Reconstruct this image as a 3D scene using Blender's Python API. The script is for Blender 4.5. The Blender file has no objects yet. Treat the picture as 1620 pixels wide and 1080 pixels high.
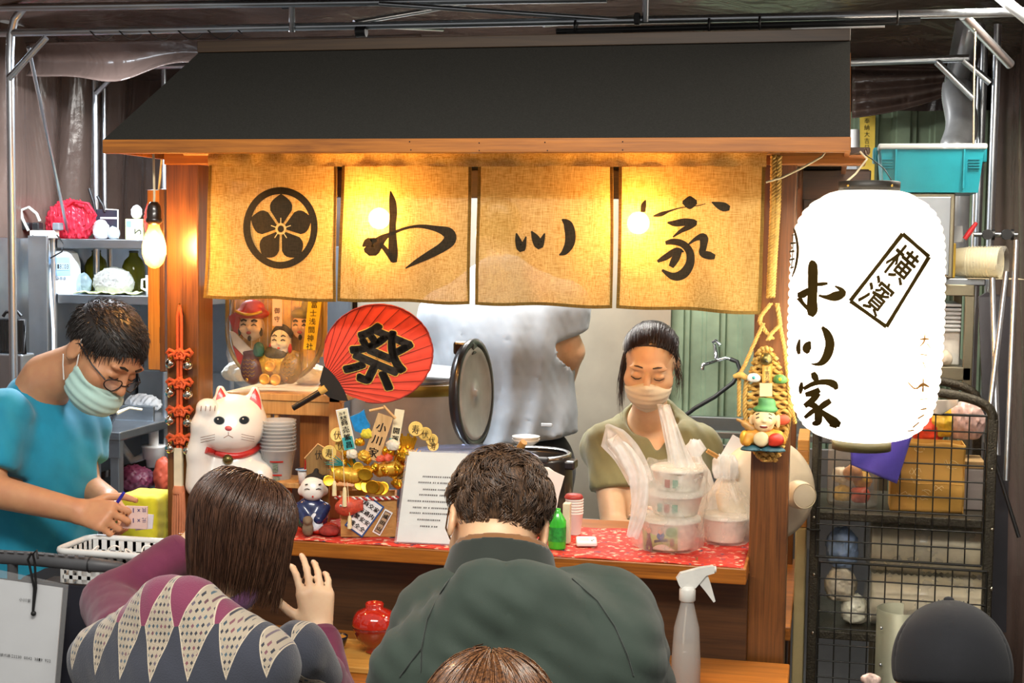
import bpy, bmesh, math, random
import numpy as np
from mathutils import Vector, Matrix
from mathutils.geometry import tessellate_polygon

random.seed(7)
RNG = np.random.default_rng(7)
PI = math.pi
SC = bpy.context.scene
COL = SC.collection

# ------------------------------------------------------------------ camera
CAM_POS = np.array([.8759, -3.3644, 1.7667])
YAW, PITCH, ROLL, FPX = .2202, .0705, .0129, 2220.66
_f = np.array([-math.sin(YAW)*math.cos(PITCH), math.cos(YAW)*math.cos(PITCH), -math.sin(PITCH)])
_r = np.array([math.cos(YAW), math.sin(YAW), 0.])
_u = np.cross(_r, _f)
CR = _r*math.cos(ROLL) + _u*math.sin(ROLL)
CU = -_r*math.sin(ROLL) + _u*math.cos(ROLL)
CF = _f
cam = bpy.data.cameras.new('camera'); cam.sensor_width = 36; cam.lens = FPX/1620*36
cam.clip_start = .05; cam.clip_end = 60
cam_o = bpy.data.objects.new('camera', cam); COL.objects.link(cam_o)
M = Matrix.Identity(4)
for i in range(3):
    M[i][0], M[i][1], M[i][2], M[i][3] = CR[i], CU[i], -CF[i], CAM_POS[i]
cam_o.matrix_world = M
SC.camera = cam_o

# ------------------------------------------------------------------ world, lights, exposure
SC.view_settings.view_transform = 'Standard'
SC.view_settings.look = 'None'
SC.view_settings.gamma = 1
SC.view_settings.use_curve_mapping = False
SC.view_settings.exposure = 0.0
world = bpy.data.worlds.new('world'); SC.world = world; world.use_nodes = True
world.node_tree.nodes['Background'].inputs[0].default_value = (1, .97, .93, 1)
world.node_tree.nodes['Background'].inputs[1].default_value = .42

def area_lamp(name, loc, target, sx, sy, power, color):
    l = bpy.data.lights.new(name, 'AREA'); l.shape = 'RECTANGLE'; l.size = sx; l.size_y = sy
    l.energy = power; l.color = color
    o = bpy.data.objects.new(name, l); COL.objects.link(o); o.location = loc
    o.rotation_euler = (Vector(target)-Vector(loc)).to_track_quat('-Z', 'Y').to_euler()
    return o
def point_lamp(name, loc, power, color, r=.03):
    l = bpy.data.lights.new(name, 'POINT'); l.energy = power; l.color = color; l.shadow_soft_size = r
    o = bpy.data.objects.new(name, l); COL.objects.link(o); o.location = loc
    return o
# cool tube over the kitchen at left; the others are unseen area lights
area_lamp('seat_fill_light', (.5, -2.3, 3.0), (.25, -.6, 1.1), 1.8, .35, 80, (1, .95, .87))  # soft fill added out of view above the seats, no fixture there
area_lamp('kitchen_tube_lamp_left', (-1.35, .9, 2.42), (-1.35, 1.0, 0), 1.1, .15, 95, (.80, .90, 1))
area_lamp('kitchen_area_light_back', (-.1, 1.45, 2.42), (-.1, 1.5, 0), 1.2, .15, 60, (1, .96, .90))  # unseen area light over the kitchen behind the counter
area_lamp('aisle_fill_light_right', (1.36, .45, 2.42), (1.15, .2, 0), .35, .15, 24, (1, .91, .76))  # warm fill added out of view to brighten the rack side

# ------------------------------------------------------------------ helpers: places
def P(x, y, Y):
    d = CF + CR*(x-810)/FPX + CU*(540-y)/FPX
    return Vector(CAM_POS + d*((Y-CAM_POS[1])/d[1]))
def PZ(x, y, Z):
    d = CF + CR*(x-810)/FPX + CU*(540-y)/FPX
    return Vector(CAM_POS + d*((Z-CAM_POS[2])/d[2]))
def PXX(x, y, X):
    d = CF + CR*(x-810)/FPX + CU*(540-y)/FPX
    return Vector(CAM_POS + d*((X-CAM_POS[0])/d[0]))
def mpp(p):                                   # metres per photo pixel at a place
    return float((np.array(p)-CAM_POS) @ CF)/FPX

# ------------------------------------------------------------------ helpers: materials
MATS = {}
def lin(c):
    return tuple((v/12.92 if v <= .04045 else ((v+.055)/1.055)**2.4) for v in c)
def hx(s):
    s = s.lstrip('#'); return lin(tuple(int(s[i:i+2], 16)/255 for i in (0, 2, 4)))
def _new(name):
    m = bpy.data.materials.new(name); m.use_nodes = True
    nt = m.node_tree; b = nt.nodes['Principled BSDF']
    return m, nt, b
def _col(nt, kind, **kw):
    n = nt.nodes.new(kind)
    for k, v in kw.items():
        setattr(n, k, v)
    return n
def mapped(nt, scale=(1, 1, 1), rot=(0, 0, 0)):
    tc = nt.nodes.new('ShaderNodeTexCoord'); mp = nt.nodes.new('ShaderNodeMapping')
    mp.inputs['Scale'].default_value = scale; mp.inputs['Rotation'].default_value = rot
    nt.links.new(tc.outputs['Object'], mp.inputs[0])
    return mp.outputs[0]
def noise(nt, vec, scale, detail=4, rough=.55, dist=0):
    n = nt.nodes.new('ShaderNodeTexNoise'); n.inputs['Scale'].default_value = scale
    n.inputs['Detail'].default_value = detail; n.inputs['Roughness'].default_value = rough
    n.inputs['Distortion'].default_value = dist
    nt.links.new(vec, n.inputs['Vector']); return n.outputs[0]
def ramp(nt, fac, stops):
    r = nt.nodes.new('ShaderNodeValToRGB'); e = r.color_ramp.elements
    while len(e) < len(stops): e.new(.5)
    for el, (p, c) in zip(e, stops):
        el.position = p; el.color = (c[0], c[1], c[2], 1)
    nt.links.new(fac, r.inputs[0]); return r.outputs[0]
def bump(nt, b, h, strength=.3, dist=.01):
    n = nt.nodes.new('ShaderNodeBump'); n.inputs['Strength'].default_value = strength
    n.inputs['Distance'].default_value = dist
    nt.links.new(h, n.inputs['Height']); nt.links.new(n.outputs[0], b.inputs['Normal'])
def shade(c, f):
    return tuple(min(1, v*f) for v in c)
def mat(name, color, rough=.5, metal=0, var=.12, vscale=18, bumpy=0, bscale=60, coat=0, trans=0, sub=0, emit=0, spec=None, alpha=1, ior=None):
    """plain surface with mild procedural colour variation"""
    if name in MATS: return MATS[name]
    c = hx(color) if isinstance(color, str) else color
    m, nt, b = _new(name)
    b.inputs['Roughness'].default_value = rough; b.inputs['Metallic'].default_value = metal
    b.inputs['Coat Weight'].default_value = coat; b.inputs['Transmission Weight'].default_value = trans
    if spec is not None: b.inputs['Specular IOR Level'].default_value = spec
    if ior: b.inputs['IOR'].default_value = ior
    if sub:
        b.inputs['Subsurface Weight'].default_value = sub; b.inputs['Subsurface Radius'].default_value = (.02, .008, .004)
        b.inputs['Subsurface Scale'].default_value = .4
    b.inputs['Alpha'].default_value = alpha
    v = mapped(nt)
    if var:
        n = noise(nt, v, vscale)
        nt.links.new(ramp(nt, n, [(.3, shade(c, 1-var)), (.7, shade(c, 1+var))]), b.inputs['Base Color'])
    else:
        b.inputs['Base Color'].default_value = (*c, 1)
    if bumpy: bump(nt, b, noise(nt, v, bscale, 3), bumpy, .004)
    if emit:
        b.inputs['Emission Color'].default_value = (*c, 1); b.inputs['Emission Strength'].default_value = emit
    MATS[name] = m; return m
def wood(name, c1, c2, axis=0, scale=1, rough=.4, coat=.2):
    if name in MATS: return MATS[name]
    c1, c2 = hx(c1), hx(c2); m, nt, b = _new(name)
    s = [9*scale]*3; s[axis] = .7*scale
    v = mapped(nt, s)
    n = noise(nt, v, 3, 6, .6, 1.2)
    s2 = [70*scale]*3; s2[axis] = 2*scale
    n2 = noise(nt, mapped(nt, s2), 3, 3, .6)
    mx = nt.nodes.new('ShaderNodeMath'); mx.operation = 'MULTIPLY_ADD'; mx.inputs[1].default_value = .45
    nt.links.new(n2, mx.inputs[0])
    sc = nt.nodes.new('ShaderNodeMath'); sc.operation = 'MULTIPLY'; sc.inputs[1].default_value = .6
    nt.links.new(n, sc.inputs[0]); nt.links.new(sc.outputs[0], mx.inputs[2])
    nt.links.new(ramp(nt, mx.outputs[0], [(.36, c1), (.5, tuple((a+d)/2 for a, d in zip(c1, c2))), (.66, c2)]), b.inputs['Base Color'])
    b.inputs['Roughness'].default_value = rough; b.inputs['Coat Weight'].default_value = coat; b.inputs['Coat Roughness'].default_value = .25
    bump(nt, b, mx.outputs[0], .12, .003)
    MATS[name] = m; return m
def steel(name, color='#b9bdc2', rough=.32, axis=0, var=.15):
    if name in MATS: return MATS[name]
    c = hx(color); m, nt, b = _new(name)
    s = [120]*3; s[axis] = 1.5
    n = noise(nt, mapped(nt, s), 2, 3, .6); n2 = noise(nt, mapped(nt), 7, 4)
    nt.links.new(ramp(nt, n2, [(.3, shade(c, 1-var)), (.7, shade(c, 1+var*.5))]), b.inputs['Base Color'])
    b.inputs['Metallic'].default_value = 1
    r = nt.nodes.new('ShaderNodeMapRange'); r.inputs[3].default_value = rough*.75; r.inputs[4].default_value = rough*1.4
    nt.links.new(n, r.inputs[0]); nt.links.new(r.outputs[0], b.inputs['Roughness'])
    MATS[name] = m; return m
def cloth(name, color, rough=.85, weave=600, var=.15, sheen=.2, fold=.0):
    if name in MATS: return MATS[name]
    c = hx(color) if isinstance(color, str) else color
    m, nt, b = _new(name)
    n = noise(nt, mapped(nt), 9, 5, .6); n2 = noise(nt, mapped(nt), weave, 2)
    nt.links.new(ramp(nt, n, [(.3, shade(c, 1-var)), (.7, shade(c, 1+var))]), b.inputs['Base Color'])
    b.inputs['Roughness'].default_value = rough; b.inputs['Sheen Weight'].default_value = sheen
    bump(nt, b, n2, .25, .001)
    MATS[name] = m; return m
def film(name, color='#ffffff', alpha=.35, rough=.2, var=.0):
    """thin plastic film: translucent white sheet, partly see-through"""
    if name in MATS: return MATS[name]
    c = hx(color) if isinstance(color, str) else color
    m, nt, b = _new(name)
    out = nt.nodes['Material Output']
    b.inputs['Base Color'].default_value = (*c, 1); b.inputs['Roughness'].default_value = rough
    tl = nt.nodes.new('ShaderNodeBsdfTranslucent'); tl.inputs[0].default_value = (*c, 1)
    tr = nt.nodes.new('ShaderNodeBsdfTransparent'); tr.inputs[0].default_value = (*[.5+.5*v for v in c], 1)
    m1 = nt.nodes.new('ShaderNodeMixShader'); m1.inputs[0].default_value = .45
    nt.links.new(b.outputs[0], m1.inputs[1]); nt.links.new(tl.outputs[0], m1.inputs[2])
    m2 = nt.nodes.new('ShaderNodeMixShader')
    n = noise(nt, mapped(nt), 14, 3)
    mr = nt.nodes.new('ShaderNodeMapRange'); mr.inputs[1].default_value = .35; mr.inputs[2].default_value = .65
    mr.inputs[3].default_value = max(0, alpha-.15); mr.inputs[4].default_value = min(1, alpha+.15)
    nt.links.new(n, mr.inputs[0]); nt.links.new(mr.outputs[0], m2.inputs[0])
    nt.links.new(tr.outputs[0], m2.inputs[1]); nt.links.new(m1.outputs[0], m2.inputs[2])
    nt.links.new(m2.outputs[0], out.inputs[0])
    MATS[name] = m; return m
def glass(name, color='#ffffff', rough=.02, alpha=.25):
    """thin clear wall: mix of transparent and glossy"""
    if name in MATS: return MATS[name]
    c = hx(color); m, nt, b = _new(name); out = nt.nodes['Material Output']
    tr = nt.nodes.new('ShaderNodeBsdfTransparent'); tr.inputs[0].default_value = (*c, 1)
    b.inputs['Base Color'].default_value = (*c, 1); b.inputs['Roughness'].default_value = rough
    mx = nt.nodes.new('ShaderNodeMixShader'); mx.inputs[0].default_value = alpha
    nt.links.new(tr.outputs[0], mx.inputs[1]); nt.links.new(b.outputs[0], mx.inputs[2]); nt.links.new(mx.outputs[0], out.inputs[0])
    MATS[name] = m; return m
def emitter(name, color, strength):
    if name in MATS: return MATS[name]
    m, nt, b = _new(name); c = hx(color)
    b.inputs['Base Color'].default_value = (*c, 1); b.inputs['Emission Color'].default_value = (*c, 1); b.inputs['Emission Strength'].default_value = strength
    MATS[name] = m; return m

# ------------------------------------------------------------------ helpers: mesh building
class MB:
    def __init__(s): s.v = []; s.f = []; s.sm = []
    def add(s, vs, fs, smooth=False):
        o = len(s.v); s.v += [tuple(p) for p in vs]; s.f += [tuple(i+o for i in f) for f in fs]; s.sm += [smooth]*len(fs); return s
    def box(s, lo, hi, bev=0, rot=None, piv=None):
        x0, y0, z0 = lo; x1, y1, z1 = hi
        if bev <= 0:
            vs = [(x0, y0, z0), (x1, y0, z0), (x1, y1, z0), (x0, y1, z0), (x0, y0, z1), (x1, y0, z1), (x1, y1, z1), (x0, y1, z1)]
            fs = [(0, 3, 2, 1), (4, 5, 6, 7), (0, 1, 5, 4), (1, 2, 6, 5), (2, 3, 7, 6), (3, 0, 4, 7)]
        else:
            b = min(bev, (x1-x0)*.49, (y1-y0)*.49, (z1-z0)*.49)
            bm = bmesh.new(); bmesh.ops.create_cube(bm, size=1)
            for v in bm.verts:
                v.co = ((x0+x1)/2+v.co.x*(x1-x0), (y0+y1)/2+v.co.y*(y1-y0), (z0+z1)/2+v.co.z*(z1-z0))
            bmesh.ops.bevel(bm, geom=bm.edges[:], offset=b, segments=2, profile=.5, affect='EDGES')
            bm.verts.index_update(); vs = [tuple(v.co) for v in bm.verts]; fs = [tuple(v.index for v in f.verts) for f in bm.faces]; bm.free()
        if rot is not None:
            pv = Vector(piv if piv is not None else [(a+b2)/2 for a, b2 in zip(lo, hi)])
            vs = [tuple(pv + rot @ (Vector(p)-pv)) for p in vs]
        return s.add(vs, fs)
    def tube(s, pts, r, seg=8, closed=False, cap=True, smooth=True, flat=None):
        pts = [Vector(p) for p in pts]; n = len(pts)
        rs = r if isinstance(r, (list, tuple)) else [r]*n
        T = []
        for i in range(n):
            a = pts[(i-1) % n] if (closed or i > 0) else pts[i]; b = pts[(i+1) % n] if (closed or i < n-1) else pts[i]
            t = b-a; T.append(t.normalized() if t.length > 1e-9 else Vector((0, 0, 1)))
        up = Vector((0, 0, 1)) if abs(T[0].z) < .9 else Vector((0, 1, 0))
        N = (up - T[0]*up.dot(T[0])).normalized(); vs = []; fs = []
        for i in range(n):
            N = (N - T[i]*N.dot(T[i])); N = N.normalized() if N.length > 1e-6 else T[i].orthogonal().normalized()
            B = T[i].cross(N)
            for k in range(seg):
                a = 2*PI*k/seg; vs.append(pts[i] + (N*math.cos(a)*(flat or 1) + B*math.sin(a))*rs[i])
        m = n if closed else n-1
        for i in range(m):
            for k in range(seg):
                j = (i+1) % n; fs.append((i*seg+k, i*seg+(k+1) % seg, j*seg+(k+1) % seg, j*seg+k))
        s.add(vs, fs, smooth)
        if cap and not closed:
            s.add([vs[k] for k in range(seg)], [tuple(range(seg))[::-1]]); s.add([vs[(n-1)*seg+k] for k in range(seg)], [tuple(range(seg))])
        return s
    def lathe(s, prof, c=(0, 0, 0), seg=24, axis=(0, 0, 1), smooth=True, sx=1, sy=1, arc=None):
        """prof = [(radius, height)...] about an axis through c"""
        ax = Vector(axis).normalized(); q = Vector((0, 0, 1)).rotation_difference(ax); c = Vector(c); vs = []; fs = []
        n = seg if arc is None else seg+1
        for r, h in prof:
            for k in range(n):
                a = 2*PI*k/seg if arc is None else arc[0]+(arc[1]-arc[0])*k/seg
                vs.append(c + q @ Vector((max(r, 1e-5)*math.cos(a)*sx, max(r, 1e-5)*math.sin(a)*sy, h)))
        for i in range(len(prof)-1):
            for k in range(seg):
                k2 = (k+1) % n
                if arc is not None and k == seg: continue
                fs.append((i*n+k, i*n+k2, (i+1)*n+k2, (i+1)*n+k))
        return s.add(vs, fs, smooth)
    def cyl(s, c, r, h, seg=20, axis=(0, 0, 1), bev=0, smooth=True):
        e = min(bev, r*.4, h*.4)
        pr = [(0, 0), (r-e, 0)] + ([(r, e)] if e else []) + ([(r, h-e)] if e else [(r, h)]) + [(r-e, h), (0, h)] if e else [(0, 0), (r, 0), (r, h), (0, h)]
        ax = Vector(axis).normalized()
        if e: return s.lathe(pr, c, seg, axis, smooth)
        s.lathe([(r, 0), (r, h)], c, seg, axis, True); s.lathe([(0, 0), (r, 0)], c, seg, axis, False); s.lathe([(r, h), (0, h)], c, seg, axis, False); return s
    def sphere(s, c, r, seg=16, rings=10, sc=(1, 1, 1), rot=None):
        c = Vector(c); vs = []; fs = []
        for i in range(rings+1):
            t = PI*i/rings
            for k in range(seg):
                a = 2*PI*k/seg; p = Vector((math.sin(t)*math.cos(a)*sc[0], math.sin(t)*math.sin(a)*sc[1], -math.cos(t)*sc[2]))*r
                vs.append(c + (rot @ p if rot is not None else p))
        for i in range(rings):
            for k in range(seg):
                fs.append((i*seg+k, i*seg+(k+1) % seg, (i+1)*seg+(k+1) % seg, (i+1)*seg+k))
        return s.add(vs, fs, True)
    def prism(s, pts, off, smooth=False):
        """planar outline (3-D points) extruded along the vector off"""
        pts = [Vector(p) for p in pts]; off = Vector(off); n = len(pts)
        nrm = Vector((0, 0, 0))
        for i in range(n): nrm += pts[i].cross(pts[(i+1) % n])
        if nrm.dot(off) > 0: pts = pts[::-1]
        tr = tessellate_polygon([pts]); vs = pts + [p+off for p in pts]
        fs = []
        for t in tr:
            a, b, c = [pts[i] for i in t]
            t = t if (b-a).cross(c-a).dot(off) < 0 else t[::-1]
            fs.append(tuple(t)); fs.append(tuple(i+n for i in t[::-1]))
        for i in range(n):
            j = (i+1) % n; fs.append((i, i+n, j+n, j)[::-1])
        return s.add(vs, fs, smooth)
    def grid(s, fn, nu, nv, thick=0, smooth=True, closed_u=False):
        """sheet fn(u,v)->(x,y,z), u,v in 0..1; thick along the normal gives it two sides"""
        A = np.array([[fn(i/nu, j/nv) for i in range(nu+1)] for j in range(nv+1)], float)
        def quads(o, flip):
            q = []
            for j in range(nv):
                for i in range(nu):
                    a = o+j*(nu+1)+i; f = (a, a+1, a+nu+2, a+nu+1); q.append(f[::-1] if flip else f)
            return q
        vs = A.reshape(-1, 3)
        if not thick: return s.add(vs, quads(0, False), smooth)
        du = np.gradient(A, axis=1); dv = np.gradient(A, axis=0); n = np.cross(du, dv); n /= np.linalg.norm(n, axis=2, keepdims=True)+1e-12
        B = (A-n*thick).reshape(-1, 3); N = len(vs)
        fs = quads(0, False)+quads(N, True)
        rim = [j*0+i for j in (0,) for i in range(nu+1)] + [j*(nu+1)+nu for j in range(1, nv+1)] + [nv*(nu+1)+i for i in range(nu-1, -1, -1)] + [j*(nu+1) for j in range(nv-1, 0, -1)]
        for a, b in zip(rim, rim[1:]+rim[:1]): fs.append((b, a, a+N, b+N))
        return s.add(np.concatenate([vs, B]), fs, smooth)
    def strip(s, pts, place, rows=2, smooth=True):
        """brush stroke: pts = [(x, y, half width)...] in flat coordinates, place(x, y)->3-D"""
        q = []                                            # resample smoothly
        pp = [Vector(p) for p in pts]
        for i in range(len(pp)-1):
            a = pp[max(0, i-1)]; b = pp[i]; c = pp[i+1]; d = pp[min(len(pp)-1, i+2)]
            L = (c-b).xy.length; k = max(2, min(10, int(L/3)+1))
            for j in range(k):
                t = j/k; q.append(.5*((2*b)+(c-a)*t+(2*a-5*b+4*c-d)*t*t+(3*b-a-3*c+d)*t**3))
        q.append(pp[-1]); vs = []; fs = []; n = len(q)
        for i, p in enumerate(q):
            t = (q[min(n-1, i+1)]-q[max(0, i-1)]).xy; t = t.normalized() if t.length > 1e-9 else Vector((1, 0))
            nn = Vector((-t.y, t.x)); w = max(p.z, .05)
            for k in range(rows+1):
                o = nn*w*(2*k/rows-1); vs.append(place(p.x+o.x, p.y+o.y))
        for i in range(n-1):
            for k in range(rows):
                a = i*(rows+1)+k; fs.append((a, a+1, a+rows+2, a+rows+1))
        return s.add(vs, fs, smooth)
    def xf(s, m):
        s.v = [tuple(m @ Vector(p)) for p in s.v]; return s
    def join(s, o):
        n = len(s.v); s.v += o.v; s.f += [tuple(i+n for i in f) for f in o.f]; s.sm += o.sm; return s

ORG = {}
def _link(name, mb, m, parent, org):
    me = bpy.data.meshes.new(name)
    if isinstance(mb, MB):
        V = [(p[0]-org[0], p[1]-org[1], p[2]-org[2]) for p in mb.v]
        me.from_pydata(V, [], mb.f)
        me.polygons.foreach_set('use_smooth', mb.sm)
    else:
        V, Fq = mb
        me.from_pydata((np.asarray(V)-np.array(org)).tolist(), [], Fq.tolist() if hasattr(Fq, 'tolist') else Fq)
        me.polygons.foreach_set('use_smooth', [True]*len(me.polygons))
    me.materials.append(m); me.update()
    o = bpy.data.objects.new(name, me); COL.objects.link(o)
    if parent is not None: o.parent = parent
    return o
def tag(o, label=None, cat=None, group=None, kind=None):
    for k, v in (('label', label), ('category', cat), ('group', group), ('kind', kind)):
        if v: o[k] = v
    return o
def thing(name, label, cat, loc=(0, 0, 0), group=None, kind=None):
    o = bpy.data.objects.new(name, None); COL.objects.link(o); o.location = loc; o.empty_display_size = .05
    ORG[o.name] = Vector(loc); return tag(o, label, cat, group, kind)
def part(name, mb, m, parent, label=None, kind=None):
    org = ORG[parent.name]; o = _link(name, mb, m, parent, org); ORG[o.name] = org
    return tag(o, label, None, None, kind)
def solo(name, mb, m, label, cat, group=None, kind=None):
    V = np.array(mb.v if isinstance(mb, MB) else mb[0]); lo, hi = V.min(0), V.max(0)
    org = Vector(((lo[0]+hi[0])/2, (lo[1]+hi[1])/2, lo[2])); o = _link(name, mb, m, None, org); o.location = org
    ORG[o.name] = org; return tag(o, label, cat, group, kind)
def struct(name, mb, m, parent=None, label=None):
    if parent is None:
        o = _link(name, mb, m, None, (0, 0, 0)); ORG[o.name] = Vector((0, 0, 0)); o['kind'] = 'structure'
        if label: o['label'] = label
        return o
    return part(name, mb, m, parent, label)
def copy_tree(o, parent=None):
    c = o.copy(); COL.objects.link(c)
    if parent is not None: c.parent = parent
    ORG[c.name] = ORG.get(o.name, Vector((0, 0, 0)))
    for ch in [x for x in bpy.data.objects if x.parent == o]: copy_tree(ch, c)
    return c
def rotz(a): return Matrix.Rotation(a, 3, 'Z')
def rot3(ax, a): return Matrix.Rotation(a, 3, ax)

# ------------------------------------------------------------------ helpers: lettering
GLY = {}
def load_glyphs(chars):
    tmp = []
    for ch in sorted(set(chars)):
        cu = bpy.data.curves.new('glyph', 'FONT'); cu.body = ch; cu.size = 1; cu.resolution_u = 3
        o = bpy.data.objects.new('glyph', cu); COL.objects.link(o); tmp.append((ch, o, cu))
    dg = bpy.context.evaluated_depsgraph_get(); dg.update()
    for ch, o, cu in tmp:
        me = bpy.data.meshes.new_from_object(o.evaluated_get(dg))
        v = np.array([tuple(x.co) for x in me.vertices]) if len(me.vertices) else np.zeros((0, 3))
        f = [tuple(p.vertices) for p in me.polygons]; bpy.data.meshes.remove(me)
        GLY[ch] = (v, f)
    for ch, o, cu in tmp:
        bpy.data.objects.remove(o); bpy.data.curves.remove(cu)
def glyph(mb, ch, cx, cy, w, h, place):
    """glyph fitted into a cell centred on (cx, cy); place(x, y)->3-D (y upwards)"""
    v, f = GLY.get(ch, (None, None))
    if v is None or len(v) == 0: return
    lo, hi = v[:, :2].min(0), v[:, :2].max(0)
    if ord(ch) > 0x2e80: lo = np.minimum(lo, [.03, -.08]); hi = np.maximum(hi, [.97, .88])
    c = (lo+hi)/2; e = hi-lo; e[e < .05] = 1
    mb.add([place(cx+(p[0]-c[0])/e[0]*w, cy+(p[1]-c[1])/e[1]*h) for p in v], f)
def text_row(mb, s, x0, y, h, place, adv=.62):
    """left-to-right lettering; returns the end x"""
    x = x0
    for ch in s:
        if ch == ' ': x += h*adv*.7; continue
        v, f = GLY[ch]
        cjk = ord(ch) > 0x2e80
        k = h/.73; mb.add([place(x+p[0]*k, y+p[1]*k) for p in v], f)
        x += (k*1.0 if cjk else (v[:, 0].max() if len(v) else .3)*k+h*.12)
    return x
def flat_place(o, ux, uy):
    o, ux, uy = Vector(o), Vector(ux), Vector(uy)
    return lambda x, y: tuple(o+ux*x+uy*y)

# ------------------------------------------------------------------ helpers: soft forms by distance fields
def smin(a, b, k):
    h = np.clip(.5+.5*(b-a)/k, 0, 1); return b*(1-h)+a*h-k*h*(1-h)
def smax(a, b, k): return -smin(-a, -b, k)
def d_cone(Q, a, b, ra, rb):
    a = np.array(a, float); b = np.array(b, float); ab = b-a
    t = np.clip(((Q-a) @ ab)/(ab @ ab+1e-12), 0, 1)[..., None]
    return np.linalg.norm(Q-(a+t*ab), axis=-1)-(ra+(rb-ra)*t[..., 0])
def d_ell(Q, c, r, R=None):
    p = Q-np.array(c, float)
    if R is not None: p = p @ np.array(R)           # R columns = local axes
    r = np.array(r, float); k0 = np.linalg.norm(p/r, axis=-1); k1 = np.linalg.norm(p/(r*r), axis=-1)
    return k0*(k0-1)/(k1+1e-9)
def d_box(Q, c, h, rad=.0, R=None):
    p = Q-np.array(c, float)
    if R is not None: p = p @ np.array(R)
    q = np.abs(p)-np.array(h)+rad
    return np.linalg.norm(np.maximum(q, 0), axis=-1)+np.minimum(q.max(-1), 0)-rad
def d_chain(Q, pts, rs, k=.01):
    d = None
    for i in range(len(pts)-1):
        e = d_cone(Q, pts[i], pts[i+1], rs[i], rs[i+1]); d = e if d is None else smin(d, e, k)
    return d
def relax(V, Fq, it=2, lam=.5):
    V = V.copy()
    E = np.concatenate([Fq[:, [0, 1]], Fq[:, [1, 2]], Fq[:, [2, 3]], Fq[:, [3, 0]]])
    for _ in range(it):
        s = np.zeros_like(V); c = np.zeros(len(V))
        np.add.at(s, E[:, 0], V[E[:, 1]]); np.add.at(s, E[:, 1], V[E[:, 0]]); np.add.at(c, E[:, 0], 1); np.add.at(c, E[:, 1], 1)
        V += lam*(s/np.maximum(c, 1)[:, None]-V)
    return V
def blob(fn, lo, hi, h, it=2):
    V, Fq = surf(fn, lo, hi, h); return relax(V, Fq, it), Fq

# ================================================================== the setting
def tarp_mat(name, color, rough=.3):
    m, nt, b = _new(name); c = hx(color)
    n = noise(nt, mapped(nt), 2.2, 6, .6, .6)
    nt.links.new(ramp(nt, n, [(.3, shade(c, .75)), (.7, shade(c, 1.2))]), b.inputs['Base Color'])
    b.inputs['Roughness'].default_value = rough; b.inputs['Specular IOR Level'].default_value = .7
    n1 = noise(nt, mapped(nt, (1.8, 1.8, .5)), 3.2, 3, .5, .8); n2 = noise(nt, mapped(nt), 40, 3)
    ad = nt.nodes.new('ShaderNodeMath'); ad.operation = 'MULTIPLY_ADD'; ad.inputs[1].default_value = .04
    nt.links.new(n2, ad.inputs[0]); nt.links.new(n1, ad.inputs[2])
    bump(nt, b, ad.outputs[0], .4, .06)
    MATS[name] = m; return m
M_tarp = tarp_mat('brown_vinyl_tarp', '#55453e', .24)
M_floor = mat('concrete', '#6a655e', .7, var=.2, vscale=4, bumpy=.3)
M_tube = steel('galvanised_tube', '#c3c9d0', .3, 2)
M_steel = steel('brushed_steel', '#aeb3b8', .3, 0)
M_steelv = steel('brushed_steel_upright', '#a8adb2', .34, 2)
M_black = mat('black_plastic', '#1a1a1c', .45, var=.2)
M_cord = mat('black_rubber', '#161617', .55)

struct('floor', MB().box((-4, -6, -.04), (4, 5, 0)), M_floor)
def fold(u, amp, ph):                        # gathered vinyl: a few broad folds and some narrow ones
    return amp*(math.sin(u*7+ph)+.6*math.sin(u*17+1.3+ph)+.35*math.sin(u*31+ph*2))
struct('wall_left', MB().grid(lambda u, v: (-2.06+fold(u*3.6, .042, .4)*(1.15-.45*v)-.05*math.sin(v*3), -.9+3.4*u, 2.55*v), 150, 14), M_tarp, label='brown vinyl tarp hanging in folds')
struct('wall_back', MB().grid(lambda u, v: (-2.2+4.2*u, 2.46+fold(u*3.6, .03, 2)+.02*math.sin(v*5+u*9), 2.6*v), 150, 14), M_tarp, label='brown vinyl tarp behind the kitchen')
struct('wall_right', MB().grid(lambda u, v: (1.56+fold(u*3.8, .038, 1.1)+.04*math.sin(v*4+1), 2.5-3.0*u, 2.55*v), 150, 14), M_tarp, label='brown vinyl tarp hanging in folds')
def ceil_fn(u, v):
    x = -2.2+4.1*u; y = -.25+2.8*v
    return (x, y, 2.50-.035*math.sin(v*PI*2.4+.4)+.016*math.sin(u*29+v*5)+.012*math.sin(u*13-v*9)+.02*math.sin(u*6+v*14))
struct('ceiling', MB().grid(ceil_fn, 110, 60), M_tarp, label='brown vinyl canopy sheet')
# drooping canopy fold along the back left, and the gathered sheet at the back right
def droop(u, v):
    x = -2.0+1.5*u; a = v*PI
    z = 2.47-.11*v-.03*math.sin(u*9)*v-.012*math.sin(u*23+2)*v
    return (x, 1.30+.05*math.sin(a)+.02*math.sin(u*14)*v, z)
solo('canopy_valance', MB().grid(droop, 50, 14, .003), M_tarp, 'brown vinyl valance drooping below the canopy at the left', 'tarp')
def sweep(u, v):                             # folds that fan out from the upper right corner
    a = P(1348, 100+v*88, 2.16); b = P(1545, 108+v*26, 2.1); p = a.lerp(b, u)
    s = math.sin(v*PI*5.2)*.022*(1-.55*u)
    return (p.x, p.y+s, p.z-.02*math.sin(u*PI)*v)
solo('gathered_tarp', MB().grid(sweep, 30, 60, .003), M_tarp, 'brown tarp gathered in fanned folds at the upper right corner', 'tarp')

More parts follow.
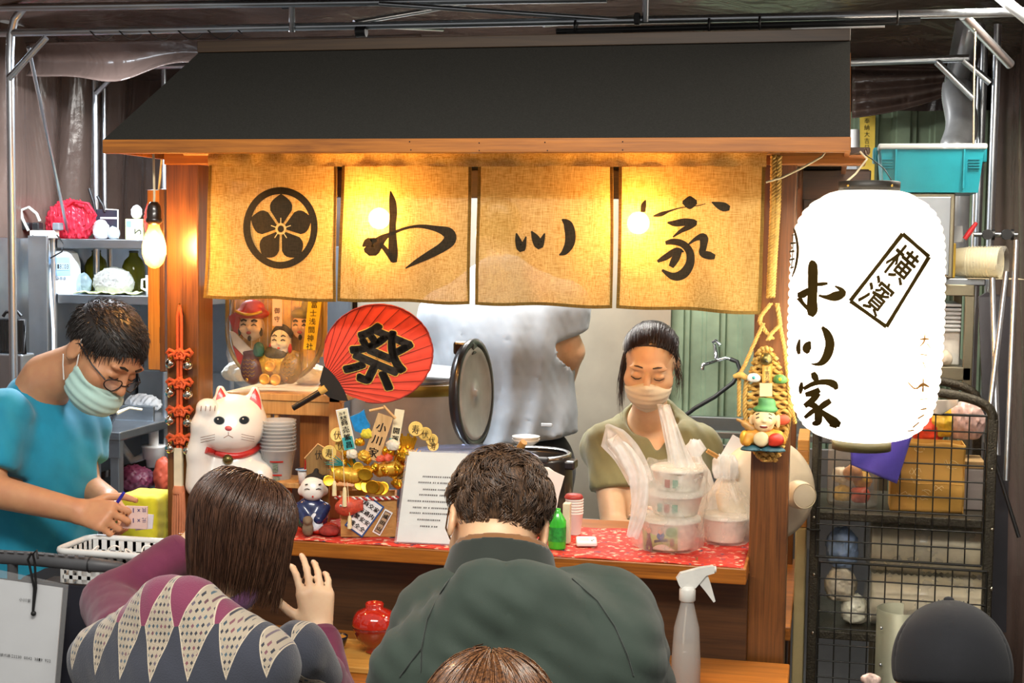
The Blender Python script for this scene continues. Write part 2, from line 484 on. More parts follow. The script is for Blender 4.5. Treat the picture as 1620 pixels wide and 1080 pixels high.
# kitchen wall panels at the back: steel sheet and green corrugated sheet
struct('wall_panel_steel', MB().box((-1.05, 2.25, .55), (.27, 2.27, 1.95), .002), mat('splash_steel', '#a89e8c', .4, .45, var=.1, vscale=5), label='stainless splash panel behind the cooks')
def corr(u, v):
    x = .27+1.28*u; k = (u*9) % 1
    d = .022 if k < .34 else (.0 if k > .5 and k < .84 else .011)
    return (x, 2.30-d, .5+1.79*v)
struct('wall_panel_corrugated', MB().grid(corr, 216, 1, .002, smooth=False), mat('green_sheet', '#7f9178', .45, metal=.2, var=.25, vscale=6), label='pale green corrugated sheet')

# tent frame: galvanised tubes
tf = thing('tent_frame', 'galvanised steel tube frame of the tent around the food stall', 'tent frame', (-1.56, .5, 0))
def pole(pts, r=.0115, name='pole'): return part(name, MB().tube(pts, r, 12), M_tube, tf)
A = P(-40, 53, .5); B = P(1640, 19, .5)
pole([A, B])
cnr = P(15, 62, .5)
pole([(cnr.x, .5, 0), (cnr.x, .5, 2.30), (cnr.x+.004, .5, 2.375), (cnr.x+.018, .5, 2.42), (cnr.x+.05, .5, 2.455), (cnr.x+.1, .5, 2.475)], .0125)
pole([P(14, 124, .49), P(73, 59, .49)], .010, 'brace')
pole([P(-40, 12.5, .42), P(960, -2, .5)], .0115)
pole([P(462, 0, .46), P(462, 50, .49)], .009, 'strut')
pole([P(1022, -20, .46), P(1021, 34, .49)], .009, 'strut')
pole([P(560, 36, .52), P(735, 6, .8)], .008, 'brace')
pole([P(560, 40, .52), P(700, 47, 1.0)], .006, 'brace')
pole([P(600, 6, .45), P(1010, 33, .5)], .007, 'brace')
pole([P(860, 40, .6), P(1010, 26, .9)], .006, 'brace')
for x, Y in ((150, 1.7), (164, 1.95), (259, 1.75)):
    p = P(x, 115, Y); pole([(p.x, Y, 0), (p.x, Y, 2.43)], .0125 if x == 150 else .010)
pole([P(152, 147, 1.69), P(188, 110, 1.69)], .011, 'brace')
pole([P(120, 108, 1.7), P(310, 104, 1.7)], .010)
pole([P(45, 75, .62), P(110, 380, 1.6)], .006, 'brace')
for x, Y in ((1571, 1.2), (1551, 1.45), (1545, 2.0)):
    p = P(x, 250, Y); pole([(p.x, Y, 0), (p.x, Y, 2.45)], .012)
pole([P(1330, 99, 1.2), P(1533, 92, 1.2)], .012)
pole([P(1482, 98, 1.19), P(1541, 156, 1.19)], .0105, 'brace')
pole([P(1525, 95, 1.2), P(1567, 131, 1.2)], .0105, 'brace')
pole([P(1524, 25, .52), P(1598, 102, .7)], .013, 'brace')
pole([P(1575, -10, .5), P(1640, 42, .4)], .014, 'brace')
for x, y in ((454, 6), (571, 50)):
    p = P(x, y, .495); part('clamp', MB().cyl((p.x-.014, p.y, p.z), .0155, .03, 14, (1, 0, 0)), M_black, tf)
p = P(1008, 30, .49); part('clamp', MB().box((p.x-.008, p.y-.012, p.z-.016), (p.x+.008, p.y+.012, p.z+.016), .003), M_black, tf)
# black wire wound round the front tube, black lamp batten hung below it
ax0 = P(128, 55, .5); ax1 = P(386, 55, .5); w = []
for i in range(90):
    t = i/89; c = ax0.lerp(ax1, t); a = t*2*PI*5.5
    w.append((c.x, c.y+.0135*math.cos(a), c.z+.0135*math.sin(a)))
solo('wound_cable', MB().tube(w, .0022, 6), M_cord, 'thin black cable wound round the front tent tube', 'cable')
bt = thing('lamp_batten', 'long black lamp batten strapped under the front tent tube', 'lamp batten', P(1165, 44, .49))
a = P(880, 47.5, .495); b = P(1456, 31, .495)
part('body', MB().tube([a-Vector((0, 0, .004)), b-Vector((0, 0, .004))], .0085, 4), M_black, bt)
for x, y in ((911, 43), (1122, 40), (1202, 37), (1420, 28)):
    p = P(x, y, .495); part('strap', MB().lathe([(.018, -.003), (.020, -.003), (.020, .003), (.018, .003), (.018, -.003)], (p.x, p.y, p.z), 14, (1, 0, 0)), M_black, bt)
for x0, x1 in ((897, 985), (1252, 1400)):
    part('tube_glass', MB().tube([P(x0, 50-(x0-880)*.0285, .49)-Vector((0, 0, .011)), P(x1, 50-(x1-880)*.0285, .49)-Vector((0, 0, .011))], .003, 8), mat('frosted_tube', '#d8dbe0', .3), bt)

# ================================================================== the stall
W_post = wood('stall_wood_upright', '#4a2a12', '#7d4d22', 2, 1, .32, .45)
W_long = wood('stall_wood_long', '#743f0e', '#b36c20', 0, 1, .42, .12)
W_dark = wood('stall_wood_dark', '#2e1c0e', '#4c3018', 0, 1, .4, .3)
W_light = wood('pale_wood', '#a8783f', '#c99a5c', 2, 1, .5, .1)
M_roof = mat('roofing_felt', '#32312e', 1, var=.16, vscale=220, bumpy=.5, bscale=500, spec=.05)
st = thing('food_stall', 'wooden food stall with dark felt roof, posts and raised counter', 'food stall', (0, .2, 0))
for x0 in (-.80, .71):
    part('post', MB().box((x0, 0, 0), (x0+.09, .09, 2.0), .004), W_post, st)
for x0 in (-.80, .71):
    part('post', MB().box((x0, .78, 0), (x0+.09, .87, 2.0), .004), W_post, st)
EY, EZ, RY, RZ, XL, XR = -.2268, 2.0037, .3049, 2.2828, -.85, .9155
roof = part('roof_slope', MB().prism([(XL, EY, EZ), (XL, RY, RZ), (XL, RY, RZ-.03), (XL, EY, EZ-.006)], (XR-XL, 0, 0)), M_roof, st)
part('roof_slope', MB().prism([(XL, RY, RZ), (XL, 2*RY-EY, EZ), (XL, 2*RY-EY, EZ-.03), (XL, RY, RZ-.03)], (XR-XL, 0, 0)), M_roof, st)
part('eave_board', MB().box((XL-.002, EY-.004, EZ-.034), (XR+.002, EY+.018, EZ-.001), .002), W_long, st)
part('ridge_board', MB().box((XL, RY-.012, RZ-.002), (XR, RY+.05, RZ+.029), .002), wood('ridge_wood', '#2a1c10', '#43301c', 0, 1, .6, 0), st)
part('gable_board', MB().prism([(XL-.004, EY+.02, EZ-.03), (XL-.004, RY, RZ-.03), (XL-.004, 2*RY-EY-.02, EZ-.03)], (.012, 0, 0)), W_long, st)
part('gable_board', MB().prism([(XR-.01, EY+.02, EZ-.03), (XR-.01, RY, RZ-.03), (XR-.01, 2*RY-EY-.02, EZ-.03)], (.012, 0, 0)), W_long, st)
nails = [(648, 224), (758, 226), (862, 225), (650, 237), (758, 238), (866, 238), (985, 224), (985, 237)]
for x, y in nails:
    p = P(x, y, EY-.0045); part('nail', MB().sphere(p, .0016, 8, 4), M_black, st)
part('front_beam', MB().box((-.80, -.012, 1.955), (.955, .05, 1.984), .003), W_long, st)
part('side_beam', MB().box((-.79, .05, 1.93), (-.72, .87, 1.985), .003), W_long, st)
part('side_beam', MB().box((.72, .05, 1.93), (.79, .87, 1.985), .003), W_long, st)
part('rear_beam', MB().box((-.80, .80, 1.90), (.99, .85, 1.985), .003), W_dark, st)
part('rear_board', MB().box((.80, .83, 1.86), (.985, .85, 1.99), .003), W_dark, st)
part('curtain_rod', MB().tube([(-.74, -.018, 1.983), (.76, -.018, 1.983)], .006, 8), W_light, st)
part('counter_shelf', MB().box((-.712, -.12, .982), (.712, .36, 1.0205), .003), W_long, st)
part('front_panel', MB().box((-.712, -.03, .05), (.712, -.008, .984), .002), W_dark, st)
part('eating_counter', MB().box((-.80, -.43, .742), (.815, -.028, .778), .004), W_long, st)
for x0 in (-.74, -.02, .66):
    part('counter_leg', MB().box((x0, -.40, 0), (x0+.06, -.34, .744), .003), W_dark, st)
part('side_panel', MB().box((.775, .088, .03), (.795, .86, .80), .002), W_long, st)
part('side_panel', MB().box((-.795, .088, .03), (-.775, .86, .80), .002), W_long, st)
part('side_rail', MB().box((.765, .088, .80), (.812, .86, .835), .003), W_long, st)
part('side_rail', MB().box((-.812, .088, .80), (-.765, .86, .835), .003), W_long, st)
# shelf cabinet inside the stall, at the left
part('cabinet_shelf', MB().box((-.715, .17, 1.333), (-.38, .5, 1.352), .002), W_light, st)
part('cabinet_rail', MB().box((-.70, .175, 1.295), (-.38, .195, 1.333), .002), W_light, st)
for x0 in (-.71, -.415):
    part('cabinet_post', MB().box((x0, .17, 1.02), (x0+.032, .202, 1.34 if x0 < -.5 else 1.40), .002), W_light, st)
part('cabinet_slat', MB().box((-.605, .18, 1.02), (-.585, .20, 1.30), .002), W_light, st)
part('cabinet_slat', MB().box((-.575, .18, 1.02), (-.563, .20, 1.30), .002), W_light, st)
part('cabinet_panel', MB().box((-.515, .215, 1.02), (-.41, .225, 1.30), .002), wood('cabinet_red_wood', '#7a4a20', '#b0723a', 2), st)

# red patterned cloth runner on the counter
def runner_mat():
    m, nt, b = _new('red_print_cloth')
    v = mapped(nt)
    vo = nt.nodes.new('ShaderNodeTexVoronoi'); vo.inputs['Scale'].default_value = 75; nt.links.new(v, vo.inputs[0])
    n = noise(nt, v, 60, 4)
    a = ramp(nt, vo.outputs['Color'], [(.2, hx('#a82318')), (.45, hx('#c43a1c')), (.62, hx('#e8cdb0')), (.75, hx('#b3261c')), (.9, hx('#37415a'))])
    mx = nt.nodes.new('ShaderNodeMixRGB'); mx.inputs[2].default_value = (*hx('#c53222'), 1)
    nt.links.new(ramp(nt, n, [(.42, (0, 0, 0)), (.52, (1, 1, 1))]), mx.inputs[0]); nt.links.new(a, mx.inputs[1]); nt.links.new(mx.outputs[0], b.inputs['Base Color'])
    b.inputs['Roughness'].default_value = .8
    return m
def runner(u, v):
    x = -.66+1.365*u
    return (x, -.118+.36*v, 1.0225+.0012*math.sin(u*60)+.001*math.sin(v*11+u*37))
solo('counter_cloth', MB().grid(runner, 60, 12, .0018), runner_mat(), 'red cloth with small floral print laid along the stall counter', 'cloth')

# noren curtain ------------------------------------------------------
def noren_mat(name, c1, c2, tr, hole=.05):
    m, nt, b = _new(name); out = nt.nodes['Material Output']
    wv = nt.nodes.new('ShaderNodeTexNoise'); wv.inputs['Scale'].default_value = 1; wv.inputs['Detail'].default_value = 3
    nt.links.new(mapped(nt, (640, 640, 40)), wv.inputs['Vector'])
    wh = nt.nodes.new('ShaderNodeTexNoise'); wh.inputs['Scale'].default_value = 1; wh.inputs['Detail'].default_value = 3
    nt.links.new(mapped(nt, (40, 640, 640)), wh.inputs['Vector'])
    ad = nt.nodes.new('ShaderNodeMath'); ad.operation = 'ADD'; nt.links.new(wv.outputs[0], ad.inputs[0]); nt.links.new(wh.outputs[0], ad.inputs[1])
    hf = nt.nodes.new('ShaderNodeMath'); hf.operation = 'MULTIPLY'; hf.inputs[1].default_value = .5; nt.links.new(ad.outputs[0], hf.inputs[0])
    c = ramp(nt, hf.outputs[0], [(.38, hx(c1)), (.6, hx(c2))])
    nt.links.new(c, b.inputs['Base Color']); b.inputs['Roughness'].default_value = .95; b.inputs['Specular IOR Level'].default_value = .1
    tl = nt.nodes.new('ShaderNodeBsdfTranslucent'); nt.links.new(c, tl.inputs[0])
    tp = nt.nodes.new('ShaderNodeBsdfTransparent')
    m1 = nt.nodes.new('ShaderNodeMixShader'); m1.inputs[0].default_value = tr
    nt.links.new(b.outputs[0], m1.inputs[1]); nt.links.new(tl.outputs[0], m1.inputs[2])
    m2 = nt.nodes.new('ShaderNodeMixShader'); m2.inputs[0].default_value = 1-hole
    nt.links.new(tp.outputs[0], m2.inputs[1]); nt.links.new(m1.outputs[0], m2.inputs[2]); nt.links.new(m2.outputs[0], out.inputs[0])
    return m
M_nor = noren_mat('linen_ochre', '#bf9040', '#ebca7e', .5, .045)
M_hem = noren_mat('linen_hem', '#6d5528', '#8d7038', .35, .0)
M_ink = noren_mat('linen_ink', '#2c2820', '#3c3629', .12, .012)
nor = thing('noren_curtain', 'ochre linen noren curtain with crest and brush characters under the eave', 'curtain', (0, -.03, 1.61))
ZS = 1.952
def nz(px, py): q = P(px, py, -.03); return q.x, q.z
panels = [((331, 533), (324, 533), (471, 477)), ((541, 746), (535, 744), (476, 481)), ((756, 970), (752, 970), (482, 487)), ((979, 1211), (976, 1204), (487, 497))]
def wave(x, z):
    d = max(0, 1.985-z)
    return -.03-.010*d/.37*math.sin(x*19+z*5)-.004*math.sin(x*47+1+z*13)*d/.37-.006*math.sin((x-z)*14)*d/.37
pan_objs = []
for (t0, t1), (b0, b1), (yb0, yb1) in panels:
    X00, X01 = nz(t0, 262)[0], nz(t1, 262)[0]; X10, Z10 = nz(b0, yb0); X11, Z11 = nz(b1, yb1)
    def pf(u, v, X00=X00, X01=X01, X10=X10, X11=X11, Z10=Z10, Z11=Z11):
        v = 1-v; x = (X00+(X01-X00)*u)*(1-v)+(X10+(X11-X10)*u)*v
        zb = Z10+(Z11-Z10)*u; z = ZS+(zb-ZS)*v - .002*math.sin(u*PI*3)*v
        return (x, wave(x, z), z)
    o = part('curtain_panel', MB().grid(pf, 36, 40), M_nor, nor); pan_objs.append(o)
    h = MB(); w = .0078
    for s_ in (0, 1):
        h.grid(lambda u, v, s_=s_: (lambda q: (q[0]+(w*u if s_ == 0 else -w*(1-u)), q[1]-.0012, q[2]))(pf(s_, v)), 1, 40)
    h.grid(lambda u, v: (lambda q: (q[0], q[1]-.0012, q[2]+w*v))(pf(u, 0)), 36, 1)
    part('hem', h, M_hem, o)
XB0, XB1 = nz(331, 262)[0]-.002, nz(1211, 262)[0]+.002
def band(u, v):
    x = XB0+(XB1-XB0)*u; z = ZS-.003+.036*v
    return (x, -.030-.006*math.sin(x*23)*v-.003*math.sin(x*71)*(.4+v)-.004*math.sin(v*PI), z)
part('top_band', MB().grid(band, 160, 6), M_nor, nor)
ink_y = lambda x, z: wave(x, z)-.0022
def nplace(px, py):
    x, z = nz(px, py); return (x, ink_y(x, z), z)
def crop(x0, y0, k, f=1.12): return lambda L: [(x0+a*k, y0+b*k, w*k*f) for a, b, w in L]
c2 = crop(320, 260, 440/1620); c3 = crop(750, 260, 510/1620)
# crest: ring and bellflower
em = MB(); n = 72; vs = []; cx, cy, rx0, ry0, rx1, ry1 = 444, 360.5, 61, 64.5, 50, 53.5
for i in range(n):
    a = 2*PI*i/n
    for k in range(4):
        t = k/3; vs.append(nplace(cx+math.cos(a)*(rx1+(rx0-rx1)*t), cy+math.sin(a)*(ry1+(ry0-ry1)*t)))
em.add(vs, [(i*4+k, i*4+k+1, ((i+1) % n)*4+k+1, ((i+1) % n)*4+k) for i in range(n) for k in range(3)], True)
for j in range(5):
    a0 = -PI/2+j*2*PI/5
    def pet(r, s): a = a0+s; return nplace(cx+1+math.cos(a)*r, cy+1.5+math.sin(a)*r*1.05)
    ss = np.linspace(-1, 1, 13); vs = []; R = 6
    for i in range(R+1):
        for s_ in ss:
            k = abs(s_); ro = 53-13*k**.85-7*k**6
            ri = 9; r = ri+(ro-ri)*i/R; half = .605-1.6/max(r, 6)
            vs.append(pet(r, s_*max(.05, half)*(1 if r < 34 else 1-.0*(r-34))))
    em.add(vs, [(i*13+k, i*13+k+1, (i+1)*13+k+1, (i+1)*13+k) for i in range(R) for k in range(12)], True)
part('crest', em, M_ink, pan_objs[0])
light = MB()
light_y = lambda x, z: wave(x, z)-.003
def lplace(px, py): x, z = nz(px, py); return (x, light_y(x, z), z)
vs = []
for i in range(24):
    a = 2*PI*i/24
    for r in (6.2, 8.0): vs.append(lplace(cx+1+math.cos(a)*r, cy+1.5+math.sin(a)*r*1.05))
light.add(vs, [(i*2, i*2+1, ((i+1) % 24)*2+1, ((i+1) % 24)*2) for i in range(24)])
for j in range(5):
    a = -PI/2+j*2*PI/5
    light.strip([(cx+1+math.cos(a)*8, cy+1.5+math.sin(a)*8, .7), (cx+1+math.cos(a)*17, cy+1.5+math.sin(a)*17.5, .7)], lplace, 1)
part('crest_lines', light, mat('linen_light', '#e0c07a', .9), pan_objs[0])
em = MB(); em.add([nplace(cx+1, cy+1.5)]+[nplace(cx+1+math.cos(2*PI*i/20)*5, cy+1.5+math.sin(2*PI*i/20)*5.3) for i in range(20)], [(0, i+1, (i+1) % 20+1) for i in range(20)])
part('crest_centre', em, M_ink, pan_objs[0])
def ink(strokes, par, name='brush_character'):
    mb = MB()
    for L in strokes: mb.strip(L, nplace, 3)
    return part(name, mb, M_ink, par)
ink([c2([(1097, 155, 3), (1108, 215, 18), (1112, 280, 20), (1106, 360, 18), (1106, 450, 22), (1108, 520, 24), (1116, 572, 12)]),
     c2([(930, 478, 4), (962, 455, 26), (985, 480, 50), (1010, 468, 36), (1050, 430, 20), (1095, 405, 10), (1180, 372, 7), (1270, 360, 9), (1370, 375, 16), (1435, 400, 30), (1445, 440, 32), (1400, 485, 25), (1320, 530, 20), (1240, 570, 12), (1180, 605, 3)]),
     c2([(1035, 462, 10), (1075, 510, 14), (1112, 560, 18)])], pan_objs[1])
ink([c3([(212, 345, 3), (220, 380, 14), (235, 420, 20), (250, 400, 12), (262, 362, 3)]), c3([(290, 335, 3), (310, 370, 18), (328, 405, 20), (342, 385, 13), (357, 346, 3)]),
     c3([(443, 276, 3), (472, 300, 20), (485, 350, 24), (480, 400, 22), (455, 440, 14), (428, 455, 2)])], pan_objs[2])
ink([c3([(862, 178, 2), (852, 205, 12), (848, 240, 10)]), c3([(900, 260, 3), (940, 250, 10), (980, 235, 5), (1040, 218, 2.5), (1130, 207, 2), (1165, 197, 1.5)]),
     c3([(1048, 190, 6), (1085, 192, 30), (1122, 190, 8)]), c3([(1195, 190, 2), (1230, 205, 16), (1260, 215, 20), (1286, 220, 10)]),
     c3([(972, 292, 4), (1010, 296, 14), (1060, 290, 17), (1112, 292, 12), (1085, 312, 13), (1040, 335, 9), (1000, 365, 3)]),
     c3([(962, 395, 8), (1000, 388, 14), (1050, 400, 16), (1085, 440, 18), (1085, 500, 20), (1050, 550, 22), (1000, 562, 17), (945, 530, 5)]),
     c3([(922, 488, 6), (965, 465, 14), (1020, 430, 12), (1055, 440, 3)]), c3([(1045, 425, 5), (1015, 470, 18), (990, 515, 12)]),
     c3([(1075, 405, 3), (1120, 372, 10), (1155, 368, 20), (1155, 410, 16), (1150, 445, 16), (1185, 458, 18), (1213, 465, 10)])], pan_objs[3])

# bulbs ----------------------------------------------------------------
M_bulb = emitter('bulb_glow', '#ffd79c', 520)
M_bulbw = emitter('bulb_glow_behind', '#ffdca6', 300)
M_glass = glass('bulb_glass', '#ffd9a0', .03, .18)
def bulb(px, py, Y, label, cat_scale=1, cord_top=1.99):
    p = P(px, py, Y); k = cat_scale
    t = thing('hanging_bulb', label, 'light bulb', (p.x, p.y, p.z), 'bare bulbs of the stall')
    part('glass_envelope', MB().lathe([(.012*k, .058*k), (.014*k, .045*k), (.024*k, .022*k), (.030*k, .0), (.030*k, -.02*k), (.022*k, -.045*k), (.01*k, -.056*k), (0, -.058*k)], p, 20), M_glass, t)
    part('filament', MB().sphere(p-Vector((0, 0, .004)), (.018 if Y < 0 else .027)*k, 14, 10, (1, 1, 1.6 if Y < 0 else 1)), M_bulb if Y < 0 else M_bulbw, t)
    part('socket', MB().lathe([(0, .108*k), (.010*k, .108*k), (.016*k, .098*k), (.0185*k, .085*k), (.0185*k, .068*k), (.0205*k, .066*k), (.0205*k, .058*k), (.013*k, .052*k)], p, 18), mat('dark_bakelite', '#2b1d12', .3, coat=.4), t)
    part('cord', MB().tube([(p.x, p.y, p.z+.105*k), (p.x+.001, p.y, (p.z+cord_top)/2), (p.x-.001, p.y, cord_top)], .0032, 8), mat('cream_flex', '#d9cba8', .6), t)
    return t
bulb(244, 388, -.13, 'clear filament bulb on a cream cord beside the left post')
bulb(600, 343, .04, 'glowing bulb shining through the second curtain panel')
bulb(1010, 350, .04, 'glowing bulb shining through the fourth curtain panel')

# paper lantern --------------------------------------------------------
LC = P(1369, 500, -.17); LK = mpp(LC)
LPROF = [(46, 302), (60, 306), (76, 314), (92, 325), (104, 339), (112, 356), (117, 378), (119.5, 410), (120.5, 460), (121, 510), (120, 560), (117.5, 600), (113, 632), (106, 655), (94, 674), (78, 687), (58, 694), (44, 697)]
def lz(py): return LC.z+(500-py)*LK
def lr(z):
    py = 500-(z-LC.z)/LK
    return float(np.interp(py, [q[1] for q in LPROF], [q[0] for q in LPROF]))*LK
def paper_mat():
    m, nt, b = _new('lantern_paper'); out = nt.nodes['Material Output']
    b.inputs['Base Color'].default_value = (.9, .88, .84, 1); b.inputs['Roughness'].default_value = .7
    tl = nt.nodes.new('ShaderNodeBsdfTranslucent'); tl.inputs[0].default_value = (.96, .93, .87, 1)
    mx = nt.nodes.new('ShaderNodeMixShader'); mx.inputs[0].default_value = .6
    n = noise(nt, mapped(nt), 40, 3); 
    nt.links.new(ramp(nt, n, [(.3, (.84, .82, .78)), (.7, (.93, .91, .88))]), b.inputs['Base Color'])
    nt.links.new(b.outputs[0], mx.inputs[1]); nt.links.new(tl.outputs[0], mx.inputs[2]); nt.links.new(mx.outputs[0], out.inputs[0])
    return m
lan = thing('paper_lantern', 'large glowing white paper lantern with black brush characters', 'lantern', (LC.x, LC.y, lz(700)))
prof = []; ztop, zbot = lz(302), lz(697); NR = 30
for i in range(NR*6+1):
    t = i/(NR*6); z = zbot+(ztop-zbot)*t; prof.append((lr(z)-.0034*abs(math.cos(t*NR*PI))**5, z-LC.z))
shell = part('paper_shell', MB().lathe(prof, LC, 72), paper_mat(), lan)
for i in range(1, NR):
    z = zbot+(ztop-zbot)*i/NR; r_ = lr(z)-.0046
    part('rib', MB().tube([(LC.x+r_*math.cos(a), LC.y+r_*math.sin(a), z) for a in np.linspace(0, 2*PI, 56, endpoint=False)], .0007, 4, closed=True), mat('bamboo_rib', '#8a6a3a', .6), lan)
part('top_collar', MB().lathe([(.050, lz(302)-LC.z), (.0655, lz(305)-LC.z), (.0665, lz(289)-LC.z), (.063, lz(288)-LC.z), (.060, lz(300)-LC.z)], LC, 40), mat('lantern_collar', '#2a2620', .5), lan)
part('bottom_collar', MB().lathe([(.050, lz(694)-LC.z), (.064, lz(697)-LC.z), (.064, lz(712)-LC.z), (.060, lz(712)-LC.z), (.050, lz(697)-LC.z)], LC, 40), mat('lantern_collar_low', '#4a4426', .5), lan)
for s_ in (-1, 1):
    part('stud', MB().sphere((LC.x+s_*.046, LC.y-.050, lz(296)), .003, 8, 6), mat('brass', '#c9a24a', .3, 1), lan)
hk = P(1361, 240, -.12)
wire = [(LC.x-.055, LC.y, lz(292)), (LC.x-.03, LC.y, lz(276)), (LC.x-.006, (LC.y+hk.y)/2, lz(252)), (hk.x, hk.y, hk.z)]
part('hanging_wire', MB().tube(wire, .0022, 6), mat('cream_flex', '#d9cba8', .6), lan)
part('hanging_wire', MB().tube([(LC.x+.052, LC.y, lz(292)), (LC.x+.03, LC.y, lz(268)), (LC.x+.004, (LC.y+hk.y)/2, lz(252)), (hk.x, hk.y, hk.z)], .0012, 6), M_cord, lan)
part('bulb', MB().sphere((LC.x, LC.y, LC.z+.0), .028, 14, 10), emitter('lantern_bulb', '#fff2dc', 20), lan)
point_lamp('lantern_light', (LC.x, LC.y, LC.z+.04), 2, (1, .93, .8), .03)
point_lamp('lantern_light_low', (LC.x, LC.y, LC.z-.09), 13, (1, .93, .8), .03)
def on_lantern(px, py, off=.0022):
    d = CF + CR*(px-810)/FPX + CU*(540-py)/FPX
    o = CAM_POS; ts = np.linspace(2.2, 4.2, 400)
    def g(t):
        q = o+d*t; return math.hypot(q[0]-LC.x, q[1]-LC.y)-(lr(q[2]) if zbot < q[2] < ztop else 0)-off
    c0 = ((LC.x-o[0])*d[0]+(LC.y-o[1])*d[1])/(d[0]**2+d[1]**2)
    a, b = c0-.4, c0
    if g(b) > 0:
        q = o+d*c0; k = (lr(min(max(q[2], zbot+.01), ztop-.01))+off)/max(1e-6, math.hypot(q[0]-LC.x, q[1]-LC.y))
        return (LC.x+(q[0]-LC.x)*k, LC.y+(q[1]-LC.y)*k, q[2])
    for _ in range(40):
        m = (a+b)/2
        if g(m) > 0: a = m
        else: b = m
    return tuple(o+d*b)
M_link = mat('lantern_ink', '#3a2d10', .9, var=.2, spec=.05)
c4 = crop(1230, 330, 270/788, 1.28)
def link(strokes, name='brush_character', m=None, off=.0022):
    mb = MB()
    for L in strokes: mb.strip(L, lambda x, y: on_lantern(x, y, off), 4)
    return part(name, mb, m or M_link, shell)
link([c4([(150, 243, 6), (162, 262, 17), (163, 340, 18), (160, 420, 18), (160, 470, 20), (152, 496, 10)]),
      c4([(165, 352, 5), (205, 348, 7), (232, 345, 4)]), c4([(92, 398, 8), (118, 395, 14), (145, 372, 8)]), c4([(98, 410, 10), (120, 440, 7), (150, 470, 8)]),
      c4([(190, 400, 4), (225, 408, 8), (265, 405, 17), (300, 392, 14), (292, 372, 8), (265, 357, 3)])])
link([c4([(102, 602, 3), (96, 640, 9), (100, 672, 6)]), c4([(152, 612, 3), (140, 630, 14), (135, 650, 16), (142, 668, 5)]),
      c4([(205, 546, 5), (228, 575, 14), (242, 620, 17), (232, 670, 17), (210, 705, 13), (185, 718, 7), (155, 716, 2)])])
link([c4([(163, 755, 8), (172, 775, 13), (182, 795, 8)]), c4([(112, 800, 4), (108, 830, 9), (106, 855, 3)]), c4([(120, 832, 7), (170, 806, 9), (225, 800, 11), (262, 812, 14), (272, 835, 6)]),
      c4([(128, 858, 8), (165, 850, 12), (195, 835, 10)]), c4([(190, 850, 10), (165, 880, 12), (125, 912, 9)]), c4([(140, 900, 10), (172, 912, 12), (188, 945, 14), (185, 985, 14), (160, 992, 5)]),
      c4([(175, 925, 8), (150, 945, 9), (125, 965, 6)]), c4([(245, 885, 10), (215, 905, 12), (190, 925, 8)]), c4([(195, 930, 8), (225, 955, 12), (262, 985, 18), (290, 998, 9)]), c4([(240, 995, 8), (275, 1000, 12)])])
# slanted seal frame with two characters
fr = MB()
q4 = [c4([(a, b, 0)])[0][:2] for a, b in ((578, 116), (700, 222), (503, 545), (336, 426))]
for i in range(4):
    a, b = q4[i], q4[(i+1) % 4]; fr.strip([(a[0], a[1], 3.4), ((a[0]+b[0])/2, (a[1]+b[1])/2, 2.9), (b[0], b[1], 3.4)], on_lantern, 2)
load_glyphs('横濱')
o4, x4, y4 = Vector(q4[0]), Vector(q4[1]), Vector(q4[3])
ex, ey = x4-o4, y4-o4
for ch, cyy in (('横', .27), ('濱', .74)):
    def pl(x, y, cyy=cyy):
        q = o4+ex*x+ey*(1-y); return on_lantern(q.x, q.y, .0022)
    for dx, dy in ((0, 0), (.013, 0), (-.013, 0), (0, .007), (0, -.007)):
        glyph(fr, ch, .5+dx, 1-cyy+dy, .76, .42, pl)
part('slanted_seal', fr, M_link, shell)
# faded column of small characters at the right edge, and the round crest seen edge-on at the left
fd = [[(1455, 537, 1), (1462, 536, 1.6), (1470, 536, 1)], [(1463, 528, .8), (1462, 540, 1.4), (1455, 548, .6)], [(1464, 540, .7), (1472, 550, .8)], [(1456, 560, .8), (1467, 562, .8)], [(1460, 572, .8), (1464, 582, .8)], [(1436, 604, .8), (1446, 614, 1.3), (1454, 612, .6)], [(1450, 615, 1), (1460, 608, 2.6), (1470, 612, 1)], [(1461, 598, 1), (1460, 620, 1.6)], [(1455, 632, .8), (1468, 630, .8)], [(1456, 648, 1), (1466, 646, 1.6)], [(1452, 662, 1.2), (1462, 656, 1.2)], [(1444, 676, 1.4), (1454, 668, 1)], [(1436, 682, 1), (1446, 680, 1.2)]]
link(fd, 'faded_writing', mat('faded_ink', '#b0752a', .9), .0045)
em = MB()
for L in ([(1254, 358, 1), (1259, 372, 1.8), (1262, 395, 2), (1259, 420, 1.8), (1253, 438, 1)], [(1252, 372, .9), (1259, 371, .9)], [(1250, 385, 1.4), (1259, 384, 1.6)], [(1249, 398, 1.4), (1257, 397, 1.8)], [(1249, 411, 1.4), (1257, 409, 1.6)], [(1250, 424, 1.2), (1256, 422, 1.4)], [(1254, 370, .8), (1254, 400, .8), (1252, 425, .8)]): em.strip(L, on_lantern, 2)
part('round_crest', em, M_link, shell)
# bracket at the beam end and the cord looped from the rope to the beam
solo('lantern_hook', MB().box((.905, -.09, 1.975), (.962, -.05, 1.99), .003).tube([(.95, -.09, 1.98), (.955, -.12, 1.972), (.95, -.125, 1.985)], .003, 6), W_dark, 'dark wooden hook block holding the lantern at the beam end', 'hook')
cb = [P(1212, 288, -.05), P(1237, 281, -.06), P(1270, 265, -.06), P(1300, 248, -.05), P(1306, 240, -.04)]
solo('strung_twine', MB().tube(cb, .0025, 6), mat('cream_flex', '#d9cba8', .6), 'cream cord strung from the right post up to the beam', 'twine')

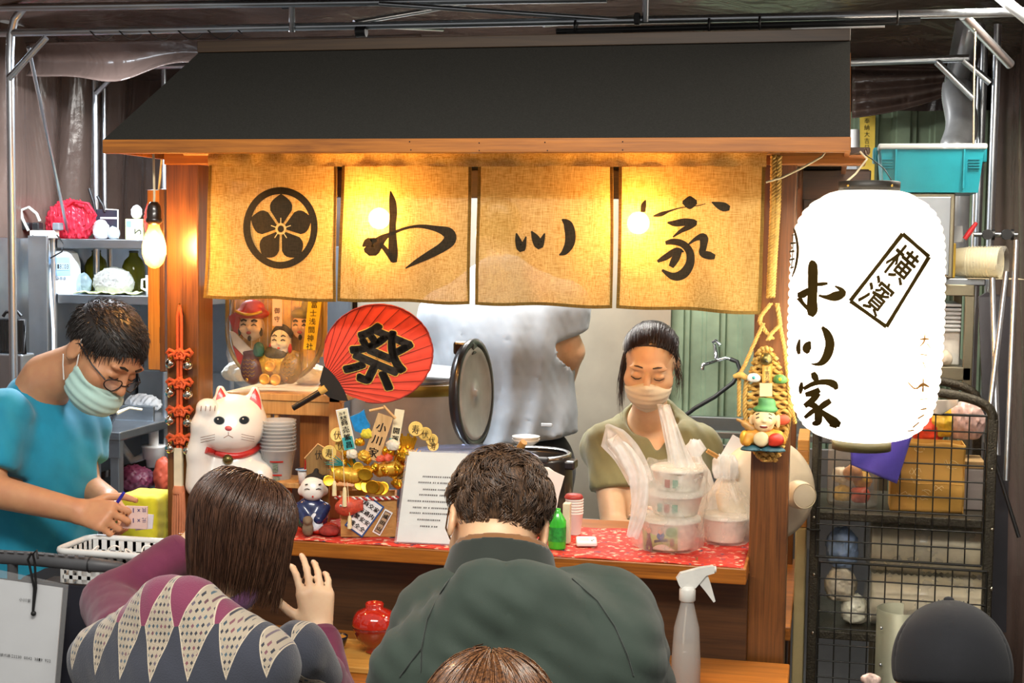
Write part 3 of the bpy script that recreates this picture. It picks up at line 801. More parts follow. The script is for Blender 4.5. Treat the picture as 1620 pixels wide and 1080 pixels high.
# ================================================================== people: kit
def surf(fn, lo, hi, h, B=8):
    """sparse surface nets: only blocks near the surface are sampled"""
    lo = np.array(lo, float); hi = np.array(hi, float); nb = np.ceil((hi-lo)/(h*B)).astype(int)
    bi = np.stack(np.meshgrid(*[np.arange(k) for k in nb], indexing='ij'), -1).reshape(-1, 3)
    ctr = lo+(bi+.5)*h*B; d = fn(ctr); bi = bi[np.abs(d) < h*B*.87*1.75+.004]
    n = nb*B+1; st_ = np.array([n[1]*n[2], n[2], 1])
    g = np.stack(np.meshgrid(*[np.arange(B+1)]*3, indexing='ij'), -1)
    S = bi[:, None, None, None, :]*B+g[None]
    Q = (lo+S*h).reshape(-1, 3); V = np.empty(len(Q))
    for s in range(0, len(Q), 200000): V[s:s+200000] = fn(Q[s:s+200000])
    edge = ((S == 0) | (S == n-1)).any(-1)
    V = V.reshape(S.shape[:-1]); V[V == 0] = 1e-9; V[edge] = np.maximum(V[edge], h*.2)
    m = (len(bi), B, B, B); acc = np.zeros((*m, 3)); cnt = np.zeros(m)
    for a in range(3):
        o1, o2 = [i for i in range(3) if i != a]
        for b in (0, 1):
            for c in (0, 1):
                s0 = [slice(None)]*4; s1 = [slice(None)]*4
                s0[a+1] = slice(0, B); s1[a+1] = slice(1, B+1)
                s0[o1+1] = s1[o1+1] = slice(b, b+B); s0[o2+1] = s1[o2+1] = slice(c, c+B)
                v0, v1 = V[tuple(s0)], V[tuple(s1)]; x = (v0 < 0) != (v1 < 0)
                t = np.where(x, v0/np.where(x, v0-v1, 1), 0)
                acc[..., a] += t*x; acc[..., o1] += b*x; acc[..., o2] += c*x; cnt += x
    act = cnt > 0; C0 = S[:, :B, :B, :B, :]; cid = (C0 @ st_)[act]
    pos = lo+(C0[act]+acc[act]/cnt[act][:, None])*h
    order = np.argsort(cid); cid = cid[order]; pos = pos[order]; quads = []
    for a in range(3):
        o1, o2 = (a+1) % 3, (a+2) % 3
        s0 = [slice(None)]+[slice(0, B)]*3; s1 = [slice(None)]+[slice(0, B)]*3; s1[a+1] = slice(1, B+1)
        v0, v1 = V[tuple(s0)], V[tuple(s1)]; x = (v0 < 0) != (v1 < 0)
        E = C0[x]; ins = v0[x] < 0; c = []
        ok = np.ones(len(E), bool)
        for d1, d2 in ((1, 1), (0, 1), (0, 0), (1, 0)):
            e = E.copy(); e[:, o1] -= d1; e[:, o2] -= d2; k = e @ st_; j = np.clip(np.searchsorted(cid, k), 0, max(len(cid)-1, 0))
            ok &= (cid[j] == k) & (e >= 0).all(1); c.append(j)
        c = np.stack(c, 1); c[~ins] = c[~ins][:, ::-1]; quads.append(c[ok])
    return pos, np.concatenate(quads)
def frame(fwd, up):
    """columns: x = the figure's left-right axis, y = backwards, z = up"""
    f = Vector(fwd).normalized(); z = Vector(up); z = (z-f*z.dot(f)).normalized(); y = -f; x = y.cross(z)
    return np.array([[x[i], y[i], z[i]] for i in range(3)])
def d_head(Q, c, R, s=1, fem=False):
    p = ((Q-np.array(c)) @ R)/s; q = p.copy(); q[:, 0] = np.abs(q[:, 0])
    d = d_ell(q, (0, .012, .036), (.073, .094, .080))
    d = smin(d, d_ell(q, (0, -.018, -.028), (.062 if not fem else .059, .070, .082)), .03)
    d = smin(d, d_ell(q, (0, -.052, -.088), (.034 if not fem else .028, .032, .028)), .028)
    d = smin(d, d_ell(q, (.044, -.052, -.022), (.026, .028, .028)), .02)
    d = smax(d, -d_ell(q, (.033, -.108, .006), (.022, .022, .015)), .012)
    d = smin(d, d_ell(q, (.026, -.080, .028), (.030, .012, .009)), .012)
    d = smin(d, d_ell(q, (.032, -.078, .004), (.016, .011, .0095)), .004)
    d = smin(d, d_cone(q, (0, -.086, .014), (0, -.106, -.026), .007, .0105), .010)
    d = smin(d, d_ell(q, (.012, -.094, -.030), (.009, .010, .007)), .006)
    d = smin(d, d_ell(q, (0, -.084, -.058), (.024, .012, .0055)), .006)
    d = smin(d, d_ell(q, (0, -.083, -.069), (.020, .011, .006)), .006)
    ear = d_ell(q, (.078, .016, -.006), (.007, .020, .031)); ear = smax(ear, -d_ell(q, (.087, .012, -.004), (.007, .011, .019)), .004)
    return smin(d, ear, .008)*s
def head_pt(c, R, s, v): return np.array(c)+R @ (np.array(v, float)*s)
def hand_prims(w, D, N, side=1, curls=((.3, .4, .3),)*4, thumb=(.5, .4), s=1, spread=.10):
    """capsules of a hand: wrist w, finger direction D, palm normal N; side = +1 when the thumb lies along D x N"""
    D = np.array(Vector(D).normalized()); N = np.array(N, float); N -= D*(N @ D); N /= np.linalg.norm(N); S = np.cross(D, N)*side
    w = np.array(w, float); pr = []; offs = (.030, .010, -.011, -.030); L = ((.043, .026, .021), (.047, .029, .022), (.043, .027, .021), (.034, .021, .018))
    for i in range(4):
        m = w+(D*(.088-.006*abs(i-1))+S*offs[i])*s; pr.append((w+S*offs[i]*.55*s+D*.01*s, m, .0165*s, .0125*s, 0))
        a = 0; p = m; sp = spread*(1.5-i)
        for j in range(3):
            a += curls[i][j]; dr = (D*math.cos(sp)+S*math.sin(sp))*math.cos(a)+N*math.sin(a)
            q = p+dr*L[i][j]*s; r = (.0092, .0083, .0075, .0066)[j:j+2]; k = .92 if i == 3 else 1
            pr.append((p, q, r[0]*s*k, r[1]*s*k, i+1)); p = q
    b = w+(D*.022+S*.022)*s; d0 = D*.62+S*.75+N*.25; d0 /= np.linalg.norm(d0)
    p = b; ln = (.044, .033, .027)
    for j in range(3):
        a = (0, thumb[0], thumb[0]+thumb[1])[j]; t = D*.6+N*.75-S*.25; t /= np.linalg.norm(t)
        dr = d0*math.cos(a)+t*math.sin(a); q = p+dr*ln[j]*s; r = (.0140, .0105, .0095, .0078)[j:j+2]
        pr.append((p, q, r[0]*s, r[1]*s, 5)); p = q
    return pr
def d_hand(Q, pr):
    groups = {}
    for a, b, ra, rb, g in pr:
        e = d_cone(Q, a, b, ra, rb); groups[g] = e if g not in groups else smin(groups[g], e, .012 if g == 0 else .003)
    d = groups[0]
    for g in groups:
        if g: d = smin(d, groups[g], .004)
    return d
def d_torso(Q, o, R, s=1, w=1, dp=1):
    p = ((Q-np.array(o)) @ R)/s; q = p.copy(); q[:, 0] = np.abs(q[:, 0])
    d = d_ell(q, (0, .0, .34), (.160*w, .108*dp, .17))
    d = smin(d, d_ell(q, (0, 0, .14), (.142*w, .104*dp, .17)), .06)
    d = smin(d, d_ell(q, (0, .01, -.02), (.165*w, .118*dp, .12)), .06)
    d = smin(d, d_cone(q, (0, .01, .43), (.150*w, .012, .435), .07*dp, .058), .05)
    d = smin(d, d_cone(q, (.11*w, .015, .45), (.02, .02, .53), .045, .05), .04)
    return d*s
_WK = [(RNG.normal(size=3)*f, RNG.uniform(0, 6.28)) for f in (40, 52, 70, 90, 120, 150)]
def wrinkle(Q, seed=0, stretch=(1, 1, 1)):
    q = Q*np.array(stretch); v = 0
    for i, (k, ph) in enumerate(_WK):
        v = v+(1-2*np.abs(np.sin((q @ k)*.5+ph+seed*1.7)))*(.9**i)/6
    return v
def strands(paths, r, seg=3):
    """many tapered strands as one mesh: paths = array (n, k, 3)"""
    A = np.array(paths, float); n, k, _ = A.shape; T = np.gradient(A, axis=1); T /= np.linalg.norm(T, axis=2, keepdims=True)+1e-9
    ch = A[:, -1]-A[:, 0]+np.array([1e-4, 2e-4, 0]); up = np.cross(ch, np.array([0, 0, 1.])); up = (up/(np.linalg.norm(up, axis=1, keepdims=True)+1e-9))[:, None]; N = np.cross(T, up+.01); N /= np.linalg.norm(N, axis=2, keepdims=True)+1e-9; Bv = np.cross(T, N)
    prof = np.concatenate([np.linspace(.75, 1, k//3), np.linspace(1, .22, k-k//3)])
    rr = np.asarray(r)*np.ones(n); V = []
    for j in range(seg):
        a = 2*PI*j/seg; V.append(A+(N*math.cos(a)+Bv*math.sin(a))*(rr[:, None]*prof[None])[..., None])
    V = np.stack(V, 2).reshape(-1, 3); base = np.arange(n)[:, None, None]*k*seg; i = np.arange(k-1)[None, :, None]*seg; j = np.arange(seg)[None, None, :]; j2 = (j+1) % seg
    Fq = np.stack([base+i+j, base+i+j2, base+i+seg+j2, base+i+seg+j], -1).reshape(-1, 4)
    return V, Fq
def merge(*ms):
    V, F, o = [], [], 0
    for v, f in ms: V.append(v); F.append(np.asarray(f)+o); o += len(v)
    return np.concatenate(V), np.concatenate(F)
def on_skull(th, ph, grow=0):
    """point of the scalp: th from crown, ph azimuth (0 = back, +-pi = face)"""
    return np.stack([(.073+grow)*np.sin(th)*np.sin(ph), .012+(.094+grow)*np.sin(th)*np.cos(ph), .036+(.080+grow)*np.cos(th)], -1)
def skin_mat(name, color, red='#b0674f'):
    if name in MATS: return MATS[name]
    m, nt, b = _new(name); c = hx(color); r = hx(red)
    n = noise(nt, mapped(nt), 28, 4); n2 = noise(nt, mapped(nt), 420, 2)
    nt.links.new(ramp(nt, n, [(.32, tuple(.72*a+.28*d for a, d in zip(c, r))), (.62, c), (.8, shade(c, 1.08))]), b.inputs['Base Color'])
    b.inputs['Roughness'].default_value = .48; b.inputs['Subsurface Weight'].default_value = .12; b.inputs['Subsurface Radius'].default_value = (.012, .004, .002); b.inputs['Subsurface Scale'].default_value = .5
    bump(nt, b, n2, .12, .001); MATS[name] = m; return m
def hair_mat(name, c1, c2, rough=.35):
    if name in MATS: return MATS[name]
    m, nt, b = _new(name); n = noise(nt, mapped(nt, (90, 90, 9)), 3, 3, .6)
    nt.links.new(ramp(nt, n, [(.35, hx(c1)), (.68, hx(c2))]), b.inputs['Base Color'])
    b.inputs['Roughness'].default_value = rough; b.inputs['Specular IOR Level'].default_value = .6; MATS[name] = m; return m
SK = skin_mat('skin_tan', '#c9926a'); SK2 = skin_mat('skin_light', '#e0b48c', '#c98a68'); SK3 = skin_mat('skin_fair', '#edc8a2', '#d69c78')
HB = hair_mat('black_hair', '#120e0c', '#2b211b', .5); HBR = hair_mat('brown_hair', '#2b1b13', '#6a4835'); HCU = hair_mat('curly_hair', '#241910', '#6e5038', .42)
def legs(root, hipL, hipR, kneeL, kneeR, footL, footR, m, r=(.085, .06, .045)):
    def fn(Q):
        d = smin(d_chain(Q, [hipL, kneeL, footL], r, .03), d_chain(Q, [hipR, kneeR, footR], r, .03), .03)
        mid = (np.array(hipL)+np.array(hipR))/2
        return smin(d, d_ell(Q, mid+np.array((0, 0, .05)), (.21, .17, .17)), .05)
    pts = np.array([hipL, hipR, kneeL, kneeR, footL, footR]); lo, hi = pts.min(0)-.2, pts.max(0)+.2; lo[2] = 0.06
    o = part('trousers', blob(fn, lo, hi, .016), m, root)
    for f in (footL, footR):
        part('shoe', blob(lambda Q: smax(d_ell(Q, (f[0], f[1]+.05*(1 if kneeL[1] >= hipL[1] else -1), .035), (.05, .13, .05)), -Q[:, 2], .01), (f[0]-.1, f[1]-.2, -.02), (f[0]+.1, f[1]+.22, .12), .012), mat('shoe_black', '#1c1b1d', .6), root)

# ------------------------------------------------------------------ person in the turquoise shirt, left
def man_blue():
    hc = np.array(P(162, 560, -.12)); f = np.array((.74, -.26, -.62)); R = frame(f, (.5, .0, .8)); s = 1.08
    neckb = np.array(P(76, 612, -.10)); pel = np.array((neckb[0]-.05, neckb[1]+.02, neckb[2]-.56))
    tf_ = (.93, -.30, -.05); TR = frame(tf_, (neckb-pel)); th = np.linalg.norm(neckb-pel)
    ts = th/.56
    sR = np.array(P(10, 655, -.25)); sL = np.array(P(112, 668, .05))
    eR = np.array(P(-28, 772, -.33)); wR = np.array(P(122, 808, -.31))
    eL = np.array(P(128, 765, .02)); wL = np.array(P(172, 790, -.12))
    hR = hand_prims(wR+(wR-eR)*.02, (.95, -.15, -.05), (.1, .72, -.6), 1, ((.75, 1.1, .6), (.9, 1.2, .6), (1.0, 1.25, .6), (1.05, 1.3, .6)), (.55, .5), 1.0)
    hL = hand_prims(wL, (.75, -.5, -.25), (-.1, -.6, -.75), -1, ((.6, .8, .5), (.7, .9, .5), (.8, 1.0, .5), (.9, 1.0, .5)), (.5, .4), .95)
    nk0 = head_pt(hc, R, s, (0, .03, -.06)); nk1 = neckb+np.array((0, 0, .02))
    def body(Q):
        d = d_head(Q, hc, R, s)
        d = smin(d, d_cone(Q, nk0, nk1, .060, .068), .03)
        d = smin(d, d_torso(Q, pel, TR, ts, 1.02), .04)
        d = smin(d, d_chain(Q, [sR, eR, wR], (.052, .043, .030), .02), .03)
        d = smin(d, d_chain(Q, [sL, eL, wL], (.052, .043, .030), .02), .03)
        return smin(smin(d, d_hand(Q, hR), .012), d_hand(Q, hL), .012)
    root = thing('person', 'person in a turquoise T-shirt, glasses and lowered mask writing on a notepad', 'person', (pel[0], pel[1], 0))
    pts = np.array([hc, neckb, pel, sR, sL, eR, eL, wR, wL]); lo, hi = pts.min(0)-.2, pts.max(0)+.2
    part('body', blob(body, lo, hi, .0052, 2), SK, root)
    def shirt(Q):
        q = Q
        d = d_torso(q, pel, TR, ts, 1.06, 1.14)-.010
        for a, b, rr in ((sR, sR+(eR-sR)*.74, .054), (sL, sL+(eL-sL)*.72, .052)): d = smin(d, d_cone(q, a, b, rr+.006, rr+.012), .05)
        d = d+.013*wrinkle(Q, 1, (.8, .8, .4))
        d = smax(d, -(d_cone(Q, nk0, nk1+(nk1-nk0)*.12, .058, .064)), .006)
        for a, b in ((sR, eR), (sL, eL)):
            u = (b-a)/np.linalg.norm(b-a); e = a+(b-a)*.72; cut = (Q-e) @ u; near = np.linalg.norm(Q-e, axis=1)-.11
            d = np.where(near < 0, smax(d, cut, .006), d)
        return np.maximum(d, (neckb[2]-.57)-Q[:, 2])
    part('shirt', blob(shirt, lo, hi, .0085, 2), cloth('turquoise_jersey', '#0a86a5', .8, 900, .14), root)
    # collar band
    # hair: short, combed forward
    def cap(Q):
        p = ((Q-hc) @ R)/s; d = d_ell(p, (0, .014, .040), (.079, .099, .084))
        hl = p[:, 2]-(.040-.9*(p[:, 1]+.045)); hl2 = np.where(np.abs(p[:, 0]) < .046, p[:, 2]-.072-(p[:, 1]+.06)*.2, -.02-p[:, 2]*0+p[:, 2]*1)
        front = np.maximum(-(p[:, 2]-.052)-(p[:, 1]+.075)*.9, -.5)          # above the brow line
        low = -(p[:, 2]+.052)                                                # nape line
        side = -(p[:, 2]-.012+ (p[:, 1]-.0)*.35)                             # round the ears
        edge = np.where(p[:, 1] > .03, low, np.where(p[:, 1] > -.035, side, front))
        return smax(d+.003*wrinkle(Q*2.6, 3), edge*.8, .006)*s
    base = blob(cap, hc-.16, hc+.16, .0052, 1)
    n = 2600; th = np.arccos(1-RNG.uniform(0, 1, n)*1.28); ph = RNG.uniform(-PI, PI, n)
    rt = on_skull(th, ph, .004); keep = (np.where(rt[:, 1] > .03, rt[:, 2] > -.05, np.where(rt[:, 1] > -.035, rt[:, 2] > .012-rt[:, 1]*.35, rt[:, 2] > .056-(rt[:, 1]+.075)*.9)))
    rt = rt[keep]; n = len(rt); k = 6; t = np.linspace(0, 1, k)
    nr = (rt-np.array([0, .012, .036]))/np.array([.073, .094, .08])**2; nr /= np.linalg.norm(nr, axis=1, keepdims=True)
    comb = np.where(rt[:, 2:3] > .07, np.array([.25, -1, -.1]), np.array([.1, -.35, -1.])); comb = comb-nr*(comb*nr).sum(1, keepdims=True); comb /= np.linalg.norm(comb, axis=1, keepdims=True); comb += RNG.normal(size=comb.shape)*.13
    L = RNG.uniform(.015, .027, n)[:, None, None]
    path = rt[:, None]+comb[:, None]*L*t[None, :, None]+nr[:, None]*(.006*np.sin(t*2.4))[None, :, None]
    W = (path.reshape(-1, 3)*s) @ R.T+hc
    part('hair', merge(base, strands(W.reshape(n, k, 3), .0011)), HB, root)
    # eyebrow, mask with ear loop, spectacles
    for sx in (-1, 1):
        brow = MB().tube([head_pt(hc, R, s, (sx*x, y, z)) for x, y, z in ((.014, -.094, .030), (.028, -.093, .035), (.044, -.082, .030))], [.003, .0035, .002], 6); part('eyebrow', brow, HB, root)
    for sx in (-1, 1):
        lid = MB().tube([head_pt(hc, R, s, (sx*x, y, z)) for x, y, z in ((.018, -.0885, .0), (.030, -.0905, -.003), (.045, -.084, .0))], .0016, 6); part('eyelash', lid, HB, root)
    def mask(Q):
        p = ((Q-hc) @ R)/s; d = d_ell(p, (0, -.040, -.075), (.066, .072, .050)); d = smin(d, d_head(Q, hc, R, s)/s, .01)-.004
        reg = np.maximum(np.maximum(p[:, 2]+.040-.10*(p[:, 1]+.08), -(p[:, 2]+.128)), p[:, 1]+.002)
        pl = .0016*np.sin((p[:, 2]+.04)*320)
        return smax(d+pl, reg, .004)*s
    mk = part('face_mask', blob(mask, hc-.17, hc+.17, .0042, 1), cloth('mask_mint', '#b5d8cf', .8, 1200, .05), root)
    for sx in (-1, 1):
        loop = MB().tube([head_pt(hc, R, s, v) for v in ((sx*.062, -.012, -.046), (sx*.074, -.004, -.012), (sx*.082, .012, .028))], .0017, 6)
        loop.tube([head_pt(hc, R, s, v) for v in ((sx*.062, .000, -.085), (sx*.074, .018, -.055), (sx*.080, .030, -.034))], .0017, 6)
        part('ear_loop', loop, mat('white_elastic', '#efece6', .7), mk)
    gl = MB(); g2s = []
    for sx in (-1, 1):
        ring = [head_pt(hc, R, s, (sx*(.034+.024*math.cos(a)), -.104+.012*abs(math.cos(a))*(1 if math.cos(a) > 0 else .2), -.010+.016*math.sin(a))) for a in np.linspace(0, 2*PI, 24, endpoint=False)]
        gl.tube(ring, .0017, 6, closed=True)
        g2s.append(MB().add([head_pt(hc, R, s, (sx*.034, -.101, -.010))]+ring, [(0, i+1, (i+1) % 24+1) for i in range(24)]))
        gl.tube([head_pt(hc, R, s, v) for v in ((sx*.060, -.092, -.004), (sx*.077, -.05, .004), (sx*.082, .010, .016), (sx*.080, .026, .002))], .0019, 6)
    gl.tube([head_pt(hc, R, s, v) for v in ((-.011, -.105, -.008), (0, -.109, -.005), (.011, -.105, -.008))], .0017, 6)
    sp = part('spectacles', gl, mat('black_acetate', '#17161a', .25), root)
    for g2 in g2s: part('lens', g2, glass('lens_glass', '#f4f6f8', .03, .10), sp)
    legs(root, pel+np.array((0, -.09, -.05)), pel+np.array((0, .09, -.05)), (pel[0]+.02, pel[1]-.1, .48), (pel[0]+.02, pel[1]+.1, .48), (pel[0]-.01, pel[1]-.1, .07), (pel[0]-.01, pel[1]+.1, .07), cloth('dark_trousers', '#23252b', .9))
    return hR, hL, wR, wL
HAND_B = man_blue()

# ------------------------------------------------------------------ person in grey at the back, seen from behind
def man_grey():
    Y = 1.62; pel = np.array(P(815, 735, Y)); nk = np.array(P(792, 428, Y-.02)); TR = frame((-.12, 1, 0), nk-pel); th = np.linalg.norm(nk-pel); ts = th/.55
    sR = np.array(P(884, 492, Y)); eR = np.array(P(905, 556, Y+.02)); wR = np.array(P(893, 612, Y+.10))
    sL = np.array(P(722, 500, Y)); eL = np.array(P(712, 610, Y+.10)); wL = np.array(P(760, 630, Y+.28))
    hc = nk+np.array((-.02, .05, .13)); R = frame((-.1, .9, -.35), (0, .2, 1)); s = 1.02
    hr = hand_prims(wR, (-.10, .25, -.95), (-.9, .1, 0), 1, ((.2, .3, .2),)*4, (.3, .3), .95)
    def body(Q):
        d = smin(d_head(Q, hc, R, s), d_cone(Q, hc+np.array((0, 0, -.06)), nk, .055, .06), .03)
        d = smin(d, d_torso(Q, pel, TR, ts, 1.0), .04)
        d = smin(d, d_chain(Q, [sR, eR, wR], (.05, .044, .031), .02), .03); d = smin(d, d_chain(Q, [sL, eL, wL], (.05, .04, .03), .02), .03)
        return smin(d, d_hand(Q, hr), .01)
    root = thing('person', 'person in a loose grey T-shirt and black trousers seen from behind', 'person', (pel[0], pel[1], 0))
    pts = np.array([hc, nk, pel, sR, sL, eR, eL, wR, wL]); lo, hi = pts.min(0)-.2, pts.max(0)+.2
    part('body', blob(body, lo, hi, .009, 1), SK2, root)
    hem = lambda Q: (P(700, 712, Y).z+(Q[:, 0]-P(700, 690, Y).x)*.17)-Q[:, 2]
    def shirt(Q):
        p = (Q-pel) @ TR
        d = d_torso(Q, pel, TR, ts, 1.16, 1.2)-.02
        d = smin(d, d_ell(Q, pel+np.array((.0, 0, .10)), (.215, .155, .26)), .06)
        for a, b in ((sR, eR), (sL, eL)): d = smin(d, d_cone(Q, a, a+(b-a)*.62, .066, .078), .05)
        d = d+.011*np.sin(p[:, 0]*60+p[:, 2]*16+2*np.sin(p[:, 2]*7))*np.clip(.75-p[:, 2]/.8, .1, 1)+.012*wrinkle(Q, 5, (1, 1, .4))
        for a, b in ((sR, eR), (sL, eL)):
            u = (b-a)/np.linalg.norm(b-a); e = a+(b-a)*.62; cut = (Q-e) @ u; near = np.linalg.norm(Q-e, axis=1)-.12; d = np.where(near < 0, smax(d, cut, .006), d)
        return smax(d, hem(Q), .005)
    part('shirt', blob(shirt, lo, hi, .011, 2), cloth('grey_jersey', '#9b9fa3', .9, 700, .08), root)
    part('hair', blob(lambda Q: smax(d_ell(((Q-hc) @ R), (0, .014, .04), (.083, .103, .088)), -(((Q-hc) @ R)[:, 2]+.04), .01), hc-.15, hc+.15, .008), HB, root)
    legs(root, pel+np.array((-.09, 0, -.03)), pel+np.array((.09, 0, -.03)), (pel[0]-.1, pel[1]+.02, .47), (pel[0]+.1, pel[1]+.02, .47), (pel[0]-.1, pel[1], .07), (pel[0]+.1, pel[1], .07), cloth('black_trousers', '#1d1d20', .9), (.13, .08, .055))
    lb = P(865, 672, Y-.17); part('waist_label', MB().box((lb.x-.02, lb.y-.002, lb.z-.006), (lb.x+.02, lb.y+.002, lb.z+.006), .002), mat('white_label', '#d8d8d6', .7), root)
man_grey()

# ------------------------------------------------------------------ person in olive with a mask, behind the counter
def woman_olive():
    Y = .70; hc = np.array(P(1029, 578, Y)); f = np.array((.03, -.95, -.33)); R = frame(f, (.05, .0, 1)); s = 1.02
    nk = np.array(P(1027, 655, Y+.07)); pel = np.array((nk[0]+.02, nk[1]+.05, nk[2]-.54)); TR = frame((.04, -1, 0), nk-pel); ts = np.linalg.norm(nk-pel)/.55
    sR = np.array(P(956, 697, Y+.06)); eR = np.array(P(972, 838, Y-.02)); wR = np.array(P(1052, 850, Y-.24))
    sL = np.array(P(1082, 695, Y+.06)); eL = np.array(P(1094, 838, Y-.02)); wL = np.array(P(1068, 850, Y-.26))
    hr = hand_prims(wR, (.8, -.5, .2), (-.2, -.2, -.9), -1, ((.4, .6, .4),)*4, (.4, .3), .88); hl = hand_prims(wL, (-.6, -.4, .6), (-.4, .6, -.3), 1, ((.5, .7, .4),)*4, (.4, .4), .88)
    root = thing('person', 'person in an olive T-shirt and white face mask behind the counter', 'person', (pel[0], pel[1], 0))
    nk0 = head_pt(hc, R, s, (0, .03, -.07))
    def body(Q):
        d = smin(d_head(Q, hc, R, s, True), d_cone(Q, nk0, nk+np.array((0, .01, -.0)), .047, .054), .03)
        d = smin(d, d_torso(Q, pel, TR, ts, .92), .035)
        for L, r in (([sR, eR, wR], (.046, .038, .026)), ([sL, eL, wL], (.046, .038, .026))): d = smin(d, d_chain(Q, L, r, .02), .03)
        return smin(smin(d, d_hand(Q, hr), .01), d_hand(Q, hl), .01)
    pts = np.array([hc, nk, pel, sR, sL, eR, eL, wR, wL]); lo, hi = pts.min(0)-.18, pts.max(0)+.18
    part('body', blob(body, lo, hi, .005, 2), SK3, root)
    vtip = np.array(P(1032, 722, Y-.08))
    def shirt(Q):
        d = d_torso(Q, pel, TR, ts, .99, 1.14)-.010
        for a, b in ((sR, eR), (sL, eL)): d = smin(d, d_cone(Q, a, a+(b-a)*.56, .050, .060), .04)
        d = d+.012*wrinkle(Q, 8, (.9, .9, .4))
        p = Q-vtip; hw = np.maximum(.0, p[:, 2])*.68                      # V neckline
        v = np.maximum(np.abs(p[:, 0]-.0)-hw-.004, np.maximum(-(p[:, 2]), (Q[:, 1]-(nk[1]+.02))))
        d = smax(d, -v, .006); d = smax(d, -d_cone(Q, nk0, nk+np.array((0, .01, 0)), .052, .075), .006)
        for a, b in ((sR, eR), (sL, eL)):
            u = (b-a)/np.linalg.norm(b-a); e = a+(b-a)*.55; cut = (Q-e) @ u; near = np.linalg.norm(Q-e, axis=1)-.10; d = np.where(near < 0, smax(d, cut, .005), d)
        return np.maximum(d, (pel[2]-.06)-Q[:, 2])
    part('shirt', blob(shirt, lo, hi, .0075, 2), cloth('olive_jersey', '#7d7a55', .88, 900, .1), root)
    def cap(Q):
        p = ((Q-hc) @ R)/s; d = d_ell(p, (0, .016, .036), (.0785, .100, .086)); d = smin(d, d_ell(p, (0, .10, -.02), (.035, .035, .035)), .02)
        front = -(p[:, 2]-.084)-(p[:, 1]+.062)*1.5+(np.abs(p[:, 0])/.07)**2*.018; side = -(p[:, 2]-.000)-(p[:, 1]-.0)*1.0
        edge = np.where(p[:, 1] > .03, -(p[:, 2]+.07), np.maximum(front, side))
        return smax(d, edge*.7, .006)*s
    base = blob(cap, hc-.17, hc+.17, .0052, 1); n = 1500; k = 9; t = np.linspace(0, 1, k)
    # strands from the hairline back to the nape
    a = RNG.uniform(-1.25, 1.25, n); r0 = RNG.uniform(0, .75, n); u = r0[:, None]+(1-r0[:, None])*t[None]
    x = .079*np.sin(a)[:, None]*np.cos((u-.4)*1.2)*np.ones((1, k)); y = -.066+.172*u+.010*np.cos(a)[:, None]*0; zt = .036+.087*np.cos(a)[:, None]*np.sqrt(np.clip(1-((y-.016)/.103)**2, 0.02, 1))
    z = zt-.06*np.clip(u-.7, 0, 1)*1.5+RNG.normal(size=(n, 1))*.001
    x = x+RNG.normal(size=(n, 1))*.002
    q = np.stack([x, y, z], -1); e = np.sqrt((q[..., 0]/.080)**2+((q[..., 1]-.016)/.102)**2+((q[..., 2]-.036)/.088)**2); q[..., :] = np.where((e < 1.0)[..., None], (q-np.array([0, .016, .036]))/e[..., None]*1.0+np.array([0, .016, .036]), q)
    W = (q.reshape(-1, 3)*s) @ R.T+hc; st1 = strands(W.reshape(n, k, 3), .0010)
    loose = []
    for i in range(90):                                   # locks hanging beside the face
        sx = -1 if i < 62 else 1; x0 = sx*RNG.uniform(.062, .078); ln = RNG.uniform(.08, .17) if sx < 0 else RNG.uniform(.05, .10)
        p0 = head_pt(hc, R, s, (x0, RNG.uniform(-.03, .03), RNG.uniform(.0, .05))); ww = RNG.uniform(-.010, .010)
        loose.append([p0+np.array((sx*.012*math.sin(v*2.2)+ww*v, -.012*v, -ln*v)) for v in t])
    part('hair', merge(base, st1, strands(loose, .0011)), hair_mat('dark_brown_hair', '#1a120e', '#40291d'), root)
    BRW = hair_mat('brow_hair', '#33241a', '#4a3426')
    for sx in (-1, 1):
        br = MB().tube([head_pt(hc, R, s, (sx*x, y, z)) for x, y, z in ((.014, -.0925, .0325), (.028, -.092, .0365), (.046, -.079, .0315))], [.0018, .0024, .0012], 6)
        ey = MB().tube([head_pt(hc, R, s, (sx*x, y, z)) for x, y, z in ((.017, -.0865, .0), (.024, -.0895, -.0035), (.034, -.0895, -.0045), (.047, -.082, .0))], [.0008, .0016, .0018, .0010], 6)
        part('eyebrow', br, BRW, root); part('eyelash', ey, HB, root)
    def mask(Q):
        p = ((Q-hc) @ R)/s; d = smin(d_head(Q, hc, R, s, True)/s, d_ell(p, (0, -.060, -.050), (.058, .052, .048)), .012)-.0045
        ax = np.abs(p[:, 0]); top = p[:, 2]+.012+ax*.42; reg = np.maximum(np.maximum(top, -(p[:, 2]+.118-ax*.45)), p[:, 1]+.022)
        return smax(d+.0012*np.sin((p[:, 2])*380), reg, .004)*s
    mk = part('face_mask', blob(mask, hc-.16, hc+.16, .0042, 1), cloth('mask_white', '#ece5cf', .8, 1200, .05), root)
    for sx in (-1, 1):
        lp = MB().tube([head_pt(hc, R, s, v) for v in ((sx*.060, -.026, -.040), (sx*.074, -.008, -.010), (sx*.080, .014, .02))], .0014, 6)
        part('ear_loop', lp, mat('white_elastic', '#efece6', .7), mk)
    legs(root, pel+np.array((-.09, 0, -.05)), pel+np.array((.09, 0, -.05)), (pel[0]-.1, pel[1]-.02, .47), (pel[0]+.1, pel[1]-.02, .47), (pel[0]-.1, pel[1], .07), (pel[0]+.1, pel[1], .07), cloth('dark_trousers', '#23252b', .9))
    return wR, wL
woman_olive()

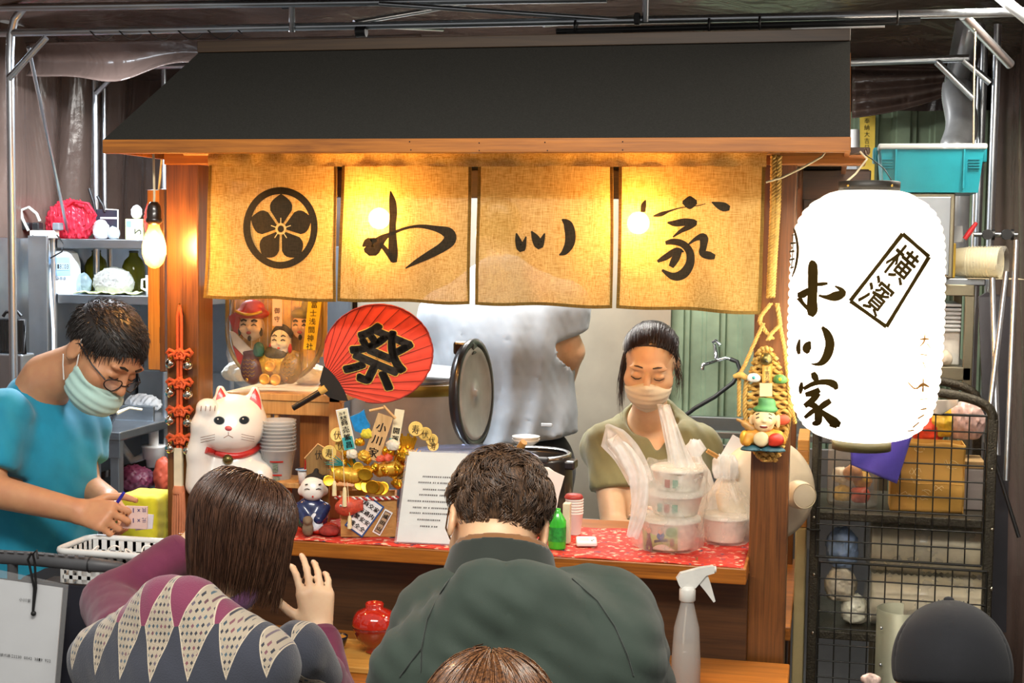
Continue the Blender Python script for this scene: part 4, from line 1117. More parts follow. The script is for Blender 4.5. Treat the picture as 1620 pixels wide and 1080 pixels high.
# ------------------------------------------------------------------ seated guest in the argyle sweater
def argyle_mat():
    m, nt, b = _new('argyle_knit')
    at = nt.nodes.new('ShaderNodeAttribute'); at.attribute_name = 'knit'
    sp = nt.nodes.new('ShaderNodeSeparateXYZ'); nt.links.new(at.outputs['Vector'], sp.inputs[0])
    def mth(op, a, b2=None, c=None):
        n = nt.nodes.new('ShaderNodeMath'); n.operation = op
        for i, x in enumerate((a, b2, c)):
            if x is None: continue
            if isinstance(x, (int, float)): n.inputs[i].default_value = x
            else: nt.links.new(x, n.inputs[i])
        return n.outputs[0]
    u, v = sp.outputs[0], sp.outputs[1]
    def tri(x, f): return mth('MULTIPLY', mth('ABSOLUTE', mth('SUBTRACT', mth('FRACT', mth('MULTIPLY', x, f)), .5)), 2.)
    U, V = tri(u, 1), tri(v, 1)
    dm = mth('LESS_THAN', mth('ADD', U, V), .86)                                 # diamond
    row = mth('LESS_THAN', mth('FRACT', mth('MULTIPLY', mth('ADD', v, .5), .5)), .5)
    line = mth('LESS_THAN', mth('ABSOLUTE', mth('SUBTRACT', mth('ADD', U, V), .86)), .03)
    dots = mth('LESS_THAN', mth('ADD', tri(mth('ADD', mth('MULTIPLY', u, 8), mth('MULTIPLY', v, 0)), 1), tri(mth('MULTIPLY', v, 17), 1)), .66)
    def mixc(f, a, b2):
        n = nt.nodes.new('ShaderNodeMixRGB'); nt.links.new(f, n.inputs[0])
        for i, x in ((1, a), (2, b2)):
            if isinstance(x, tuple): n.inputs[i].default_value = (*x, 1)
            else: nt.links.new(x, n.inputs[i])
        return n.outputs[0]
    wn = nt.nodes.new('ShaderNodeTexWhiteNoise'); wn.noise_dimensions = '2D'
    cb = nt.nodes.new('ShaderNodeCombineXYZ'); nt.links.new(mth('FLOOR', mth('MULTIPLY', u, 8)), cb.inputs[0]); nt.links.new(mth('FLOOR', mth('MULTIPLY', v, 17)), cb.inputs[1]); nt.links.new(cb.outputs[0], wn.inputs[0])
    dotc = ramp(nt, wn.outputs[0], [(.0, hx('#33353d')), (.4, hx('#33353d')), (.45, hx('#7c4a52')), (.75, hx('#47616e')), (1, hx('#33353d'))])
    cream = mixc(dots, hx('#a89b88'), dotc)
    ground = mixc(row, hx('#373a45'), hx('#7a3550'))
    c = mixc(dm, ground, cream); c = mixc(line, c, hx('#c2b49e'))
    nt.links.new(c, b.inputs['Base Color']); b.inputs['Roughness'].default_value = .95; b.inputs['Sheen Weight'].default_value = .3
    bump(nt, b, noise(nt, mapped(nt, (1, 1, 1)), 380, 2), .6, .002)
    return m
def woman_argyle():
    Y = -.86; hc = np.array(P(380, 846, Y)); f = np.array((.42, .80, -.42)); R = frame(f, (.22, .25, 1)); s = .98
    nk = np.array(P(362, 940, Y-.02)); pel = np.array((nk[0]+.02, nk[1]-.16, .56)); TR = frame((.12, 1, 0), nk-pel); ts = np.linalg.norm(nk-pel)/.545
    sL = np.array(P(200, 1015, Y-.0)); eL = np.array(P(180, 955, Y+.22)); wL = np.array(P(292, 868, Y+.32))
    sR = np.array(P(474, 1030, Y)); eR = np.array(P(522, 1125, Y+.18)); wR = np.array(P(503, 1000, Y+.26))
    hr = hand_prims(wR, (-.12, .12, .95), (-.55, .8, .1), 1, ((.35, .6, .4), (.28, .5, .35), (.35, .55, .4), (.45, .6, .4)), (.25, .35), 1.0, .07)
    hl = hand_prims(wL, (.7, .2, .4), (.3, .8, 0), 1, ((.5, .6, .3),)*4, (.4, .3), .92)
    root = thing('person', 'person with a dark brown bob in an argyle sweater seated at the counter', 'person', (pel[0], pel[1], 0))
    nk0 = head_pt(hc, R, s, (0, .03, -.07))
    def body(Q):
        d = smin(d_head(Q, hc, R, s, True), d_cone(Q, nk0, nk, .046, .052), .03)
        d = smin(d, d_torso(Q, pel, TR, ts, .92), .035)
        for L in ([sR, eR, wR], [sL, eL, wL]): d = smin(d, d_chain(Q, L, (.046, .038, .027), .02), .03)
        return smin(smin(d, d_hand(Q, hr), .01), d_hand(Q, hl), .01)
    pts = np.array([hc, nk, pel, sR, sL, eR, eL, wR, wL]); lo, hi = pts.min(0)-.2, pts.max(0)+.2
    part('body', blob(body, lo, hi, .0050, 2), SK3, root)
    def sweater(Q):
        d = d_torso(Q, pel, TR, ts, 1.06, 1.15)-.014
        for a, b, kk in ((sR, eR, .55), (sL, eL, .2)): d = smin(d, d_cone(Q, a, a+(b-a)*kk, .058, .056), .05)
        d = d+.010*wrinkle(Q, 2, (.7, .7, .4))
        return smax(d, -d_cone(Q, nk0, nk, .055, .058), .008)
    V, Fq = blob(sweater, lo, hi, .008, 2)
    sw = part('sweater', (V, Fq), argyle_mat(), root)
    p = (V-pel) @ TR; uu = p[:, 0]*1.0; at = sw.data.attributes.new('knit', 'FLOAT_VECTOR', 'POINT')
    data = np.stack([uu/.066+.62, (p[:, 2]-.525)/.20+1.5, np.zeros(len(V))], 1); at.data.foreach_set('vector', data.astype(np.float32).ravel())
    mk = cloth('plum_knit', '#6a2a45', .95, 420, .15)
    for a, e, w in ((sR, eR, wR), (sL, eL, wL)):
        m1 = a+(e-a)*(.5 if a is sR else .18)
        part('sleeve', blob(lambda Q: d_chain(Q, [m1, e, e+(w-e)*.86], (.062, .060, .044), .03)+.009*wrinkle(Q, 4), np.minimum(np.minimum(a, e), w)-.13, np.maximum(np.maximum(a, e), w)+.13, .007), mk, root)
        u = (w-e)/np.linalg.norm(w-e); part('cuff', MB().tube([e+(w-e)*.82, e+(w-e)*.97], .043, 24).tube([e+(w-e)*.97, e+(w-e)*.975], .040, 24), mk, root)
    cdir = Vector(nk0-nk).normalized(); cc = Vector(nk)+cdir*.012
    part('collar', MB().lathe([(.066, -.022), (.073, -.006), (.068, .014), (.060, .014), (.056, -.006)], cc, 32, cdir, sx=1.05, sy=1.05), cloth('plum_rib', '#4e2a4a', .95, 300), root)
    # bob: strands from the parting fall over the skull and hang down
    n = 3400; k = 14; t = np.linspace(0, 1, k); hp = []
    G = R.T @ np.array((0, 0, -1.))                      # gravity in head axes
    ph = RNG.uniform(-2.45, 2.45, n); th0 = RNG.uniform(.0, 1, n)**.8*1.35; lay = RNG.uniform(.004, .020, n); ln = RNG.uniform(.075, .12, n)
    clump = np.round(ph*16)/16; ph = ph*.6+clump*.4
    for i in range(n):
        thr = np.linspace(th0[i], 1.62, 8); a = on_skull(thr, np.full(8, ph[i]), lay[i]*np.minimum(1, .15+np.arange(8)*.3)+.004*np.sin(thr*1.2))
        e = a[-1]; dr = a[-1]-a[-2]; dr = dr/np.linalg.norm(dr)*.5+G*.85; out = np.array([math.sin(ph[i]), math.cos(ph[i]), 0])
        tail = [e+dr*ln[i]*v-out*.020*v*v*(1 if abs(ph[i]) < 2 else .3) for v in np.linspace(.14, 1, k-8)]
        hp.append(np.concatenate([a, tail]))
    hp = np.array(hp); hp += RNG.normal(size=(n, 1, 3))*.0012
    W = (hp.reshape(-1, 3)*s) @ R.T+hc
    def cap(Q):
        p = ((Q-hc) @ R)/s; d = d_ell(p, (0, .014, .038), (.077, .097, .083)); g = p-(p @ G)[:, None]*0
        d = smin(d, d_cone(p, (0, .025, .0), np.array((0, .03, .0))+G*.07, .072, .058), .04)
        return smax(d, -(p[:, 1]+.055-.2*np.abs(p[:, 0])), .01)*s
    part('hair', merge(blob(cap, hc-.25, hc+.22, .007, 1), strands(W.reshape(n, k, 3), .0013)), HBR, root)
    legs(root, pel+np.array((-.09, 0, -.02)), pel+np.array((.09, 0, -.02)), (pel[0]-.08, pel[1]+.38, .50), (pel[0]+.14, pel[1]+.38, .50), (pel[0]-.08, pel[1]+.34, .07), (pel[0]+.14, pel[1]+.34, .07), cloth('navy_trousers', '#242a38', .9))
    return pel
PEL1 = woman_argyle()

# ------------------------------------------------------------------ seated guest in the green jacket
def man_green():
    Y = -1.0; hc = np.array(P(786, 834, Y+.05)); f = np.array((-.36, .76, -.58)); R = frame(f, (-.02, .55, 1)); s = 1.08
    nk = np.array(P(808, 925, Y-.0)); pel = np.array((nk[0]+.085, nk[1]-.20, .58)); TR = frame((-.22, 1, 0), nk-pel); ts = np.linalg.norm(nk-pel)/.545
    sL = np.array(P(700, 980, Y-.065)); eL = np.array(P(648, 1140, Y+.06)); wL = np.array(P(690, 1130, Y+.36))
    sR = np.array(P(948, 980, Y-.065)); eR = np.array(P(1020, 1140, Y+.05)); wR = np.array(P(960, 1140, Y+.36))
    hr = hand_prims(wR, (-.5, .8, .1), (-.6, -.2, -.6), -1, s=1); hl = hand_prims(wL, (.5, .8, .1), (.6, -.2, -.6), 1, s=1)
    root = thing('person', 'person in a dark green jacket with brown collar bent over the counter', 'person', (pel[0], pel[1], 0))
    nk0 = head_pt(hc, R, s, (0, .025, -.06))
    def body(Q):
        d = smin(d_head(Q, hc, R, s), d_cone(Q, nk0, nk, .058, .062), .03)
        d = smin(d, d_torso(Q, pel, TR, ts, .82, .9), .04)
        for L in ([sR, eR, wR], [sL, eL, wL]): d = smin(d, d_chain(Q, L, (.054, .045, .03), .02), .03)
        return smin(smin(d, d_hand(Q, hr), .01), d_hand(Q, hl), .01)
    pts = np.array([hc, nk, pel, sR, sL, eR, eL, wR, wL]); lo, hi = pts.min(0)-.22, pts.max(0)+.22
    part('body', blob(body, lo, hi, .0055, 2), SK2, root)
    seamL = (sL, eL)
    def jacket(Q):
        p = (Q-pel) @ TR
        d = d_torso(Q, pel, TR, ts, .84, .86)-.018
        for a, b, c_ in ((sR, eR, wR), (sL, eL, wL)):
            d = smin(d, d_chain(Q, [a, b, b+(c_-b)*.85], (.084, .072, .055), .05), .13)
        d = d+.018*wrinkle(Q, 11, (.4, .4, .6))+.004*np.sin(p[:, 0]*38+p[:, 2]*25+3*np.sin(p[:, 2]*6))
        # raglan seams pressed in
        for sg in (-1, 1):
            ln = np.abs((sg*p[:, 0]-(.185-.28*(p[:, 2]/ts-.30)))); d = d+.0035*np.exp(-(ln/.006)**2)*(p[:, 1] > 0)
        return smax(d, -d_cone(Q, nk0, nk+(nk-nk0)*.1, .064, .072), .008)
    part('jacket', blob(jacket, lo, hi, .0082, 2), cloth('dark_green_twill', '#2b382f', .8, 800, .1, .1), root)
    def on_jacket(px, py):
        d = CF + CR*(px-810)/FPX + CU*(540-py)/FPX; tt = 1.6
        for _ in range(60):
            v = float(jacket((CAM_POS+d*tt)[None])[0]); tt += v*.7
            if v < .0006: break
        return CAM_POS+d*(tt-.0008) if v < .004 else None
    for L in ([(712, 915), (692, 945), (676, 980), (667, 1025), (666, 1076)], [(905, 915), (945, 950), (972, 990), (992, 1035), (1004, 1076)], [(667, 1025), (646, 1052), (630, 1074)]):
        q = [Vector((*a, 0)) for a in L]; pts_ = []
        for i in range(len(q)-1): pts_ += [q[i].lerp(q[i+1], j/6) for j in range(6)]
        part('seam', MB().tube([b for b in (on_jacket(a.x, a.y) for a in pts_) if b is not None], .0013, 6), cloth('seam_green', '#1a221c', .9), root)
    cd = np.array((-.05, .50, .86)); cd /= np.linalg.norm(cd); cc = np.array(P(794, 902, Y+.0))+np.array((0, -.012, 0))
    def band(z0, z1, r0, r1, th):
        def fn(Q):
            q = Q-cc; z = q @ cd; e = q-z[:, None]*cd; rad = np.hypot(e[:, 0]/1.12, np.hypot(e[:, 1], e[:, 2])); t = np.clip((z-z0)/(z1-z0), 0, 1)
            return np.maximum(np.abs(rad-(r0+(r1-r0)*t))-th, np.maximum(z-z1, z0-z))
        return fn
    part('collar', blob(band(-.035, .038, .092, .076, .0045), cc-.16, cc+.16, .005, 1), cloth('collar_green', '#1d241d', .85, 700), root)
    part('collar_lining', blob(band(-.02, .048, .080, .069, .0055), cc-.16, cc+.16, .005, 1), cloth('brown_corduroy', '#7d5430', .95, 260), root)
    # hair: waves on top, cropped at the nape
    def cap(Q):
        p = ((Q-hc) @ R)/s; d = d_ell(p, (0, .014, .040), (.078, .098, .085))
        edge = np.where(p[:, 1] > .0, -(p[:, 2]+.105)+np.clip(np.abs(p[:, 0])-.05, 0, 1)*1.6, -(p[:, 2]-.045)-(p[:, 1])*.5)
        return smax(d, edge*.8, .008)*s
    base = blob(cap, hc-.17, hc+.17, .0055, 1); k = 9; t = np.linspace(0, 1, k)
    NC = 380; cth = np.arccos(1-RNG.uniform(0, 1, NC)*1.75); cph = RNG.uniform(-PI, PI, NC); cang = RNG.uniform(-.9, .9, NC)+np.where(cth < .9, RNG.choice([-1.2, 1.2], NC), 0); P_ = []
    for c in range(NC):
        m_ = 13; th_ = cth[c]+RNG.normal(size=m_)*.055; ph_ = cph[c]+RNG.normal(size=m_)*.055/max(.3, math.sin(cth[c])); rt = on_skull(th_, ph_, .004)
        y, z, x = rt[:, 1], rt[:, 2], rt[:, 0]; kp = np.where(y > 0, z > -.10+np.clip(np.abs(x)-.05, 0, 1)*1.6, z > .045-y*.5); rt = rt[kp]
        if not len(rt): continue
        nr = rt-np.array([0, .012, .036]); nr /= np.linalg.norm(nr, axis=1, keepdims=True); top = np.clip((rt[:, 2]+.01)/.055, 0, 1)[:, None]
        dn = np.array([0, .35, -1.])-nr*(nr @ np.array([0, .35, -1.]))[:, None]; dn /= np.linalg.norm(dn, axis=1, keepdims=True)+1e-6; sd = np.cross(nr, dn)
        L = (.013+.030*top)*RNG.uniform(.8, 1.15, (len(rt), 1)); a0 = cang[c]; pts_ = [rt]
        for j in range(1, k):
            v = j/(k-1); al = a0*(1-.3*v)+1.3*math.sin(v*3.1+c)*.5
            step = (dn*math.cos(al)+sd*math.sin(al))*(.35+.65*v)+nr*(1.0*(1-v*1.55))*(.25+.75*top)
            pts_.append(pts_[-1]+step*L/(k-1))
        P_.append(np.stack(pts_, 1))
    P_ = np.concatenate(P_); n = len(P_); W = (P_.reshape(-1, 3)*s) @ R.T+hc
    part('hair', merge(base, strands(W.reshape(n, k, 3), .0014)), HCU, root)
    gl = MB()
    for sx in (-1, 1): gl.tube([head_pt(hc, R, s, v) for v in ((sx*.062, -.094, .004), (sx*.079, -.05, .008), (sx*.084, .014, .016), (sx*.081, .03, .0))], .0016, 6)
    for sx in (-1, 1): gl.tube([head_pt(hc, R, s, (sx*(.034+.026*math.cos(a)), -.102, -.004+.019*math.sin(a))) for a in np.linspace(0, 2*PI, 20, endpoint=False)], .0014, 6, closed=True)
    gl.tube([head_pt(hc, R, s, v) for v in ((-.009, -.102, 0), (.009, -.102, 0))], .0014, 6)
    part('spectacles', gl, mat('gold_wire', '#b99a5a', .3, 1), root)
    legs(root, pel+np.array((-.10, 0, -.03)), pel+np.array((.10, 0, -.03)), (pel[0]-.16, pel[1]+.42, .52), (pel[0]+.12, pel[1]+.42, .52), (pel[0]-.16, pel[1]+.38, .07), (pel[0]+.12, pel[1]+.38, .07), cloth('dark_jeans', '#2b2f3a', .9), (.1, .07, .05))
    return pel
PEL2 = man_green()

# ------------------------------------------------------------------ two more guests at the lower edge: brown hair, black cap
def guest_front():
    hc = np.array(P(775, 1192, -1.72)); R = frame((-.05, 1, -.1), (0, 0, 1)); s = 1.0; root = thing('person', 'head with parted brown hair at the lower edge in front of green jacket', 'person', (hc[0], hc[1]-.05, 0))
    nk = hc+np.array((0, -.04, -.2)); pel = np.array((hc[0], hc[1]-.08, .52)); TR = frame((0, 1, 0), nk-pel); ts = np.linalg.norm(nk-pel)/.55
    def body(Q):
        d = smin(d_head(Q, hc, R, s, True), d_cone(Q, hc+np.array((0, -.03, -.06)), nk, .047, .055), .03); return smin(d, d_torso(Q, pel, TR, ts, .95), .04)
    part('body', blob(body, (hc[0]-.3, hc[1]-.3, .38), hc+.25, .009, 1), SK3, root)
    part('sweater', blob(lambda Q: smax(d_torso(Q, pel, TR, ts, 1.1, 1.2)-.015, -d_cone(Q, hc, nk, .05, .056), .01), (hc[0]-.34, hc[1]-.32, .30), (hc[0]+.34, hc[1]+.25, 1.2), .012, 2), cloth('grey_knit', '#54525a', .95, 400), root)
    n = 2600; k = 12; ph = RNG.uniform(-2.5, 2.5, n); th0 = RNG.uniform(.03, .8, n); lay = RNG.uniform(.003, .016, n); hp = []
    for i in range(n):
        thr = np.linspace(th0[i], 1.6, 8); a = on_skull(thr, np.full(8, ph[i]), lay[i]); e = a[-1]; hp.append(np.concatenate([a, [e+np.array([0, 0, -1.])*.13*v for v in (.25, .5, .75, 1)]]))
    hp = np.array(hp)+RNG.normal(size=(n, 1, 3))*.001
    W = (hp.reshape(-1, 3)*s) @ R.T+hc
    capm = blob(lambda Q: smax(d_ell((Q-hc) @ R, (0, .014, .038), (.080, .100, .085)), -(((Q-hc) @ R)[:, 1]+.06), .01), hc-.2, hc+.2, .008, 1)
    part('hair', merge(capm, strands(W.reshape(n, k, 3), .0012)), hair_mat('chestnut_hair', '#2a1810', '#8a5a34', .3), root)
    legs(root, pel+np.array((-.09, 0, -.02)), pel+np.array((.09, 0, -.02)), (pel[0]-.1, pel[1]+.16, .40), (pel[0]+.1, pel[1]+.16, .40), (pel[0]-.1, pel[1]+.12, .07), (pel[0]+.1, pel[1]+.12, .07), cloth('navy_trousers', '#242a38', .9))
    return pel
def guest_cap():
    hc = np.array(P(1507, 1086, -.95)); R = frame((.08, 1, -.28), (-.06, .2, 1)); s = 1.10; root = thing('person', 'head in a plain black cap at the lower right corner', 'person', (hc[0], hc[1]-.05, 0))
    nk = hc+np.array((.03, -.05, -.2)); pel = np.array((hc[0]+.05, hc[1]-.12, .52)); TR = frame((0, 1, 0), nk-pel); ts = np.linalg.norm(nk-pel)/.55
    part('body', blob(lambda Q: smin(smin(d_head(Q, hc, R, s), d_cone(Q, hc+np.array((0, -.03, -.06)), nk, .055, .06), .03), d_torso(Q, pel, TR, ts, 1.0), .04), (hc[0]-.3, hc[1]-.35, .38), hc+.25, .009, 1), SK2, root)
    part('jacket', blob(lambda Q: smax(d_torso(Q, pel, TR, ts, 1.15, 1.2)-.015, -d_cone(Q, hc, nk, .06, .062), .01), (hc[0]-.36, hc[1]-.36, .30), (hc[0]+.36, hc[1]+.25, 1.2), .012, 2), cloth('black_jacket', '#1c1d22', .85), root)
    part('hair', blob(lambda Q: smax(smax(d_ell(((Q-hc) @ R)/s, (0, .014, .03), (.079, .098, .086)), -(((Q-hc) @ R)[:, 2]/s+.06), .01), -(((Q-hc) @ R)[:, 1]/s+.02), .01), hc-.2, hc+.2, .007, 1), HB, root)
    def cap(Q):
        p = ((Q-hc) @ R)/s; d = d_ell(p, (0, .010, .030), (.089, .112, .100)); a = np.arctan2(p[:, 0], p[:, 1])
        d = d+.0035*np.exp(-(np.abs(((a/(PI/3)+.5) % 1)-.5)/.03)**2)*np.clip((p[:, 2]-.0)/.05, 0, 1)
        return smax(d, -(p[:, 2]-.005), .006)*s
    cp = part('cap', blob(cap, hc-.2, hc+.2, .005, 1), cloth('black_cap_twill', '#15161b', .9, 700, .2, .05), root)
    tp = head_pt(hc, R, s, (0, .010, .130)); part('cap_button', MB().sphere(tp, .009, 12, 8, (1, 1, .6)), MATS['black_cap_twill'], cp)
    def brim(Q):
        p = ((Q-hc) @ R)/s; e = np.maximum(np.abs(p[:, 2]-.012-.10*(p[:, 1]+.1)+.9*p[:, 0]**2)-.002, np.hypot(p[:, 0]/.082, (p[:, 1]+.075)/.105)*.09-.09); return np.maximum(e, p[:, 1]+.055)*s
    part('brim', blob(brim, hc-.24, hc+.24, .005, 1), MATS['black_cap_twill'], cp)
    legs(root, pel+np.array((-.09, 0, -.02)), pel+np.array((.09, 0, -.02)), (pel[0]-.1, pel[1]+.36, .48), (pel[0]+.1, pel[1]+.36, .48), (pel[0]-.1, pel[1]+.33, .07), (pel[0]+.1, pel[1]+.33, .07), cloth('dark_jeans', '#2b2f3a', .9))
    return pel
PEL3 = guest_front(); PEL4 = guest_cap()
stool_lab = ['round wooden stool under the guest in the argyle sweater', 'round wooden stool under the guest in the green jacket', 'round wooden stool under the guest with brown hair', 'round wooden stool under the guest in the black cap']
for pl, lb in zip((PEL1, PEL2, PEL3, PEL4), stool_lab):
    zt = pl[2]-.16; t = thing('stool', lb, 'stool', (pl[0], pl[1], 0), 'stools at the stall')
    part('seat', MB().cyl((pl[0], pl[1], zt-.03), .16, .03, 28, bev=.006), W_long, t)
    for a in (.78, 2.36, 3.93, 5.5):
        part('leg', MB().tube([(pl[0]+.12*math.cos(a), pl[1]+.12*math.sin(a), zt-.03), (pl[0]+.16*math.cos(a), pl[1]+.16*math.sin(a), 0)], .014, 10), W_dark, t)

# ================================================================== things on and around the counter
CZ = 1.0242                                  # top of the cloth on the counter
load_glyphs('祭富士浅間神社御守商売繁昌盛開運小川家内安全交通成田山伏千客万来寿0123456789×:.共元')
GOLD = mat('gold_foil', '#d8a52c', .28, .9, var=.2, vscale=60); GOLDP = mat('gold_paint', '#d9a93a', .4, .4, var=.15, vscale=50)
RED = mat('lacquer_red', '#b5231a', .3, coat=.4); WHITE = mat('white_ceramic', '#ece8e0', .3, coat=.3, var=.04); INKB = mat('black_ink', '#181614', .8, var=.1)
CREAM = mat('cream_paper', '#eadfb8', .8, var=.06); BLUEP = mat('blue_print', '#22508c', .7); PAPER = mat('white_paper', '#e9e9e6', .8, var=.04)
YELP = mat('yellow_paper', '#e8c21c', .7, var=.08); TEAL = mat('teal_print', '#3aa0a0', .7); PINKP = mat('pink_paper', '#e8c3b4', .8, var=.05)
def hgt(c): return Vector(c)
def local_frame(c, fwd):
    """place(x, y, z): x to the viewer's right, y away from the viewer, z up; units metres"""
    f = Vector((fwd[0], fwd[1], 0)).normalized(); xr = Vector((-f.y, f.x, 0)); c = Vector(c)
    return lambda x, y, z: c + xr*x - f*y + Vector((0, 0, z)), np.array([[xr[i], -f[i], (0, 0, 1)[i]] for i in range(3)])
def box_frame(mb, pl, lo, hi, bev=0):
    b = MB().box(lo, hi, bev); mb.add([pl(*p) for p in b.v], b.f); return mb
def crumple(c, prof, seg=40, amp=.006, f=9, sx=1, sy=1, seed=0, rotz_=0, top_open=True):
    """film bag: rings (z, rx, ry) about c with creases"""
    rg = np.random.default_rng(seed); ph = rg.uniform(0, 6.28, 8); mb = MB(); vs = []; n = len(prof)
    for i, (z, rx, ry) in enumerate(prof):
        for k in range(seg):
            a = 2*PI*k/seg; w = amp*(math.sin(f*a+ph[0]+z*40)+.7*math.sin((f+4)*a+ph[1]-z*70)+.5*math.sin(3*a+ph[2]+z*25))
            ca, sa = math.cos(a), math.sin(a); e = .72; ca = math.copysign(abs(ca)**e, ca); sa = math.copysign(abs(sa)**e, sa)
            x, y = (rx+w)*ca, (ry+w)*sa; vs.append((c[0]+x*math.cos(rotz_)-y*math.sin(rotz_), c[1]+x*math.sin(rotz_)+y*math.cos(rotz_), c[2]+z+.4*w))
    mb.add(vs, [(i*seg+k, i*seg+(k+1) % seg, (i+1)*seg+(k+1) % seg, (i+1)*seg+k) for i in range(n-1) for k in range(seg)], True)
    mb.add(vs[:seg], [tuple(range(seg))[::-1]], True); return mb
def heap(c, r, amp=.25, seed=0, h=.006, f=40):
    """irregular crumpled lump"""
    rg = np.random.default_rng(seed); ks = [(rg.normal(size=3)*f*3.2, rg.uniform(0, 6.28)) for _ in range(5)]; c = np.array(c); r = np.array(r)
    def fn(Q):
        v = sum(1-2*np.abs(np.sin((Q @ k)*.5+p)) for k, p in ks)/5
        return smax(d_ell(Q, c, r)+v*amp*r.min(), (c[2]-r[2]*.8)-Q[:, 2], .004)
    return blob(fn, c-r*1.4, c+r*1.4, h, 1)

# lucky cat -------------------------------------------------------------
def lucky_cat():
    c = P(364, 668, .05); k = mpp(c); fw = Vector((.52, -.95, 0)).normalized(); pl, Rm = local_frame(c, fw); c_ = np.array(c); zb = (CZ-c.z)/k
    t = thing('lucky_cat', 'white ceramic beckoning cat with red collar and raised paw', 'figurine', (c.x, c.y, CZ))
    L = lambda Q: ((Q-c_) @ Rm)/k
    def body(Q):
        p = L(Q); d = d_ell(p, (3, 0, 0), (55, 47, 45)); d = smin(d, d_ell(p, (-2, -18, -16), (46, 34, 26)), 14)
        d = smin(d, d_ell(p, (8, 8, -112), (64, 54, 78)), 20); d = smax(d, zb-p[:, 2], 3)
        for ex, ez, lean in ((-11, 32, -4), (35, 30, 4)):
            d = smin(d, d_cone(p, (ex, 0, ez-4), (ex+lean, 0, ez+20), 17, 7), 5)
        d = smin(d, d_chain(p, [(-46, -8, -95), (-50, -14, -45), (-46, -22, 0), (-38, -24, 24)], (24, 17, 14, 14), 10), 8)
        d = smin(d, d_ell(p, (-37, -26, 28), (17, 15, 14)), 6)
        d = smin(d, d_chain(p, [(45, -25, -80), (40, -45, -125)], (20, 17), 10), 12)
        return d*k
    part('body', blob(body, c_-np.array((.16, .15, .30)), c_+np.array((.16, .15, .14)), .004, 2), WHITE, t)
    for ex, ez in ((-13.5, 36), (36.5, 34)):
        mb = MB(); vs = []
        for i in range(7):
            u = i/6; w = 10.5*(1-u**2.2)
            yy = -18.5+9.5*u
            vs += [pl((ex-w+(-2 if ex < 0 else 2)*u)*k, yy*k, (ez-13+34*u)*k), pl((ex+(-2 if ex < 0 else 2)*u)*k, (yy-1.5)*k, (ez-13+34*u)*k), pl((ex+w+(-2 if ex < 0 else 2)*u)*k, yy*k, (ez-13+34*u)*k)]
        mb.add(vs, [(i*3+j, i*3+j+1, i*3+j+4, i*3+j+3) for i in range(6) for j in range(2)], True)
        part('inner_ear', mb, mat('cat_red', '#c02a24', .35, coat=.3), t)
    def on(x, z, off=.6):                    # nearest point of the face in front of (x, z)
        lo, hi = -70., 0.
        o = c_+Rm @ (np.array((x, 0, z))*k)
        for _ in range(24):
            m = (lo+hi)/2; q = (c_+Rm @ (np.array((x, m, z))*k))[None]
            if body(q)[0] > 0: lo = m
            else: hi = m
        return pl(x*k, (lo-off)*k, z*k)
    for ex in (-20, 18):
        for nm, rx, rz, m_, of in (('eye', 8.2, 6.2, mat('cat_eye_rim', '#3a4a50', .3), .4), ('iris', 6.6, 5.4, mat('cat_eye', '#15181c', .15, coat=.5), .9)):
            mb = MB(); pts = [on(ex, 9, of)]+[on(ex+rx*math.cos(a), 9+rz*math.sin(a), of) for a in np.linspace(0, 2*PI, 20, endpoint=False)]
            mb.add(pts, [(0, i+1, (i+1) % 20+1) for i in range(20)]); part(nm, mb, m_, t)
        part('eye_glint', MB().sphere(on(ex-2, 11, 1.2), 1.3*k, 8, 6), WHITE, t)
    part('nose', MB().sphere(on(-7, -3, -1), 5.2*k, 12, 8, (1.25, .7, .8)), mat('cat_nose', '#c4565c', .4), t)
    mb = MB()
    for pts in ([(-7, -8), (-7, -13), (-14, -17)], [(-7, -13), (0, -17)]): mb.tube([on(*q, .2) for q in pts], .55*k, 5)
    part('mouth', mb, mat('cat_line', '#8a6a5a', .6), t)
    for sx in (-1, 1):
        for dz in (-8, -12, -16): part('whisker', MB().tube([on(-7+sx*(20+i*7), dz-4-i*2, .2) for i in range(4)], .35*k, 4), mat('cat_line', '#8a6a5a', .6), t)
    def ring(x0, x1, z0, n=28): return [on(x0+(x1-x0)*i/n, z0-11*math.sin(PI*i/n), .5) for i in range(n+1)]
    part('collar', MB().tube(ring(-40, 50, -38), 5.5*k, 10), mat('cat_red', '#c02a24', .35, coat=.3), t)
    part('bell', MB().sphere(on(-6, -54, 3), 8.5*k, 14, 10), mat('bell_bronze', '#6b6238', .35, .8), t)
    for i in range(4): part('claw_line', MB().tube([pl((-48+i*7)*k, -41.5*k, 24*k), pl((-47+i*7)*k, -41*k, 32*k)], .6*k, 5), mat('cat_line', '#8a6a5a', .6), t)
lucky_cat()

